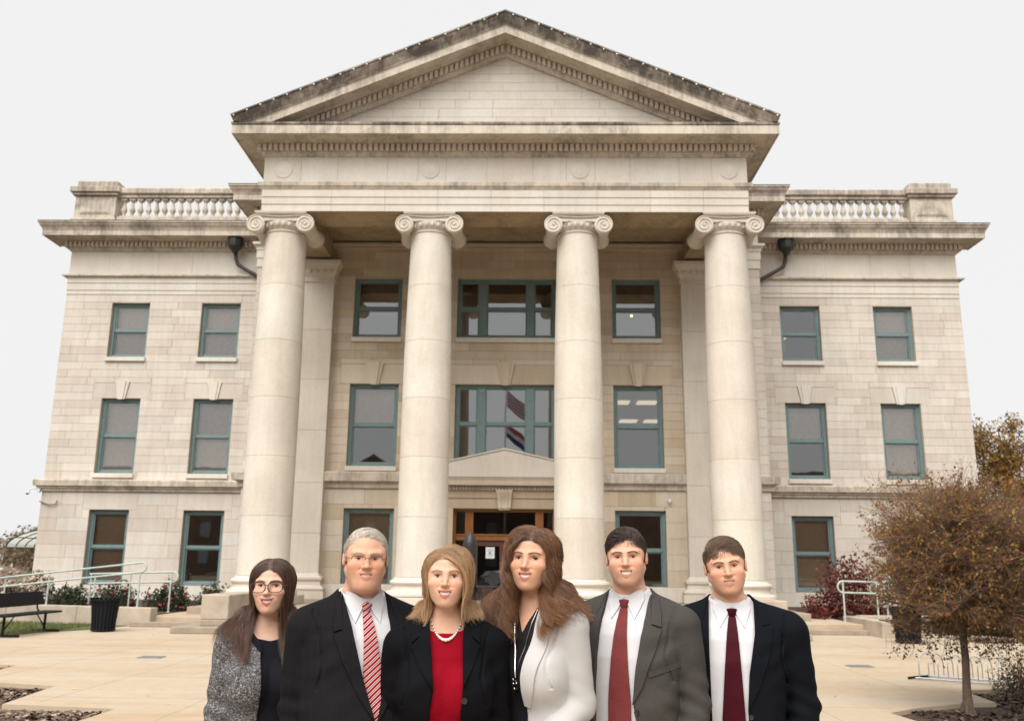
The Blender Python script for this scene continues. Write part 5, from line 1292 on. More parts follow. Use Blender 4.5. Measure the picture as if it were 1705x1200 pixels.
    for i in range(n1):
        x = 0.0230*mw*(-1+2*i/(n1-1)); g = abs(math.sin(x/0.0068*math.pi*0.5+math.pi/2)) if True else 1
        for j in range(n2):
            z = -0.0738-0.0008*oq+(0.0018+0.0040*oq)*(1.2-1.9*j/(n2-1))
            zz = z+smi*x*x; zz = zinv(zz); V.append((x, -0.0930+13*x*x+(0.0006 if g < 0.2 else 0), zz))
    b = MB(); b.v = [tuple(v) for v in O.fromh(V)]; b.f = [(i*n2+j, i*n2+j+1, (i+1)*n2+j+1, (i+1)*n2+j) for i in range(n1-1) for j in range(n2-1)]
    b.build('teeth', M_TEETH, o, smooth=60)
    return O
def clothes(O, name, m, grow, open_poly=None, arms=True, top=None, bottom=0.80, neck_gap=0.012, fine=0.0042, wr=0.0035, collar=0.0, neckline=None, cuff=None, zmin=1.02, yoke=None):
    """a garment over the torso; open_poly: the front opening, seen from the front, in (x, height over the eyes)"""
    B, T, u = O.B, O.T, O.u; zt = (top or 1.50)*u
    op = [(x, O.H0+h) for x, h in open_poly] if open_poly else None
    nl = [(x, O.H0+h) for x, h in neckline] if neckline else None
    def base(p):
        d = T(p, arms, grow)
        if yoke is not None: d = np.maximum(smin(d, O.neck(p, grow), 0.05), p[2]-(yoke+0.3*(p[1]+0.05)))
        if wr: d = d+wrinkle(p, B, wr)
        return d
    def f(p):
        d = base(p)
        if yoke is None: d = smax(d, -O.neck(p, neck_gap), 0.004)
        d = np.maximum(d, p[2]-zt); d = np.maximum(d, bottom*u-p[2]) if bottom else d
        if collar:
            r = np.maximum(O.neck(p, neck_gap+0.012), -O.neck(p, neck_gap)); r = np.maximum(r, np.maximum(p[2]-(1.475*u+collar+0.35*p[1]), 1.40*u-p[2])); d = smin(d, r, 0.012)
        if nl is not None: d = np.maximum(d, -np.maximum(poly_dist(p[0], p[2], nl), p[1]-0.03))
        if op is not None: d = smax(d, -np.maximum(poly_dist(p[0], p[2], op), p[1]-0.02), 0.003)
        if cuff:
            for (S0, El, Wr), t in zip(B['arm'], cuff):
                ax_ = np.array(Wr)-np.array(El); L = np.linalg.norm(ax_); ax_ = ax_/L
                s_ = sum((p[i]-El[i])*ax_[i] for i in range(3))
                reg = np.sqrt(np.maximum(sum((p[i]-El[i]-s_*ax_[i])**2 for i in range(3)), 0))-0.085
                d = np.maximum(d, -np.maximum(reg, t*L-s_))
        return d
    w = O.B['sh']+0.16
    zlo = (bottom or 0.8)*u-0.02
    xs = axis_pts(-w, w, fine, []); ys = axis_pts(-0.30-B['belly'], 0.20, fine*1.15, []); zs = axis_pts(zlo, zt+collar+0.05, fine*1.1, [])
    if zlo < zmin*u: zs = np.concatenate([axis_pts(zlo, zmin*u-0.02, 0.02, []), axis_pts(zmin*u, zt+collar+0.05, fine*1.1, [])])
    pts, fs = nets(f, xs, ys, zs)
    me = np_mesh(name, pts, fs); o = link(name, me, m, O.o)
    return o, base
def lower_body(O, m_tr, m_shoe, skirt=False):
    u = O.u; T = O.T
    def f(p):
        d = np.maximum(T(p, False, 0.012), np.maximum(p[2]-1.0*u, 0.78*u-p[2]))
        for sg in (-1, 1):
            d = smin(d, cap(p, (sg*0.092, 0.012, 0.86*u), (sg*0.097, 0.015, 0.48*u), 0.088, 0.068), 0.02); d = smin(d, cap(p, (sg*0.097, 0.015, 0.48*u), (sg*0.10, 0.03, 0.05), 0.068, 0.055), 0.015)
        return np.maximum(d, 0.035-p[2])
    pts, fs = nets(f, axis_pts(-0.26, 0.26, 0.012, []), axis_pts(-0.22, 0.2, 0.012, []), axis_pts(0.0, 1.03*u, 0.018, []))
    link('trousers', np_mesh('trousers', pts, fs), m_tr, O.o)
    for sg in (-1, 1):
        sh = lambda p: np.maximum(smin(ell(p, (sg*0.105, -0.045, 0.035), (0.05, 0.145, 0.045)), cap(p, (sg*0.10, 0.04, 0.03), (sg*0.10, 0.035, 0.08), 0.045, 0.045), 0.03), 0.002-p[2])
        pts, fs = nets(sh, axis_pts(sg*0.105-0.07, sg*0.105+0.07, 0.008, []), axis_pts(-0.21, 0.12, 0.01, []), axis_pts(-0.01, 0.15, 0.009, []))
        link('shoe', np_mesh('shoe', pts, fs), m_shoe, O.o)
def rel(O, poly): return [(x, O.H0+h) for x, h in poly]
# ---- hair: strands grown over the skull and the shoulders
def hair(O, n, length, comb, m, off=(0.002, 0.012), line=None, radius=0.0008, seg=12, curl=0.0, curl_f=60.0, clump=0.5, grav=0.6, body=None, ok=None, seed=1, frizz=0.25, len_fn=None, name='hair', off_fn=None, taper=0.35, nguide=None, part=0.0, facew=0.060, facetop=0.052, var=0.4, tip=0.35):
    rg = np.random.default_rng(seed); H = dict(O.H); H['ears'] = False
    line = line or O.B.get('hairline', HAIRLINE_M); L = np.array(line)
    skull = lambda p: smin(smin(ell(p, (0, 0.012, 0.028), (0.0745*H['wide'], 0.096, 0.084)), ell(p, (0, -0.022, -0.040), (0.0605*H['wide'], 0.068, 0.078)), 0.03), cap([np.abs(p[0]), p[1], p[2]], (0.050*H['jaw'], 0.008, -0.056), (0.022*H['jaw'], -0.064, -0.098), 0.022, 0.017), 0.025)
    v = rg.normal(size=(n*4, 3)); v /= np.linalg.norm(v, axis=1, keepdims=True)
    p = np.array([0, 0.012, 0.0])+v*0.22
    for _ in range(30):
        d = skull(p.T); p = p-v*(d[:, None]*0.9)
    k = (p[:, 2] > np.interp(p[:, 1], L[:, 0], L[:, 1])+rg.normal(size=len(p))*0.0025)
    if ok is not None: k &= ok(p)
    p = p[k]
    if body is not None:                                                # denser along the parting
        c_ = (np.abs(p[:, 0]-part) < 0.016) & (p[:, 2] > 0.04); ex = p[c_]; ex = np.concatenate([ex+rg.normal(size=ex.shape)*0.0015 for _ in range(3)]); p = np.concatenate([ex[:int(n*0.18)], p])
    p = p[:n]; n = len(p); root = p.copy()
    if body is not None: root[:, 0] += rg.normal(size=n)*0.0035
    q = O.fromh(p); hs, Rh = O.hs, O.Rh
    ln = length*(1.12-var+var*rg.random(n)); ln = ln*len_fn(root) if len_fn else ln
    of = off[0]+(off[1]-off[0])*rg.random(n)**1.2; of = of*off_fn(root) if off_fn else of
    fn = lambda pp: skull(O.toh(pp))*hs
    fg = O.B.get('guard', (0, -0.105, -0.035, 0.062, 0.075, 0.088))
    guard = lambda pp: ell(O.toh(pp), fg[:3], fg[3:])*hs
    if body is not None: full = lambda pp: np.minimum(np.minimum(fn(pp), guard(pp)), np.minimum(body(pp), O.neck(pp, 0.004)))
    else: full = fn
    out = np.empty((n, seg, 3), f32); out[:, 0] = q-grad(fn, q)*0.002; vel = (comb(root)@Rh.T).astype(f32)
    ph = rg.random(n)*6.28; ds = (ln/(seg-1)).astype(f32); pos = q.copy()
    fr = rg.normal(size=(n, 3)).astype(f32)
    for i in range(1, seg):
        t = i/(seg-1)
        des = comb(root)@Rh.T if i < 3 or body is None else vel
        g_ = np.array([0, 0, -1], f32)*grav*(0.35 if i < 3 else 1.0)
        if body is None: vel = 0.65*vel+0.35*des+g_*0.5*min(1, i/3)+fr*frizz*0.12
        else: vel = (0.8 if i < 2 else 0.5)*vel+np.array([0, 0, -1], f32)*grav*(0.25 if i < 2 else 0.75)+fr*frizz*0.10
        d = full(pos.T); gr = grad(full, pos); vn = (vel*gr).sum(1); near_ = np.clip(1-(d-of)/0.02, 0, 1)
        vel = vel-gr*(vn*near_*(0.85 if body is None else np.where(vn < 0, 1.0, 0.9)))[:, None]
        if i % 4 == 0: fr = rg.normal(size=(n, 3)).astype(f32)
        vel /= np.linalg.norm(vel, axis=1, keepdims=True)+1e-9
        pos = pos+vel*ds[:, None]
        if body is not None:                                            # keep the face clear: strands in front of it slide aside
            hq = np.stack(O.toh(pos.T), 1); sgn = np.where(root[:, 0] > part, 1.0, -1.0)
            fl = facew*np.clip((facetop+0.02-hq[:, 2])/0.05, 0, 1)**0.6*np.clip((hq[:, 2]+0.20)/0.06, 0, 1)
            pen = np.where(hq[:, 1] < -0.025, np.clip(fl-sgn*hq[:, 0], 0, 0.05), 0)
            mv = np.stack([sgn*pen*0.9, pen*0.35, 0*pen], 1); pos = pos+(mv*hs)@Rh.T; vel = vel+(mv*8)@Rh.T
        d = full(pos.T); gr = grad(full, pos); lim = of*min(1.0, i/2.0)
        push = np.maximum(lim-d, 0); pos = pos+gr*push[:, None]
        if body is None or i < seg*0.5: pull = np.clip(d-lim, 0, 0.03)*0.6; pos = pos-gr*pull[:, None]
        out[:, i] = pos
    ng = nguide or max(20, n//28); gi = rg.choice(n, ng, replace=False)
    sd_ = np.where(root[:, 0] > part, 0.3, 0.0); near = np.argmin(((root[:, None]-root[gi][None])**2).sum(-1)+(sd_[:, None]-sd_[gi][None])**2, 1)
    w = (np.linspace(0, 1, seg)**1.3)[None, :, None]*clump*(0.6+0.4*rg.random((n, 1, 1)))
    lead = out[gi][near]
    out = out*(1-w)+lead*w
    if curl:
        t = np.linspace(0, 1, seg)[None, :]; gp = (rg.random(ng)*6.28)[near][:, None]+ph[:, None]*0.12; gf = (0.8+0.4*rg.random(ng))[near][:, None]
        a = t*ln[:, None]*curl_f*gf+gp; amp = curl*np.clip((t-0.12)*2.2, 0, 1)
        out[:, :, 0] += amp*np.cos(a); out[:, :, 1] += amp*np.sin(a)*0.8; out[:, :, 2] += 0.3*amp*np.sin(a*1.3)
    rad = radius*(1-(1-taper)*np.linspace(0, 1, seg)**2)[None, :]*(0.7+0.6*rg.random((n, 1)))
    lk = np.clip(rg.random(ng)[near][:, None]*0.75+tip*np.linspace(0, 1, seg)[None]**1.5+rg.normal(size=(n, 1))*0.08, 0, 1)
    return curves_obj(name, out, rad, m, O.o, lk)
def unit(a): return a/(np.linalg.norm(a, axis=1, keepdims=True)+1e-9)
def tieknot(O, fn, m, zt, x0=0.0, w=0.020, h=0.034):
    y = front_y(fn, np.array([x0]), np.array([zt]))[0]
    b = MB(); prof = [(0.5, 0.0), (0.95, -0.06), (1.0, -0.12), (0.82, -0.5), (0.62, -0.9), (0.5, -1.0)]
    vs = []; n = 14
    for r, t in prof:
        for k in range(n):
            a = 2*math.pi*k/n; vs.append((x0+w*r*math.cos(a), y-0.006+0.013*r*math.sin(a), zt+0.012+h*t))
    b.add(vs, [(i*n+k, i*n+(k+1) % n, (i+1)*n+(k+1) % n, (i+1)*n+k) for i in range(len(prof)-1) for k in range(n)]+[tuple(range(n)), tuple(range((len(prof)-1)*n, len(prof)*n))])
    return b.build('tie_knot', m, O.o, smooth=50)
def button(O, fn, pts, m, r=0.0085):
    for x, h in pts:
        z = O.H0+h; y = front_y(fn, np.array([x]), np.array([z]))[0]
        b = MB(); b.lathe([(r*0.55, y-0.0055), (r, y-0.0065), (r, y-0.001), (r*0.6, y)], c=(x, z), n=14, axis='y'); b.build('button', m, O.o, smooth=40)
def shirt_and_tie(O, m_shirt, m_tie, zk, tie_x=(0, 0, 0), tie_end=-0.62, tw=0.040, leaf=0.058, zband=None, sg=0.006):
    """shirt with a collar, and a tie from its knot (height over the eyes zk) down"""
    B, u = O.B, O.u
    so, base = clothes(O, 'shirt', m_shirt, sg, None, arms=False, yoke=O.H0+zk+0.032, top=1.60, bottom=0.92, neck_gap=0.001, wr=0.002, fine=0.005)
    H0 = O.H0; kz = H0+zk
    band = lambda p: np.maximum(np.maximum(O.neck(p, 0.012), -O.neck(p, -0.004)), np.maximum(p[2]-(kz+0.028+0.30*(p[1]+0.05)), kz-0.05-p[2]))
    w = 0.11
    pts, fs = nets(band, axis_pts(-w+O.hc[0], w+O.hc[0], 0.0036, []), axis_pts(-0.13, 0.14, 0.004, []), axis_pts(kz-0.07, kz+0.10, 0.0036, []))
    link('collar_band', np_mesh('collar_band', pts, fs), m_shirt, O.o)
    fn = lambda p: np.minimum(base(p), O.neck(p, 0.010)); x0 = tie_x[0]
    for sg_ in (-1, 1):
        P = [(x0+sg_*0.004, kz+0.016), (x0+sg_*0.040, kz+0.040), (x0+sg_*0.066, kz+0.052), (x0+sg_*0.072, kz+0.012), (x0+sg_*0.046, kz-leaf), (x0+sg_*0.020, kz-0.016)]
        decal('collar_leaf', fn, P if sg_ < 0 else P[::-1], m_shirt, O.o, off=0.007, th=0.006, step=0.008)
    n = 10; Lp, Rp = [], []
    for i in range(n+1):
        t = i/n; h = zk-0.020+(tie_end-zk+0.02)*t; w_ = 0.014+(tw-0.014)*min(1, t*1.25)**0.8; x = tie_x[0]+(tie_x[1]-tie_x[0])*t+(tie_x[2])*math.sin(math.pi*t)
        Lp.append((x-w_, H0+h)); Rp.append((x+w_, H0+h))
    xe = tie_x[1]; poly = Lp+[(xe, H0+tie_end-0.05)]+Rp[::-1]
    decal('tie', base, poly, m_tie, O.o, off=0.006, th=0.005, step=0.010, bulge=lambda x, z: 0.004+0.0*x)
    tieknot(O, fn, m_tie, kz, tie_x[0])
    return base
def suit(O, m, OPEN, lap_l, lap_r, grow=0.022, collar=0.012, pocket=None):
    jo, jb = clothes(O, 'jacket', m, grow, OPEN, arms=True, top=1.60, bottom=0.80, neck_gap=0.016, collar=collar, wr=0.0045)
    for P in (lap_l, lap_r):
        if P:
            for pc in P: decal('lapel', jb, rel(O, pc), m, O.o, off=0.009, th=0.011, step=0.010)
    return jb
# ================================================================== the six people, left to right in the photograph
M_TWEED = fabric('grey_tweed', (0.2, 0.2, 0.2), 0.9, tweed); M_BLKKNIT = fabric('black_knit', (0.012, 0.012, 0.016), 0.9)
M_PIN = fabric('black_pinstripe', (0.010, 0.0095, 0.011), 0.8, pin); M_BLK = fabric('black_suiting', (0.005, 0.005, 0.0065), 0.8)
M_NAVY = fabric('black_navy_suiting', (0.0055, 0.0065, 0.009), 0.8); M_GREY = fabric('grey_suiting', (0.060, 0.056, 0.053), 0.8, mel)
M_WHITE = fabric('white_shirt_cotton', (0.57, 0.57, 0.595), 0.8, var=0.03, bmp=0.18); M_CREAM = fabric('off_white_blazer', (0.46, 0.45, 0.445), 0.75, var=0.02, bmp=0.10)
M_RED = fabric('red_jersey', (0.225, 0.003, 0.012), 0.8); M_BLKTOP = fabric('black_silk', (0.014, 0.013, 0.015), 0.5)
M_TIE1 = fabric('striped_tie_silk', (0.3, 0.02, 0.03), 0.5, stripes); M_TIE2 = fabric('brick_red_tie_silk', (0.165, 0.038, 0.038), 0.6, mel); M_TIE3 = fabric('burgundy_tie_silk', (0.045, 0.005, 0.010), 0.55)
M_TROU = fabric('dark_trousers', (0.015, 0.015, 0.017), 0.85); M_SHOE = plain('black_shoe_leather', (0.01, 0.01, 0.01), 0.3)
M_BTN = plain('dark_button', (0.02, 0.018, 0.018), 0.35); M_SILVER = plain('silver', (0.6, 0.58, 0.55), 0.25, 1.0); M_PEARL = plain('pearl', (0.72, 0.66, 0.58), 0.2)
def glasses(O, m, w, h, r, cz=-0.002, rimless=False, pw=2.6, yb=-0.108, gx=0.0325):
    b = MB()
    for sg in (-1, 1):
        cx = sg*gx; pts = []
        for k in range(28):
            a = 2*math.pi*k/28; ca, sa = math.cos(a), math.sin(a)
            x = w*math.copysign(abs(ca)**(2/pw), ca); z = h*math.copysign(abs(sa)**(2/pw), sa)
            if rimless and sa < -0.1: continue
            pts.append((cx+x, yb+0.10*abs(cx+x)**1.0*0.18+0.6*(cx+x)**2, cz+z+0.03*abs(x)*0))
        if rimless: pts = pts[-1:]+pts[:-1] if False else sorted(pts, key=lambda q: q[0])
        b.tube([tuple(q) for q in O.fromh(pts)], r*O.hs, 6, closed=not rimless)
        xo = cx+sg*w
        b.tube(O.fromh([(xo, yb+0.018*abs(xo)+0.6*xo*xo, cz+h*0.35), (sg*0.070, -0.088, cz+h*0.35), (sg*0.078, -0.05, cz+h*0.3), (sg*0.080, 0.0, cz+0.006), (sg*0.079, 0.022, cz-0.008)]), r*O.hs*0.9, 6)
    b.tube(O.fromh([(-gx+w*0.96, yb+0.001, cz+h*0.3), (0, yb-0.005, cz+h*0.45), (gx-w*0.96, yb+0.001, cz+h*0.3)]), r*O.hs, 6)
    return b.build('glasses', m, O.o, smooth=60)
def beads(O, fn, pts, r, m, name, gap=0.0):
    b = MB(); K = np.array(pts); y = front_y(fn, K[:, 0], K[:, 1])
    rr = r if hasattr(r, '__len__') else [r]*len(K)
    for (x, z), yy, q in zip(pts, y, rr): b.sphere((x, yy-q*0.8-gap, z), q, 10, 7)
    return b, y

# ---------- 1: young woman, long brown hair, tweed jacket
HB = (0.052, 0.026, 0.016)
A = make_person(dict(sex='f', eye=(446, 975), dist=3.72, hs=0.965, head_rot=(3, 0, -1), body_yaw=24, hx=0.0, hy=-0.02, w=0.90, d=0.98, sh=0.138, drop=0.0, bust=0.9, ar=0.88, seed=0.7, neck=0.047, tone=(0.619, 0.394, 0.294), hair_col=HB, hairline=HAIRLINE_F, iris=(0.10, 0.085, 0.06), eye_open=0.95, lash=0.0010,
    head=dict(wide=1.0, jaw=0.80, smile=15, open=1.0, mouth=1.16, cheek=1.08, brow=0.7, nose=0.84, ears=False, lip=(0.42, 0.07, 0.065), lipmix=0.9, blush=0.8, browt=0.0034),
    label='young woman with long brown hair and dark-rimmed glasses in a grey tweed jacket'))
u = A.u; A_arm = None
to, tb = clothes(A, 'knit_top', M_BLKKNIT, 0.006, None, arms=False, top=1.6, bottom=0.85, neck_gap=0.010, neckline=[(-0.075, 0.1), (-0.072, -0.175), (-0.050, -0.205), (0, -0.215), (0.050, -0.205), (0.072, -0.175), (0.075, 0.1)], wr=0.001, fine=0.005)
jo, jb = clothes(A, 'jacket', M_TWEED, 0.020, [(-0.072, 0.2), (-0.070, -0.19), (-0.040, -0.222), (-0.036, -0.40), (-0.044, -0.80), (0.080, -0.80), (0.056, -0.40), (0.036, -0.222), (0.070, -0.19), (0.072, 0.2)], top=1.6, neck_gap=0.016, wr=0.005)
lower_body(A, M_TROU, M_SHOE)
for pc in ([(-0.092, -0.165), (-0.070, -0.192), (-0.040, -0.223), (-0.036, -0.25), (-0.049, -0.25), (-0.066, -0.225), (-0.092, -0.195)], [(0.092, -0.165), (0.092, -0.195), (0.066, -0.225), (0.049, -0.25), (0.036, -0.25), (0.040, -0.223), (0.070, -0.192)]):
    decal('jacket_trim', jb, rel(A, pc), M_BLKKNIT, A.o, off=0.004, th=0.006, step=0.008)
glasses(A, plain('dark_tortoiseshell', (0.035, 0.014, 0.010), 0.25, var=0.5, scale=120), 0.0295, 0.0212, 0.0019, cz=-0.005, yb=-0.107, gx=0.0350)
def fall(end, top=0.05):                               # strand length from a root down to a common height
    return lambda r: np.maximum(0.03, r[:, 2]-end+top*np.clip((r[:, 2]-0.04)/0.06, 0, 1))
def low_part(px0, lo=0.4): return lambda r: lo+(1-lo)*np.clip(np.abs(r[:, 0]-px0)/0.045, 0, 1)
def comb_center(r):                                   # from a centre parting out and down
    x = r[:, 0]; s_ = np.where(x > 0, 1.0, -1.0)
    return unit(np.stack([s_*1.0, 0.25+0*x, 0.15-0.2*np.abs(x)/0.07], 1))
M_H1 = hair_mat('brown_hair', (0.016, 0.007, 0.0045, 1), (0.15, 0.072, 0.042, 1))
body1 = lambda p: A.T(p, True, 0.024)
hair(A, 12000, 1.0, comb_center, M_H1, len_fn=fall(-0.30), off_fn=low_part(0), part=0.0, facew=0.064, off=(0.003, 0.022), seg=16, grav=0.85, body=body1, clump=0.62, nguide=150, curl=0.008, curl_f=18, radius=0.0005, seed=3, frizz=0.3, line=HAIRLINE_F)

# ---------- 2: man with grey hair, rimless glasses, pinstripe suit, striped tie
Bm = make_person(dict(sex='m', eye=(611, 930), dist=3.32, hs=0.935, head_rot=(13, 2, 1.5), body_yaw=26, hx=0.0, hy=-0.035, w=1.0, d=1.08, sh=0.186, drop=-0.004, belly=0.040, el=0.022, ar=1.0, seed=1.9, neck=0.070, tone=(0.602, 0.341, 0.235), hair_col=(0.33, 0.29, 0.24), iris=(0.10, 0.09, 0.08), eye_open=0.62, lash=0.0003, scalp=0.35,
    hairline=[(-0.12, .092), (-0.085, .086), (-0.065, .076), (-0.045, .048), (-0.030, .008), (-0.012, -.012), (0.004, -.005), (0.03, -.030), (0.055, -.062), (0.11, -.074)],
    head=dict(wide=1.08, jaw=1.10, smile=7, open=0.8, mouth=1.1, cheek=1.12, brow=1.05, nose=1.04, chin2=0.6, fold=1.3, lip=(0.46, 0.17, 0.14), lipmix=0.6, blush=1.2, browt=0.0026),
    label='grey-haired man with thin-rimmed glasses in a black pinstripe suit and red striped tie'))
bs_ = shirt_and_tie(Bm, M_WHITE, M_TIE1, -0.168, (0.0, 0.004, 0.006), tie_end=-0.66, tw=0.046)
OP2 = [(-0.074, 0.1), (-0.076, -0.14), (-0.060, -0.28), (-0.030, -0.42), (0.002, -0.545), (0.004, -0.60), (-0.006, -0.66), (-0.02, -0.85), (0.05, -0.85), (0.020, -0.66), (0.010, -0.60), (0.012, -0.545), (0.050, -0.42), (0.084, -0.28), (0.088, -0.14), (0.080, 0.1)]
jb2 = suit(Bm, M_PIN, OP2, [[(-0.078, -0.125), (-0.058, -0.28), (-0.028, -0.42), (0.004, -0.545), (-0.05, -0.46), (-0.105, -0.34), (-0.128, -0.262), (-0.098, -0.248)], [(-0.080, -0.118), (-0.097, -0.243), (-0.126, -0.252), (-0.120, -0.205), (-0.095, -0.12)]],
    [[(0.090, -0.125), (0.112, -0.248), (0.140, -0.262), (0.118, -0.34), (0.07, -0.46), (0.010, -0.545), (0.048, -0.42), (0.082, -0.28)], [(0.092, -0.118), (0.108, -0.12), (0.132, -0.205), (0.138, -0.252), (0.111, -0.243)]])
button(Bm, jb2, [(0.010, -0.575)], M_BTN, 0.010)
lower_body(Bm, M_TROU, M_SHOE)
glasses(Bm, plain('thin_metal_frame', (0.045, 0.036, 0.032), 0.35, 0.5), 0.0265, 0.0155, 0.0013, cz=-0.004, rimless=True, pw=3.0, yb=-0.111)
M_H2 = hair_mat('grey_hair', (0.34, 0.28, 0.21, 1), (0.78, 0.75, 0.70, 1))
def comb_short(side=1.0, back=0.6, up=0.25):
    def f(r):
        x, y, z = r.T; top = np.clip((z-0.05)/0.04, 0, 1)
        return unit(np.stack([side*top+0.15*np.sign(x)*(1-top), back*(0.4+0.6*top)+0.35*(1-top), up*top-0.75*(1-top)], 1))
    return f
def len_short(r): return 0.38+0.75*np.clip((r[:, 2]-0.02)/0.06, 0, 1)
hair(Bm, 7000, 0.042, comb_short(0.75, 0.6, 0.25), M_H2, off=(0.002, 0.008), seg=7, grav=0.12, clump=0.45, radius=0.00055, seed=5, len_fn=len_short, frizz=0.7)

# ---------- 3: woman with a light-brown bob, black jacket, red top
C_ = make_person(dict(sex='f', eye=(742, 959), dist=3.20, hs=0.92, head_rot=(0, 0, 0.5), body_yaw=4, hx=0.0, hy=-0.022, w=0.93, d=0.98, sh=0.150, drop=0.004, bust=0.75, ar=0.9, seed=2.6, neck=0.051, tone=(0.619, 0.377, 0.266), hair_col=(0.20, 0.105, 0.05), hairline=HAIRLINE_F, iris=(0.09, 0.05, 0.03), eye_open=0.9, lash=0.0008,
    head=dict(wide=1.06, jaw=0.80, smile=14, open=1.15, mouth=1.16, cheek=1.08, brow=0.75, nose=0.88, ears=True, lip=(0.46, 0.11, 0.09), lipmix=0.85, blush=0.9, browt=0.0026),
    label='smiling woman with a light-brown bob, bead necklace, black jacket and red top'))
to, tb3 = clothes(C_, 'red_top', M_RED, 0.006, None, arms=False, top=1.6, bottom=0.85, neck_gap=0.012, neckline=[(-0.10, 0.1), (-0.085, -0.150), (-0.065, -0.180), (-0.03, -0.192), (0.03, -0.192), (0.065, -0.180), (0.085, -0.150), (0.10, 0.1)], wr=0.003, fine=0.0045)
OP3 = [(-0.060, 0.1), (-0.062, -0.12), (-0.052, -0.22), (-0.036, -0.365), (-0.046, -0.44), (-0.060, -0.80), (0.046, -0.80), (0.056, -0.44), (0.062, -0.36), (0.058, -0.22), (0.062, -0.12), (0.060, 0.1)]
jo, jb3 = clothes(C_, 'jacket', M_BLK, 0.020, OP3, top=1.6, neck_gap=0.014, collar=0.012, wr=0.004)
for P in ([[(-0.064, -0.10), (-0.053, -0.22), (-0.036, -0.365), (-0.085, -0.30), (-0.118, -0.232), (-0.092, -0.205)], [(-0.066, -0.095), (-0.091, -0.200), (-0.117, -0.222), (-0.122, -0.165), (-0.09, -0.10)]], [[(0.064, -0.10), (0.092, -0.205), (0.118, -0.232), (0.092, -0.30), (0.062, -0.36), (0.058, -0.22)], [(0.066, -0.095), (0.09, -0.10), (0.122, -0.165), (0.117, -0.222), (0.091, -0.200)]]):
    for pc in P: decal('lapel', jb3, rel(C_, pc), M_BLK, C_.o, off=0.009, th=0.011, step=0.010)
button(C_, jb3, [(0.068, -0.40), (0.074, -0.50)], M_BTN, 0.010)
lower_body(C_, M_TROU, M_SHOE)
sk3 = lambda p: np.minimum(C_.skin(p), tb3(p))
t = np.linspace(-1, 1, 25); npts = [(0.060*q, C_.H0-0.128-0.085*(1-q*q)**0.75) for q in t]
npts = [q for q in npts]
K3 = np.array(npts); y3 = front_y(sk3, K3[:, 0], K3[:, 1]); b = MB(); b.tube([(x, y-0.003, z) for (x, z), y in zip(npts, y3)], 0.0009, 5); nk = b.build('necklace', M_SILVER, C_.o)
for i, ((x, z), y, q) in enumerate(zip(npts, y3, t)):
    r_ = 0.0022+0.0042*(1-abs(q))**0.8*(0.75 if i % 2 else 1.0); b = MB(); b.sphere((0, 0, 0), r_, 10, 7); o_ = b.build('bead', M_PEARL, nk, smooth=60); o_.location = (x, y-r_*0.8, z)
for sg in (-1, 1):
    b = MB(); e = [(sg*0.080, 0.005, -0.043), (sg*0.081, 0.003, -0.052), (sg*0.0815, 0.002, -0.058)]; b.tube(C_.fromh(e), 0.0008, 5)
    for (x, y, z), r_ in zip(([sg*0.080, 0.004, -0.044], [sg*0.0815, 0.002, -0.064]), (0.0022, 0.0058)): b.sphere(tuple(C_.fromh([(x, y, z)])[0]), r_, 10, 8, 1, 1, 1.25)
    b.build('earring', M_PEARL, C_.o, smooth=60)
def comb_side(px0, s0):                               # from a side parting at px0
    def f(r):
        x = r[:, 0]; sd = np.where(x > px0, 1.0, -1.0); fw = np.clip((-r[:, 1]-0.02)/0.06, 0, 1)
        return unit(np.stack([sd*1.0, 0.15+0.25*(1-fw), 0.22-0.30*np.abs(x-px0)/0.07], 1))
    return f
M_H3 = hair_mat('light_brown_hair', (0.13, 0.062, 0.027, 1), (0.55, 0.34, 0.18, 1))
body3 = lambda p: C_.T(p, True, 0.026)
okear = lambda p: ~((np.abs(p[:, 0]) > 0.060) & (p[:, 1] < 0.012) & (p[:, 2] < 0.016))
hair(C_, 12000, 1.0, comb_side(-0.028, 1), M_H3, len_fn=fall(-0.135), off_fn=low_part(-0.028), part=-0.028, facew=0.071, facetop=0.045, var=0.2, off=(0.003, 0.022), seg=13, grav=0.8, body=body3, clump=0.6, nguide=170, curl=0.006, curl_f=26, radius=0.00048, seed=8, frizz=0.3, line=HAIRLINE_F, ok=okear)

# ---------- 4: woman with long curly brown hair, off-white blazer
D_ = make_person(dict(sex='f', eye=(876, 929), dist=3.34, hs=0.99, head_rot=(-16, 0, 2), body_yaw=-34, hx=0.012, hy=-0.025, w=0.95, d=1.0, sh=0.156, drop=0.0, bust=0.9, ar=1.0, seed=3.3, neck=0.050, tone=(0.593, 0.341, 0.231), hair_col=(0.06, 0.028, 0.015), hairline=HAIRLINE_F, iris=(0.035, 0.018, 0.010), eye_open=0.72, lash=0.0012,
    head=dict(wide=1.02, jaw=0.82, smile=15, open=1.2, mouth=1.14, cheek=1.12, brow=0.75, nose=0.9, ears=False, lip=(0.46, 0.11, 0.09), lipmix=0.85, blush=1.0, browt=0.0030),
    arm=[[(-0.158, 0.014, 1.40), (-0.19, 0.045, 1.13), (-0.16, -0.05, 0.90)], [(0.150, 0.010, 1.40), (0.168, 0.045, 1.14), (0.110, -0.155, 0.985)]],
    label='woman with long curly brown hair in an off-white blazer over a black top'))
to, tb4 = clothes(D_, 'black_top', M_BLKTOP, 0.006, None, arms=False, top=1.6, bottom=0.85, neck_gap=0.006, neckline=[(-0.062, 0.1), (-0.060, -0.13), (0.004, -0.262), (0.062, -0.13), (0.062, 0.1)], wr=0.003, fine=0.0045)
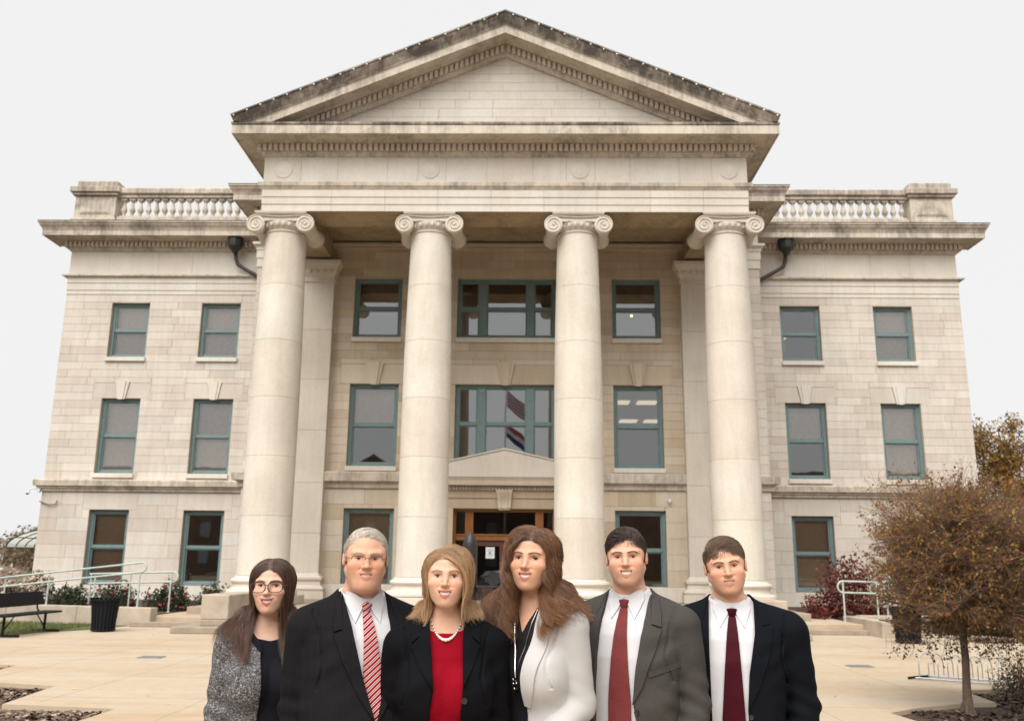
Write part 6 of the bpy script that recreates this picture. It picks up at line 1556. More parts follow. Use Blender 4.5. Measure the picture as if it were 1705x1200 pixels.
OP4 = [(-0.080, 0.1), (-0.088, -0.12), (-0.102, -0.26), (-0.100, -0.42), (-0.096, -0.80), (0.052, -0.80), (0.050, -0.50), (0.052, -0.40), (0.068, -0.26), (0.066, -0.12), (0.062, 0.1)]
jo, jb4 = clothes(D_, 'blazer', M_CREAM, 0.020, OP4, top=1.6, neck_gap=0.014, collar=0.012, wr=0.0012, cuff=[1.0, 0.80])
LP = [[(0.060, -0.095), (0.105, -0.14), (0.122, -0.22), (0.118, -0.34), (0.098, -0.45), (0.072, -0.505), (0.052, -0.50), (0.053, -0.40), (0.068, -0.26), (0.067, -0.14)], [(-0.076, -0.095), (-0.086, -0.14), (-0.095, -0.26), (-0.088, -0.40), (-0.110, -0.40), (-0.135, -0.26), (-0.128, -0.15), (-0.105, -0.10)]]
for pc in LP: decal('lapel', jb4, rel(D_, pc), M_CREAM, D_.o, off=0.009, th=0.011, step=0.010)
lower_body(D_, M_TROU, M_SHOE)
sk4 = lambda p: np.minimum(D_.skin(p), tb4(p))
b = MB()
for sg in (-1, 1):
    t = np.linspace(0, 1, 22); xs_ = sg*(0.058*(1-t)**1.1+0.004)+0.014*t; zz = D_.H0-0.11-0.30*t; y = front_y(sk4, xs_, zz)
    b.tube([(x, yy-0.004, z) for x, yy, z in zip(xs_, y, zz) if yy < 0.045], 0.0019, 5)
b.build('necklace_chain', M_SILVER, D_.o, smooth=60)
b = MB(); z0 = D_.H0-0.415; y0 = front_y(sk4, np.array([0.014]), np.array([z0]))[0]-0.009
b.tube([(0.014+0.010*math.cos(a), y0, z0-0.018+0.015*math.sin(a)) for a in np.linspace(0, 2*math.pi, 17)[:-1]], 0.0022, 5, closed=True)
for q in ((0.006, 0.0), (0.020, -0.012), (0.012, -0.030), (0.008, -0.014)): b.sphere((q[0], y0-0.002, z0+q[1]), 0.0042, 8, 6)
b.build('pendant', M_SILVER, D_.o, smooth=60)
M_H4 = hair_mat('curly_brown_hair', (0.022, 0.009, 0.005, 1), (0.30, 0.14, 0.065, 1))
body4 = lambda p: D_.T(p, True, 0.026)
def comb4(r):
    x = r[:, 0]; sd = np.where(x > 0.012, 1.0, -1.0)
    return unit(np.stack([sd*0.9, 0.35+0*x, 0.55-0.3*np.abs(x)/0.07], 1))
hair(D_, 12000, 1.0, comb4, M_H4, len_fn=fall(-0.29), off_fn=low_part(0.012, 0.45), part=0.012, facew=0.066, off=(0.004, 0.034), seg=20, grav=0.75, body=body4, clump=0.72, nguide=100, curl=0.024, curl_f=50, radius=0.00055, seed=12, frizz=0.6, line=HAIRLINE_F)

# ---------- 5: man with dark hair, grey suit, brick-red tie
E_ = make_person(dict(sex='m', eye=(1041, 927), dist=3.50, hs=0.925, head_rot=(-9, 0, -3), body_yaw=-24, hx=0.0, hy=-0.03, w=0.92, d=1.0, sh=0.190, el=0.040, drop=0.004, ar=1.0, seed=4.1, neck=0.064, tone=(0.602, 0.357, 0.250), hair_col=(0.022, 0.013, 0.010), iris=(0.07, 0.06, 0.045), eye_open=0.66, lash=0.0004,
    head=dict(wide=1.05, jaw=1.06, smile=13, open=1.35, mouth=1.14, cheek=1.05, brow=1.05, nose=1.0, fold=1.3, lip=(0.46, 0.16, 0.13), lipmix=0.6, blush=1.1, stubble=0.22, browt=0.0034),
    label='dark-haired smiling man in an open grey suit jacket with a brick-red tie'))
shirt_and_tie(E_, M_WHITE, M_TIE2, -0.168, (0.0, -0.002, 0.0), tie_end=-0.60, tw=0.043)
OP5 = [(-0.078, 0.1), (-0.080, -0.14), (-0.088, -0.30), (-0.098, -0.46), (-0.102, -0.62), (-0.10, -0.85), (0.10, -0.85), (0.066, -0.62), (0.052, -0.52), (0.066, -0.40), (0.088, -0.25), (0.088, -0.14), (0.080, 0.1)]
jb5 = suit(E_, M_GREY, OP5, [[(-0.080, -0.125), (-0.088, -0.30), (-0.098, -0.46), (-0.125, -0.38), (-0.146, -0.26), (-0.112, -0.245)], [(-0.082, -0.118), (-0.111, -0.240), (-0.144, -0.250), (-0.134, -0.20), (-0.102, -0.12)]],
    [[(0.090, -0.125), (0.116, -0.245), (0.152, -0.262), (0.128, -0.35), (0.088, -0.46), (0.052, -0.52), (0.066, -0.40), (0.088, -0.25)], [(0.092, -0.118), (0.110, -0.12), (0.142, -0.200), (0.150, -0.250), (0.115, -0.240)]])
decal('breast_pocket', jb5, rel(E_, [(0.110, -0.405), (0.205, -0.372), (0.206, -0.392), (0.111, -0.426)][::-1]), M_GREY, E_.o, off=0.0045, th=0.006, step=0.008)
button(E_, jb5, [(0.066, -0.545)], M_BTN, 0.009)
lower_body(E_, M_TROU, M_SHOE)
M_H5 = hair_mat('dark_brown_hair', (0.010, 0.006, 0.005, 1), (0.085, 0.050, 0.036, 1))
def lh5(r): return 0.36+0.95*np.clip((r[:, 2]-0.02)/0.06, 0, 1)
def of5(r): return 0.55+1.0*np.clip((r[:, 2]-0.03)/0.06, 0, 1)
HL5 = [(-0.12, .074), (-0.085, .069), (-0.065, .054), (-0.045, .024), (-0.032, .004), (-0.012, -.006), (0.004, .002), (0.03, -.030), (0.055, -.062), (0.11, -.074)]
hair(E_, 8000, 0.050, comb_short(-0.8, 0.5, 0.38), M_H5, off=(0.002, 0.010), seg=8, grav=0.15, clump=0.5, radius=0.0006, seed=15, len_fn=lh5, off_fn=of5, line=HL5, frizz=0.5)

# ---------- 6: man with brown hair, black suit, burgundy tie
F_ = make_person(dict(sex='m', eye=(1210, 943), dist=3.62, hs=0.935, head_rot=(-8, 2, -7), body_yaw=-12, hx=-0.01, hy=-0.02, w=0.95, d=1.0, sh=0.212, el=0.048, drop=0.0, ar=1.08, seed=5.3, neck=0.062, tone=(0.602, 0.345, 0.238), hair_col=(0.075, 0.045, 0.028), iris=(0.05, 0.04, 0.03), eye_open=0.62, lash=0.0004,
    head=dict(wide=1.08, jaw=1.06, smile=9, open=0.6, mouth=1.05, cheek=1.08, brow=1.0, nose=1.0, fold=1.1, lip=(0.46, 0.17, 0.14), lipmix=0.6, blush=1.2, browt=0.0032),
    label='brown-haired man in an open black suit jacket with a dark burgundy tie'))
shirt_and_tie(F_, M_WHITE, M_TIE3, -0.172, (0.008, -0.004, 0.0), tie_end=-0.72, tw=0.046)
OP6 = [(-0.078, 0.1), (-0.080, -0.14), (-0.082, -0.30), (-0.080, -0.52), (-0.078, -0.85), (0.060, -0.85), (0.052, -0.52), (0.062, -0.40), (0.090, -0.25), (0.092, -0.14), (0.082, 0.1)]
jb6 = suit(F_, M_NAVY, OP6, [[(-0.080, -0.125), (-0.082, -0.30), (-0.080, -0.48), (-0.118, -0.36), (-0.140, -0.262), (-0.112, -0.245)], [(-0.082, -0.118), (-0.111, -0.240), (-0.138, -0.250), (-0.134, -0.20), (-0.102, -0.12)]],
    [[(0.094, -0.125), (0.118, -0.225), (0.160, -0.215), (0.142, -0.32), (0.098, -0.44), (0.054, -0.52), (0.064, -0.40), (0.090, -0.25)], [(0.094, -0.118), (0.112, -0.12), (0.140, -0.185), (0.150, -0.215), (0.117, -0.222)]])
button(F_, jb6, [(0.062, -0.545), (0.065, -0.64)], M_BTN, 0.009)
lower_body(F_, M_TROU, M_SHOE)
M_H6 = hair_mat('brown_short_hair', (0.045, 0.024, 0.014, 1), (0.24, 0.15, 0.095, 1))
hair(F_, 8000, 0.045, comb_short(0.7, 0.42, 0.38), M_H6, off=(0.002, 0.010), seg=8, grav=0.12, clump=0.45, radius=0.0006, seed=19, len_fn=lh5, off_fn=of5, line=HL5, frizz=0.5)
# ================================================================== street furniture
def arc(c, r, a0, a1, n, u, v):
    return [tuple(Vector(c)+Vector(u)*r*math.cos(a0+(a1-a0)*i/n)+Vector(v)*r*math.sin(a0+(a1-a0)*i/n)) for i in range(n+1)]
def railing(P, Q, zt, zl, posts, label, zb, rt=0.025, loop_at='Q', dz=0.0):
    """two round rails between plan points P and Q joined by a rounded end; posts: (fraction, foot height)"""
    P, Q = Vector(P), Vector(Q); d = (Q-P).normalized(); t = thing('ramp_railing', (P.x, P.y, 0), label, 'railing', 'pale green ramp railings')
    loc = lambda f, z: ((Q-P)*f).to_3d()+Vector((0, 0, z+dz*f))
    e, o = (loc(1, 0), d) if loop_at == 'Q' else (loc(0, 0), -d)
    r = (zt-zl)/2; ez = dz if loop_at == 'Q' else 0
    far = 0 if loop_at == 'Q' else 1
    pts = [tuple(loc(far, zt))]+[tuple(e+Vector((o.x*r*math.sin(a), o.y*r*math.sin(a), ez+(zt+zl)/2+r*math.cos(a)))) for a in np.linspace(0, math.pi, 13)]+[tuple(loc(far, zl))]
    b = MB(); b.tube(pts, rt, 8); b.build('rail', M_RAIL, t, smooth=50)
    for f, zf in posts:
        b = MB(); p = loc(f, 0); b.tube([(p.x, p.y, zf), (p.x, p.y, zt+dz*f)], rt*0.95, 8); b.lathe([(0.055, zf), (0.055, zf+0.012)], c=(p.x, p.y), n=10); b.build('post', M_RAIL, t, smooth=50)
    return t
Pa, Qa = at(-60, 964, -9.0), at(236, 953, -10.0)
Yw = lambda x: -8.1+(x+17.5)*(-10.36+8.1)/(17.5-8.78)+0.15
def on_wall(u, v):                                     # a railing point above the planter wall's middle line
    d = ray(u, v); t = (-8.1+(CAM.x+17.5)*-0.2592+0.15-CAM.y)/(d.y+0.2592*d.x); return CAM+d*t
A0, A1 = on_wall(-40, 966), on_wall(236, 953.5); L0_, L1_ = on_wall(-40, 981), on_wall(236, 973)
fr = lambda u: (on_wall(u, 970).x-A0.x)/(A1.x-A0.x)
railing((A0.x, A0.y), (A1.x, A1.y), A0.z, L0_.z, [(fr(9), 0.46), (fr(81), 0.46), (fr(158), 0.46), (fr(232), 0.46)], 'pale green railing along the low wall behind the black bench and bin', 0.46, dz=A1.z-A0.z)
B0, B1 = at(150, 955, -7.6), at(290, 954.5, -8.4); bl = at(290, 971, -8.4)
fb = lambda u: (at(u, 960, -8.0).x-B0.x)/(B1.x-B0.x)
railing((B0.x, B0.y), (B1.x, B1.y), B0.z, bl.z+(B0.z-B1.z), [(0.02, 0.25), (fb(218), 0.25), (0.97, 0.25)], 'shorter pale green railing among the rose bushes left of the steps', 0.25, dz=B1.z-B0.z)
C0, C1 = at(1403, 967, -9.2), at(1560, 972, -8.9); cl = at(1403, 986, -9.2)
fc = lambda u: (at(u, 975, -9.05).x-C0.x)/(C1.x-C0.x)
railing((C0.x, C0.y), (C1.x, C1.y), C0.z, cl.z, [(0.0, 0.24), (fc(1458), 0.24), (0.95, 0.25)], 'pale railing with a rounded end before the red bush', 0.24, loop_at='P', dz=C1.z-C0.z)
C2, C3 = at(1455, 972, -8.3), at(1650, 980, -7.6); cl2 = at(1455, 988, -8.3)
railing((C2.x, C2.y), (C3.x, C3.y), C2.z, cl2.z, [(0.1, 0.25), (0.55, 0.25), (1.0, 0.25)], 'pale railing mostly hidden by the small brown tree', 0.25, loop_at='P', dz=C3.z-C2.z)

# ---- bench
def slat_panel(t, name, n, along, P, u, v, th, w, m):
    """n slats side by side, each of length `along`, from P stepping along v"""
    b0 = MB(); b0.cbox(0, along, 0, w, 0, th, 0.006); me = b0.mesh(name, fix=False)
    U, V_ = Vector(u).normalized(), Vector(v).normalized(); Wn = U.cross(V_)
    for k in range(n):
        o = link(name, me, m, t); Pk = Vector(P)+V_*k*(w+0.018)
        o.matrix_local = Matrix(((U.x, V_.x, Wn.x, Pk.x), (U.y, V_.y, Wn.y, Pk.y), (U.z, V_.z, Wn.z, Pk.z), (0, 0, 0, 1)))
t = thing('park_bench', (-10.42, -13.22, 0), 'black metal park bench with a flat backrest on the lawn edge', 'bench')
slat_panel(t, 'slat', 3, 2.15, (-0.24, -1.20, 0.43), (0, 1, 0), (1, 0, 0.03), 0.03, 0.135, M_BLACK) if False else None
b = MB(); b.cbox(-0.19, 0.24, -1.15, 1.15, 0.425, 0.47, 0.012); b.build('seat', M_BLACK, t)
b = MB(); b.add([(x*1.0, y, z) for x, y, z in [(-0.235, -1.15, 0.60), (-0.205, -1.15, 0.60), (-0.205, 1.15, 0.60), (-0.235, 1.15, 0.60), (-0.325, -1.15, 0.90), (-0.295, -1.15, 0.90), (-0.295, 1.15, 0.90), (-0.325, 1.15, 0.90)]], [(0, 3, 2, 1), (4, 5, 6, 7), (0, 1, 5, 4), (1, 2, 6, 5), (2, 3, 7, 6), (3, 0, 4, 7)]); b.build('backrest', M_BLACK, t)
for y in (-0.85, 0.85):
    b = MB(); b.tube([(0.0, y, 0.44), (0.0, y, 0.03)], 0.03, 8); b.tube([(-0.30, y, 0.03), (0.36, y, 0.03)], 0.028, 8); b.tube([(0.0, y+(-0.4 if y > 0 else 0.4), 0.43), (0.0, y, 0.12)], 0.014, 6); b.build('leg', M_BLACK, t, smooth=50)
    b = MB(); b.tube([(-0.15, y, 0.44), (-0.21, y, 0.52), (-0.26, y, 0.78)], 0.02, 6); b.build('back_bracket', M_BLACK, t, smooth=50)

# ---- litter bins: round, flared, of flat vertical slats
def bin_(loc, label, sc=1.0):
    t = thing('litter_bin', loc, label, 'litter bin', 'black slatted litter bins'); n = 22; H = 0.76*sc
    b = MB(); b.lathe([(0.235*sc, 0.03), (0.27*sc, H*0.5), (0.315*sc, H-0.03)], n=28); b.build('liner', M_BLACK, t, smooth=40)
    s_ = MB(); w = 0.030*sc
    prof = [(0.262*sc, 0.02), (0.275*sc, H*0.35), (0.305*sc, H*0.78), (0.345*sc, H), (0.375*sc, H+0.015)]
    s_.add([(r, -w*(r/0.3), z) for r, z in prof]+[(r, w*(r/0.3), z) for r, z in prof]+[(r-0.012, -w*(r/0.3), z) for r, z in prof]+[(r-0.012, w*(r/0.3), z) for r, z in prof],
           [(i, i+1, i+6, i+5) for i in range(4)]+[(i+10, i+15, i+16, i+11) for i in range(4)]+[(i, i+10, i+11, i+1) for i in range(4)]+[(i+5, i+6, i+16, i+15) for i in range(4)])
    me = s_.mesh('slat')
    for k in range(n): o = link('slat', me, M_BLACK, t); o.rotation_euler = (0, 0, 2*math.pi*k/n)
    for z, r in ((0.05, 0.268), (H*0.93, 0.334)):
        b = MB(); b.tube([(r*sc*1.02*math.cos(a), r*sc*1.02*math.sin(a), z) for a in np.linspace(0, 2*math.pi, 29)[:-1]], 0.012, 6, closed=True); b.build('hoop', M_BLACK, t, smooth=50)
    return t
bin_((-9.16, -12.1, 0), 'black slatted litter bin beside the bench at the left')
bin_((9.38, -12.7, 0), 'black slatted litter bin half hidden under the small tree', 1.02)

# ---- bike rack: a wave of bent steel tube between two feet
b0, b1 = on(1534, 1129), on(1690, 1141.5); d = (b1-b0); L = d.length; a = math.atan2(d.y, d.x)
M_STEEL = plain('galvanised_steel', (0.42, 0.44, 0.47), 0.4, 0.7)
t = thing('bike_rack', (b0.x, b0.y, 0), 'low galvanised hooped bike rack behind the small tree', 'bike rack', rz=a)
for k in range(9):
    x = 0.04+k*(L-0.14)/8.4; b = MB()
    b.tube([(x, -0.22, 0.03), (x, -0.22, 0.20)]+[(x+0.10*(1-math.cos(q))*0.5, -0.22+0.22*(1-math.cos(q)), 0.22+0.15*math.sin(q)) for q in np.linspace(0.1, math.pi-0.1, 9)]+[(x+0.10, 0.22, 0.20), (x+0.10, 0.22, 0.03)], 0.008, 7); b.build('hoop', M_STEEL, t, smooth=60)
for y in (-0.22, 0.22):
    b = MB(); b.tube([(-0.02, y, 0.03), (L, y, 0.03)], 0.014, 7); b.build('ground_rail', M_STEEL, t, smooth=60)
b = MB(); b.tube([(-0.12, -0.25, 0.02), (0.06, -0.1, 0.045), (0.05, 0.25, 0.02)], 0.02, 6); b.build('foot', M_BLACK, t, smooth=60)

# ---- war memorial: a dark shell and a gun model on a stone plinth
M_BRONZE = plain('dark_bronze', (0.022, 0.022, 0.024), 0.42, 0.3, var=0.35, scale=6)
M_GRAN = plain('grey_green_granite', (0.22, 0.235, 0.215), 0.55, scale=40, var=0.3); M_ROUGH = plain('rough_granite', (0.15, 0.155, 0.145), 0.9, scale=14, var=0.5, bmp=0.9)
YM = -13.9
p0, p1 = at(748, 1008, YM), at(872, 1008, YM); zt = at(810, 1009, YM).z
t = thing('memorial_plinth', ((p0.x+p1.x)/2, YM+0.3, 0), 'granite plinth with a smooth top and rough sides in front of the door', 'plinth')
hw = (p1.x-p0.x)/2
b = MB(); b.cbox(-hw, hw, -0.36, 0.36, zt-0.14, zt, 0.02); b.build('cap_slab', M_GRAN, t)
b = MB(); b.cbox(-hw+0.03, hw-0.03, -0.33, 0.33, -0.01, zt-0.142, 0.02); b.build('die', M_ROUGH, t)
q = at(783, 900, YM+0.2)
zs_ = at(783, 885, YM+0.2).z
b = MB(); r = 0.158; b.lathe([(0.155, zt+0.002), (0.175, zt+0.01), (0.175, zt+0.06), (r, zt+0.08), (r, zs_-0.52), (r+0.006, zs_-0.515), (r+0.006, zs_-0.47), (r, zs_-0.465), (r, zs_-0.28), (r*0.94, zs_-0.21), (r*0.70, zs_-0.12), (r*0.42, zs_-0.055), (0.045, zs_-0.03), (0.030, zs_-0.005), (0.004, zs_)], n=28)
o = b.build('artillery_shell', M_BRONZE, smooth=40); o.location = (q.x, YM+0.2, 0); tag(o, 'tall dark pointed artillery shell standing on the granite plinth', 'artillery shell')
gx = at(826, 980, YM+0.3).x
t = thing('model_cannon', (gx, YM+0.30, zt+0.002), 'small dark cannon on a bracketed iron stand upon the granite plinth', 'cannon')
ztab = at(826, 975, YM+0.3).z-zt
b = MB(); b.cbox(-0.48, 0.42, -0.17, 0.17, ztab-0.045, ztab, 0.008); b.build('stand_top', M_BRONZE, t)
for sx in (-0.30, 0.26):
    for sy in (-0.12, 0.12):
        b = MB(); b.tube([(sx*1.3, sy, ztab-0.04), (sx*1.1, sy, ztab*0.5), (sx*0.9, sy, 0.02)], [0.05, 0.035, 0.03], 8); b.build('leg', M_BRONZE, t, smooth=50)
b = MB(); b.cbox(-0.07, 0.14, -0.12, 0.12, 0.0, ztab-0.05, 0.01); b.build('pier', M_BRONZE, t)
b = MB(); b.lathe([(0.05, -0.42), (0.075, -0.40), (0.075, -0.34), (0.065, -0.33), (0.085, 0.15), (0.10, 0.16), (0.10, 0.24), (0.06, 0.28), (0.03, 0.33), (0.035, 0.36), (0.005, 0.38)], n=18, axis='y')
bar_ = b.build('barrel', M_BRONZE, t, smooth=40); bar_.rotation_euler = (R(-10), 0, R(70)); bar_.location = (0.0, 0, ztab+0.25)
for sy in (-0.13, 0.13):
    b = MB(); b.lathe([(0.05, -0.02), (0.13, -0.018), (0.15, -0.02), (0.15, 0.02), (0.13, 0.018), (0.05, 0.02)], n=22, axis='y'); w = b.build('wheel', M_BRONZE, t, smooth=40); w.location = (-0.05+0.1*(sy > 0), sy, ztab+0.155)
b = MB(); b.cbox(-0.25, 0.2, -0.09, 0.09, ztab+0.06, ztab+0.17, 0.01); b.build('carriage', M_BRONZE, t)

# ---- sign in the roses, security camera, pipe on the wing's corner
sp = at(353, 1003, -8.6)
t = thing('garden_sign', (sp.x, -8.6, 0.25), 'tiny white information sign stuck in the rose bed by the steps', 'sign')
b = MB(); b.cbox(-0.10, 0.10, -0.008, 0.008, sp.z-0.25-0.07, sp.z-0.25+0.07, 0.003); b.build('panel', M_PAPER, t)
b = MB(); b.box(-0.07, 0.07, -0.010, -0.0085, sp.z-0.25-0.01, sp.z-0.25+0.04); b.build('print', plain('grey_print', (0.3, 0.33, 0.35), 0.7), t)
b = MB(); b.tube([(0, 0.012, 0), (0, 0.012, sp.z-0.25)], 0.008, 6); b.build('stake', M_BLACK, t)
M_PLW = plain('weathered_white_plastic', (0.62, 0.62, 0.60), 0.5)
cp = at(60, 820, -0.15)
t = thing('security_camera', (-17.57, -0.1, cp.z), 'white arm-mounted security camera on the left corner of the building', 'security camera')
b = MB(); b.tube([(0.02, -0.05, 0.08), (-0.12, -0.15, 0.17), (-0.28, -0.22, 0.12), (-0.30, -0.24, 0.02)], 0.022, 8); b.build('arm', M_PLW, t, smooth=50)
b = MB(); b.cbox(-0.06, 0.03, -0.10, 0.02, 0.02, 0.16, 0.01); b.build('wall_plate', M_PLW, t)
b = MB(); b.sphere((-0.31, -0.26, -0.02), 0.055, 12, 8); b.build('dome', M_PLW, t, smooth=60)
b = MB(); b.sphere((-0.32, -0.29, -0.05), 0.042, 12, 8); b.build('lens', M_BLACK, t, smooth=60)
pp0, pp1 = at(67, 836, -0.06), at(95, 838, -0.06)
b = MB(); b.tube([(pp0.x-0.05, -0.03, pp0.z+0.05), (pp0.x+0.1, -0.07, pp0.z), ((pp0.x+pp1.x)/2, -0.07, pp1.z-0.04), (pp1.x-0.05, -0.07, pp1.z-0.02), (pp1.x, -0.07, pp1.z+0.12)], 0.022, 8)
o = b.build('conduit_pipe', plain('rusty_conduit', (0.20, 0.14, 0.11), 0.7), smooth=50); tag(o, 'short bent conduit pipe on the wall below the security camera', 'pipe')

# ---- glazed entrance canopy at the building's left side
M_ACR = leaf_mat('canopy_panel', [(0.0, (0.60, 0.62, 0.56)), (1.0, (0.60, 0.62, 0.56))], 0.4, 0.6); M_FR = plain('canopy_frame', (0.012, 0.012, 0.012), 0.4)
ca0 = at(12, 908, 3.0)
t = thing('door_canopy', (-17.75, 3.0, 0), 'curved black-framed canopy with pale panels at the left side of the building', 'canopy')
zb_ = at(35, 911, 3.0).z; rr = abs(ca0.x+17.6); hh_ = at(60, 876, 3.0).z-zb_
npn = 6
for j in range(4):
    b = MB(); b.tube([(-rr*math.cos(q)+0.1, j*0.7, zb_+hh_*math.sin(q)) for q in np.linspace(0, math.pi/2, 10)], 0.028, 6); b.build('rib', M_FR, t, smooth=50)
for q in (0.0, 0.5, 1.05):
    b = MB(); b.tube([(-rr*math.cos(q)+0.1, 0, zb_+hh_*math.sin(q)), (-rr*math.cos(q)+0.1, 2.1, zb_+hh_*math.sin(q))], 0.022, 6); b.build('purlin', M_FR, t)
b = MB(); b.tube([(-rr+0.1, 0, zb_), (0.1, 0, zb_-0.02)], 0.035, 6); b.build('tie_bar', M_FR, t)
for j in range(3):
    b = MB(); A_ = np.linspace(0, math.pi/2, 10); b.v = [(-rr*math.cos(q)+0.1, j*0.7+dy, zb_+hh_*math.sin(q)+0.01) for q in A_ for dy in (0.02, 0.68)]; b.f = [(2*i, 2*i+1, 2*i+3, 2*i+2) for i in range(9)]; b.build('panel', M_ACR, t)
for j in (0, 2.1):
    b = MB(); b.tube([(-0.0, j, 0.0), (-0.0, j, zb_)], 0.03, 6); b.build('post', M_FR, t)

# ---- flagpole and the building across the street: seen only mirrored in the windows
M_POLE = plain('flagpole_aluminium', (0.55, 0.55, 0.55), 0.35, 0.8)
t = thing('flagpole', (-1.0, -41, 0), 'flagpole with a striped flag above a second flag, mirrored in the upper central window', 'flagpole')
b = MB(); b.lathe([(0.09, 0), (0.05, 15.5), (0.01, 15.6)], n=12); b.sphere((0, 0, 15.7), 0.12, 10, 8); b.build('pole', M_POLE, t, smooth=50)
def flag(z0, h, w, m, name, ph):
    b = MB(); n = 16; b.v = []; b.f = []
    for i in range(n+1):
        u_ = i/n
        for j in (0, 1): b.v.append(((0.08+w*u_*0.62)+0.0, 0.10*math.sin(7*u_+ph)+0.0, z0+h*j-0.55*w*u_-0.15*math.sin(5*u_+ph)*u_))
    b.f = [(2*i, 2*i+2, 2*i+3, 2*i+1) for i in range(n)]
    return b.build(name, m, t, smooth=60)
M_FLAGW = plain('flag_white', (0.6, 0.58, 0.56), 0.8); M_FLAGR = plain('flag_red', (0.30, 0.07, 0.06), 0.8); M_FLAGB = plain('flag_blue', (0.03, 0.05, 0.16), 0.8)
for k in range(9): flag(13.7+k*0.15, 0.15, 2.6, M_FLAGR if k % 2 == 0 else M_FLAGW, 'flag_stripe', 0.3)
for k, m_ in enumerate((M_FLAGB, M_FLAGW, M_FLAGR)): flag(11.3+k*0.4, 0.4, 2.4, m_, 'flag_stripe', 1.2)
M_BRICK = plain('red_brown_brick', (0.20, 0.125, 0.085), 0.9, scale=1.0, var=0.3); M_ROOF = plain('slate_roof', (0.055, 0.045, 0.04), 0.8)
t = thing('brick_building', (0, -92, 0), 'brown brick building with a gabled slate roof across the street, mirrored in the windows', 'building')
b = MB(); b.box(-60, 60, -8, 0, -0.1, 10.4); b.build('wall', M_BRICK, t)
b = MB(); b.add([(-61, 0.6, 10.4), (61, 0.6, 10.4), (61, -8.6, 10.4), (-61, -8.6, 10.4), (-61, -4, 15.0), (61, -4, 15.0)], [(0, 1, 5, 4), (2, 3, 4, 5), (0, 4, 3), (1, 2, 5), (3, 2, 1, 0)]); b.build('roof', M_ROOF, t)
b = MB(); b.poly([(18, 0), (36, 0), (36, 12.5), (27, 21), (18, 12.5)], 0.02, -6); b.build('gable', M_BRICK, t)
b = MB(); b.poly([(-26, 0), (-14, 0), (-14, 12), (-20, 16), (-26, 12)], 0.02, -6); b.build('gable', M_BRICK, t)
g = MB(); g.box(-0.7, 0.7, 0.03, 0.1, 0, 2.0); wme = g.mesh('window', fix=True); wme.materials.append(plain('pale_window', (0.3, 0.32, 0.34), 0.2))
for i in range(14):
    for z in (1.4, 5.0): o = link('window', wme, None, t); o.location = (-52+i*8, 0.02, z)
# ================================================================== trees and shrubs
M_LF_AUT = leaf_mat('autumn_leaf', [(0.0, (0.13, 0.060, 0.020)), (0.35, (0.27, 0.120, 0.028)), (0.6, (0.37, 0.175, 0.030)), (0.8, (0.34, 0.235, 0.04)), (0.93, (0.18, 0.17, 0.04)), (1.0, (0.36, 0.07, 0.04))], 0.6, 0.4)
M_LF_GOLD = leaf_mat('golden_leaf', [(0.0, (0.12, 0.06, 0.015)), (0.5, (0.30, 0.155, 0.028)), (0.8, (0.42, 0.25, 0.05)), (1.0, (0.17, 0.14, 0.03))])
M_LF_RED = leaf_mat('crimson_leaf', [(0.0, (0.05, 0.008, 0.008)), (0.5, (0.13, 0.018, 0.017)), (0.8, (0.21, 0.035, 0.03)), (0.95, (0.20, 0.10, 0.03)), (1.0, (0.06, 0.05, 0.015))])
M_LF_GRN = leaf_mat('dark_green_leaf', [(0.0, (0.012, 0.018, 0.008)), (0.6, (0.030, 0.042, 0.016)), (0.9, (0.055, 0.065, 0.022)), (1.0, (0.10, 0.07, 0.03))])
M_LF_OLV = leaf_mat('olive_leaf', [(0.0, (0.022, 0.022, 0.010)), (0.6, (0.055, 0.052, 0.020)), (1.0, (0.13, 0.09, 0.035))])
M_LF_DRY = leaf_mat('dry_flower_head', [(0.0, (0.30, 0.18, 0.12)), (0.6, (0.50, 0.36, 0.28)), (1.0, (0.62, 0.53, 0.45))])
M_BARK = plain('grey_brown_bark', (0.105, 0.072, 0.052), 0.9, scale=18, var=0.35, bmp=0.8); M_TWIG = plain('brown_twig', (0.19, 0.118, 0.078), 0.9, scale=9, var=0.3)
M_ROSE = plain('rose_red', (0.30, 0.014, 0.035), 0.6, var=0.3, scale=20)
def leaves(P, size, m, name, parent, rg, droop=0.0, **props):
    n = len(P); d = rg.normal(size=(n, 3)); d[:, 2] -= droop; d /= np.linalg.norm(d, axis=1, keepdims=True); r = rg.normal(size=(n, 3)); w = np.cross(d, r); w /= np.linalg.norm(w, axis=1, keepdims=True)
    L = (size*(0.6+0.8*rg.random(n)))[:, None]; c = np.cross(d, w)*L*0.12
    V = np.stack([P, P+d*L*0.5+w*L*0.30+c, P+d*L, P+d*L*0.5-w*L*0.30+c], 1).reshape(-1, 3); F = np.arange(4*n).reshape(n, 4)
    return link(name, np_mesh(name, V, F, False), m, parent, **props)
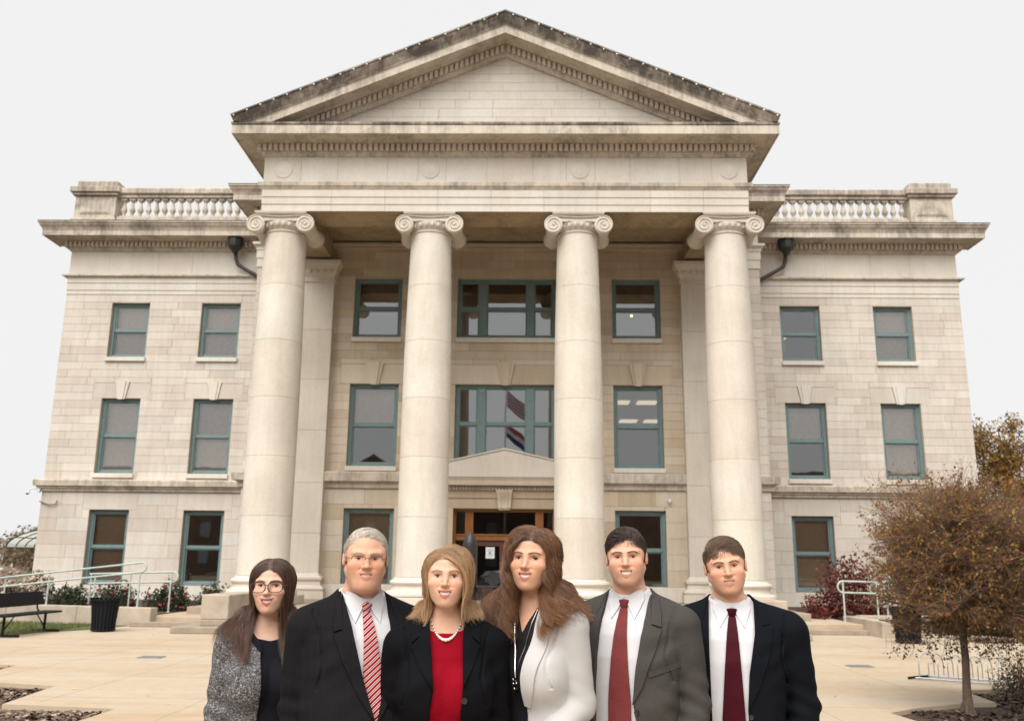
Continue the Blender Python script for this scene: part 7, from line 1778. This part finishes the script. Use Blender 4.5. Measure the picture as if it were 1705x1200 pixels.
def twigs(A, B, r0, r1, m, name, parent, rg, bend=0.06, seg=3, **props):
    n = len(A); V = []; k = seg+1; t = np.linspace(0, 1, k); off = rg.normal(size=(n, 3))*bend*np.linalg.norm(B-A, axis=1, keepdims=True)
    C = A[:, None]+(B-A)[:, None]*t[None, :, None]+off[:, None]*(np.sin(np.pi*t))[None, :, None]
    d = (B-A)/(np.linalg.norm(B-A, axis=1, keepdims=True)+1e-9); u = np.cross(d, rg.normal(size=(n, 3))); u /= np.linalg.norm(u, axis=1, keepdims=True)+1e-9; w = np.cross(d, u)
    rad = np.asarray(r0)*(1-t)[None]+np.asarray(r1)*t[None] if np.ndim(r0) == 0 else r0[:, None]*(1-t)[None]+r1[:, None]*t[None]
    ring = np.stack([C+(u*math.cos(a)+w*math.sin(a))[:, None]*rad[..., None] for a in (0, 2.094, 4.189)], 2)       # n,k,3sides,3
    V = ring.reshape(-1, 3); base = np.arange(n)[:, None, None]*k*3; i = np.arange(seg)[None, :, None]*3; s = np.arange(3)[None, None]; s2 = (s+1) % 3
    F = np.stack([base+i+s, base+i+s2, base+i+3+s2, base+i+3+s], -1).reshape(-1, 4)
    return link(name, np_mesh(name, V, F), m, parent, **props)
def lump(u, sd):                                         # an uneven crown outline: radius factor by direction
    return 1+0.16*np.sin(3.1*u[:, 0]+2.3*u[:, 2]+sd)+0.13*np.sin(5.3*u[:, 1]-4.1*u[:, 2]+2*sd)+0.10*np.sin(7.7*u[:, 0]+6.1*u[:, 1]+3*sd)
def in_crown(n, rg, sd, inner=0.25, pw=0.5):
    u = rg.normal(size=(n, 3)); u /= np.linalg.norm(u, axis=1, keepdims=True); r = (inner**3+(1-inner**3)*rg.random(n))**(1/3)
    return u*(r*lump(u, sd))[:, None]
# --- the small dense tree at the right
rg = np.random.default_rng(21)
tb0 = on(1612, 1182); TY = tb0.y
cc = at(1618, 930, TY); rx = (at(1618, 930, TY)-at(1438, 930, TY)).length; rz_top = at(1618, 785, TY).z-cc.z; rz_bot = cc.z-at(1618, 1088, TY).z
t = thing('small_tree', (tb0.x, TY, -0.05), 'small dense twiggy tree with brown and golden autumn leaves in the dark mulch bed', 'tree')
C0 = np.array([cc.x-tb0.x, 0, cc.z+0.05]); fork = np.array([0.03, 0.0, C0[2]-rz_bot*0.62])
b = MB(); b.tube([(0, 0, -0.05), (0.005, 0, 0.06), (0.01, 0.005, 0.3), (0.028, 0.0, 0.62), (0.02, 0, fork[2]), (0.04, 0.0, fork[2]+0.5), (0.02, 0.02, C0[2]+0.55)], [0.09, 0.062, 0.047, 0.043, 0.042, 0.032, 0.010], 12)
for k in range(5): a = k*1.26+0.3; b.tube([(0.03*math.cos(a), 0.03*math.sin(a), 0.13), (0.085*math.cos(a), 0.085*math.sin(a), 0.0)], [0.032, 0.022], 6)
b.build('trunk', M_BARK, t, smooth=60)
nl = 22; az_ = np.arange(nl)*2.4+rg.random(nl)*0.5; h0 = rg.random(nl); S0 = np.stack([0.03+0*h0, 0*h0, fork[2]-0.08+h0*0.75], 1)
el_ = 0.12+0.9*h0; out_ = np.stack([np.cos(az_)*np.cos(el_), np.sin(az_)*np.cos(el_), np.sin(el_)-0.10], 1)
E0 = S0+out_*np.array([rx*0.72, rx*0.72, rz_top*0.66])
twigs(S0, E0, 0.030, 0.010, M_BARK, 'limb', t, rg, 0.08, 5, kind='stuff')
U = in_crown(2300, rg, 1.3, 0.35); sc = np.where(U[:, 2:3] > 0, np.array([[rx, rx, rz_top]]), np.array([[rx*1.02, rx*1.02, rz_bot*0.98]])); Tg = C0+U*sc
li = np.argmin((((S0*0.45+E0*0.55)[None]-Tg[:, None])**2).sum(-1)+0.15*((E0[None]-Tg[:, None])**2).sum(-1), 1); ft = 0.35+0.65*rg.random(len(Tg))
Pj = S0[li]+(E0-S0)[li]*ft[:, None]
far = np.linalg.norm(Tg-Pj, axis=1); Mid = Pj+(Tg-Pj)*(0.75)
Tip = Tg
twigs(Pj, Tip, np.full(len(Tip), 0.0065), np.full(len(Tip), 0.0022), M_TWIG, 'branches', t, rg, 0.10, 4, kind='stuff')
reps = 6; base = np.repeat(Pj+(Tip-Pj)*0.0, reps, 0)+np.repeat(Tip-Pj, reps, 0)*(0.45+0.55*rg.random((len(Tip)*reps, 1)))
dr = np.repeat((Tip-Pj)/far[:, None], reps, 0)*0.8+rg.normal(size=base.shape)*0.45; dr[:, 2] += 0.10; dr /= np.linalg.norm(dr, axis=1, keepdims=True)
end = base+dr*(0.10+0.24*rg.random((len(base), 1))**1.5)
twigs(base, end, 0.0026, 0.0011, M_TWIG, 'twigs', t, rg, 0.08, 2, kind='stuff')
pk = rg.integers(len(base), size=21000); lp = base[pk]+(end-base)[pk]*(0.2+0.8*rg.random((21000, 1)))+rg.normal(size=(21000, 3))*0.012
leaves(lp, 0.040, M_LF_AUT, 'leaves', t, rg, 0.5, kind='stuff')
# a few low shoots hanging under the crown
q = rg.random((60, 2)); hb = np.stack([C0[0]-rx*0.75+rx*0.9*q[:, 0], (q[:, 1]-0.5)*0.8, np.full(60, C0[2]-rz_bot*0.86)], 1); he = hb+np.stack([rg.normal(size=60)*0.10, rg.normal(size=60)*0.1, -0.06-0.16*rg.random(60)], 1)
twigs(hb, he, 0.003, 0.001, M_TWIG, 'twigs', t, rg, 0.1, 3, kind='stuff'); leaves(he[rg.integers(60, size=160)]+rg.normal(size=(160, 3))*0.03, 0.045, M_LF_OLV, 'leaves', t, rg, 0.4, kind='stuff')

def tree(name, base, h, crown_c, r, n, size, m, label, seed, nt_=500, group=None, hole=0.2):
    rg = np.random.default_rng(seed); t = thing(name, base, label, 'tree', group); b_ = np.array(base)
    C = np.array(crown_c)-b_; r = np.array(r)
    b = MB(); b.tube([(0, 0, -0.3), (0.05, 0, C[2]*0.5), (C[0]*0.7, 0, C[2]), (C[0], 0, C[2]+r[2]*0.6)], [h*0.030, h*0.022, h*0.012, 0.02], 8); b.build('trunk', M_BARK, t, smooth=60)
    cl = in_crown(max(24, n//160), rg, seed*0.7, 0.45); k = rg.integers(len(cl), size=n)
    P = C+(cl[k]*0.86+rg.normal(size=(n, 3))*hole*np.array([1, 1, 0.75]))*r
    S = np.stack([np.full(len(cl), C[0]*0.6), 0*cl[:, 0], C[2]-r[2]*0.5+r[2]*0.9*rg.random(len(cl))], 1)
    twigs(S, C+cl*0.86*r, 0.05*h/8, 0.012, M_BARK, 'branches', t, rg, 0.1, 4, kind='stuff')
    kk = rg.integers(len(cl), size=nt_); e = C+(cl[kk]*0.86+rg.normal(size=(nt_, 3))*hole*1.15)*r; twigs(C+cl[kk]*0.86*r, e, 0.012, 0.004, M_TWIG, 'twigs', t, rg, 0.08, 2, kind='stuff')
    leaves(P, size, m, 'leaves', t, rg, 0.3, kind='stuff'); return t
g1 = at(1668, 770, 9); tree('golden_tree', (g1.x+0.6, 9, -0.1), 9, (g1.x, 9, g1.z), (1.9, 2.0, 2.5), 5200, 0.16, M_LF_GOLD, 'golden-leaved tree rising past the right end of the building', 31, 700, hole=0.17)
g2 = at(1712, 880, 6); tree('russet_tree', (g2.x, 6, -0.1), 6, (g2.x, 6, g2.z), (2.0, 2.0, 2.8), 4200, 0.14, M_LF_AUT, 'russet tree partly hidden behind the crown of the small tree', 37, 700)
def bush(name, c, r, n, size, m, label, seed, cat='shrub', group=None, flowers=0, m_fl=None, fl_size=0.05, stems=60, droop=-0.2, z0=0.25):
    rg = np.random.default_rng(seed); t = thing(name, (c[0], c[1], z0), label, cat, group); r = np.array(r)
    u = in_crown(n, rg, seed*1.1, 0.2); u[:, 2] = np.abs(u[:, 2])*1.0; P = u*r*np.array([1, 1, 1.0])
    e = in_crown(stems, rg, seed*1.1, 0.7); e[:, 2] = np.abs(e[:, 2]); twigs(rg.normal(size=(stems, 3))*np.array([0.08, 0.08, 0.0]), e*r, 0.010, 0.003, M_TWIG, 'stems', t, rg, 0.08, 3, kind='stuff')
    leaves(P, size, m, 'foliage', t, rg, droop, kind='stuff')
    if flowers:
        b = MB(); u = in_crown(flowers, rg, seed*1.1, 0.88); u[:, 2] = np.abs(u[:, 2])*0.95+0.12; u[:, 1] = -np.abs(u[:, 1])
        for q in u*r:
            for k in range(3): v = q+rg.normal(size=3)*fl_size*0.3; b.sphere(tuple(v), fl_size*(0.45+0.3*rg.random()), 7, 5, 1, 1, 0.8)
        b.build('flowers', m_fl or M_ROSE, t, smooth=60, kind='stuff')
    return t
def bush_px(name, u0, u1, vtop, Y, n, size, m, label, seed, depth=0.7, **kw):
    a, b_ = at(u0, vtop, Y), at(u1, vtop, Y); z0 = kw.get('z0', 0.25); return bush(name, ((a.x+b_.x)/2, Y), ((b_.x-a.x)/2*0.95, depth, (a.z+b_.z)/2-z0), n, size, m, label, seed, **kw)
GR = 'rose bushes in the bed left of the steps'
bush_px('evergreen_shrub', 84, 152, 974, -7.6, 2600, 0.075, M_LF_GRN, 'low dark green shrub behind the railing, right of the bench', 41)
bush_px('rose_bush', 150, 236, 973, -7.4, 2600, 0.075, M_LF_GRN, 'rose bush with red blooms directly behind the litter bin', 42, flowers=12, group=GR, fl_size=0.062)
bush_px('rose_bush', 246, 326, 971, -7.4, 2600, 0.075, M_LF_GRN, 'rose bush with bright red blooms at the end of the shorter railing', 43, flowers=13, group=GR, fl_size=0.062)
bush_px('rose_bush', 330, 380, 974, -6.2, 1800, 0.075, M_LF_GRN, 'darkest rose bush, beside the tiny white sign', 44, flowers=3, group=GR, fl_size=0.055)
bush_px('hydrangea', 44, 98, 957, -5.5, 1000, 0.08, M_LF_OLV, 'dry pale-headed hydrangea at the left corner of the building', 45, flowers=26, m_fl=M_LF_DRY, fl_size=0.10)
bush_px('hydrangea', -10, 42, 960, -5.0, 1000, 0.08, M_LF_OLV, 'dry pale-headed hydrangea at the very left edge behind the bench', 46, flowers=26, m_fl=M_LF_DRY, fl_size=0.10)
bush_px('red_bush', 1352, 1478, 926, -6.8, 3600, 0.10, M_LF_RED, 'crimson-leaved bush under the window right of the man in black', 47, stems=120, depth=0.9)
bush_px('red_bush', 1335, 1375, 985, -7.4, 700, 0.09, M_LF_RED, 'low crimson sprays beside the base of the fourth column', 48, stems=50)
for k, (u0, u1, v, Y, sd) in enumerate(((1545, 1625, 1012, -9.5, 51), (1610, 1690, 1005, -9.8, 52), (1680, 1760, 1000, -10.0, 53))):
    bush_px('evergreen_shrub', u0, u1, v, Y, 2600, 0.07, M_LF_GRN, ['dark evergreen shrub behind the trunk of the small tree, left of it', 'dark evergreen shrub right behind the small tree\'s trunk', 'dark evergreen shrub cut by the right edge of the picture'][k], sd, z0=0.0, group='evergreen shrubs behind the small tree')
sb = on(1702, 1150); s1 = at(1652, 1085, sb.y)
bush('olive_shrub', (sb.x+0.02, sb.y), (sb.x+0.02-s1.x, 0.4, s1.z-0.0), 1500, 0.035, M_LF_OLV, 'olive green shrub in the mulch at the right edge beside the bike rack', 55, z0=-0.04, stems=80)
sb2 = on(1700, 1165)
bush('olive_shrub', (sb2.x+0.02, sb2.y), (0.09, 0.09, 0.16), 120, 0.04, M_LF_OLV, 'tiny sprig of olive shrub low in the mulch at the right edge', 56, z0=-0.04, stems=12)
# --- far trees at the left horizon and the open ground there
M_FAR = leaf_mat('far_tree_foliage', [(0.0, (0.14, 0.10, 0.07)), (0.5, (0.20, 0.145, 0.095)), (0.85, (0.26, 0.20, 0.10)), (1.0, (0.30, 0.24, 0.10))])
rg = np.random.default_rng(61); P = []
for i in range(70):
    x = -150+300*rg.random(); x = -95+90*rg.random() if i < 46 else 60+80*rg.random(); y = 75+40*rg.random(); h = 4.2+1.8*rg.random(); r = 2.5+2*rg.random()
    u = in_crown(1100, rg, i*0.37, 0.3); P.append(np.array([x, y, h*0.55])+u*np.array([r, r, h*0.5]))
P = np.concatenate(P); leaves(P, 0.40, M_FAR, 'far_woods', None, rg, 0, kind='stuff')
bush('roadside_hedge', (-50, 40), (9, 2, 1.6), 4000, 0.35, M_LF_DRY, 'long reddish brown hedge far off at the left horizon', 63, cat='hedge', z0=-0.1, stems=100)
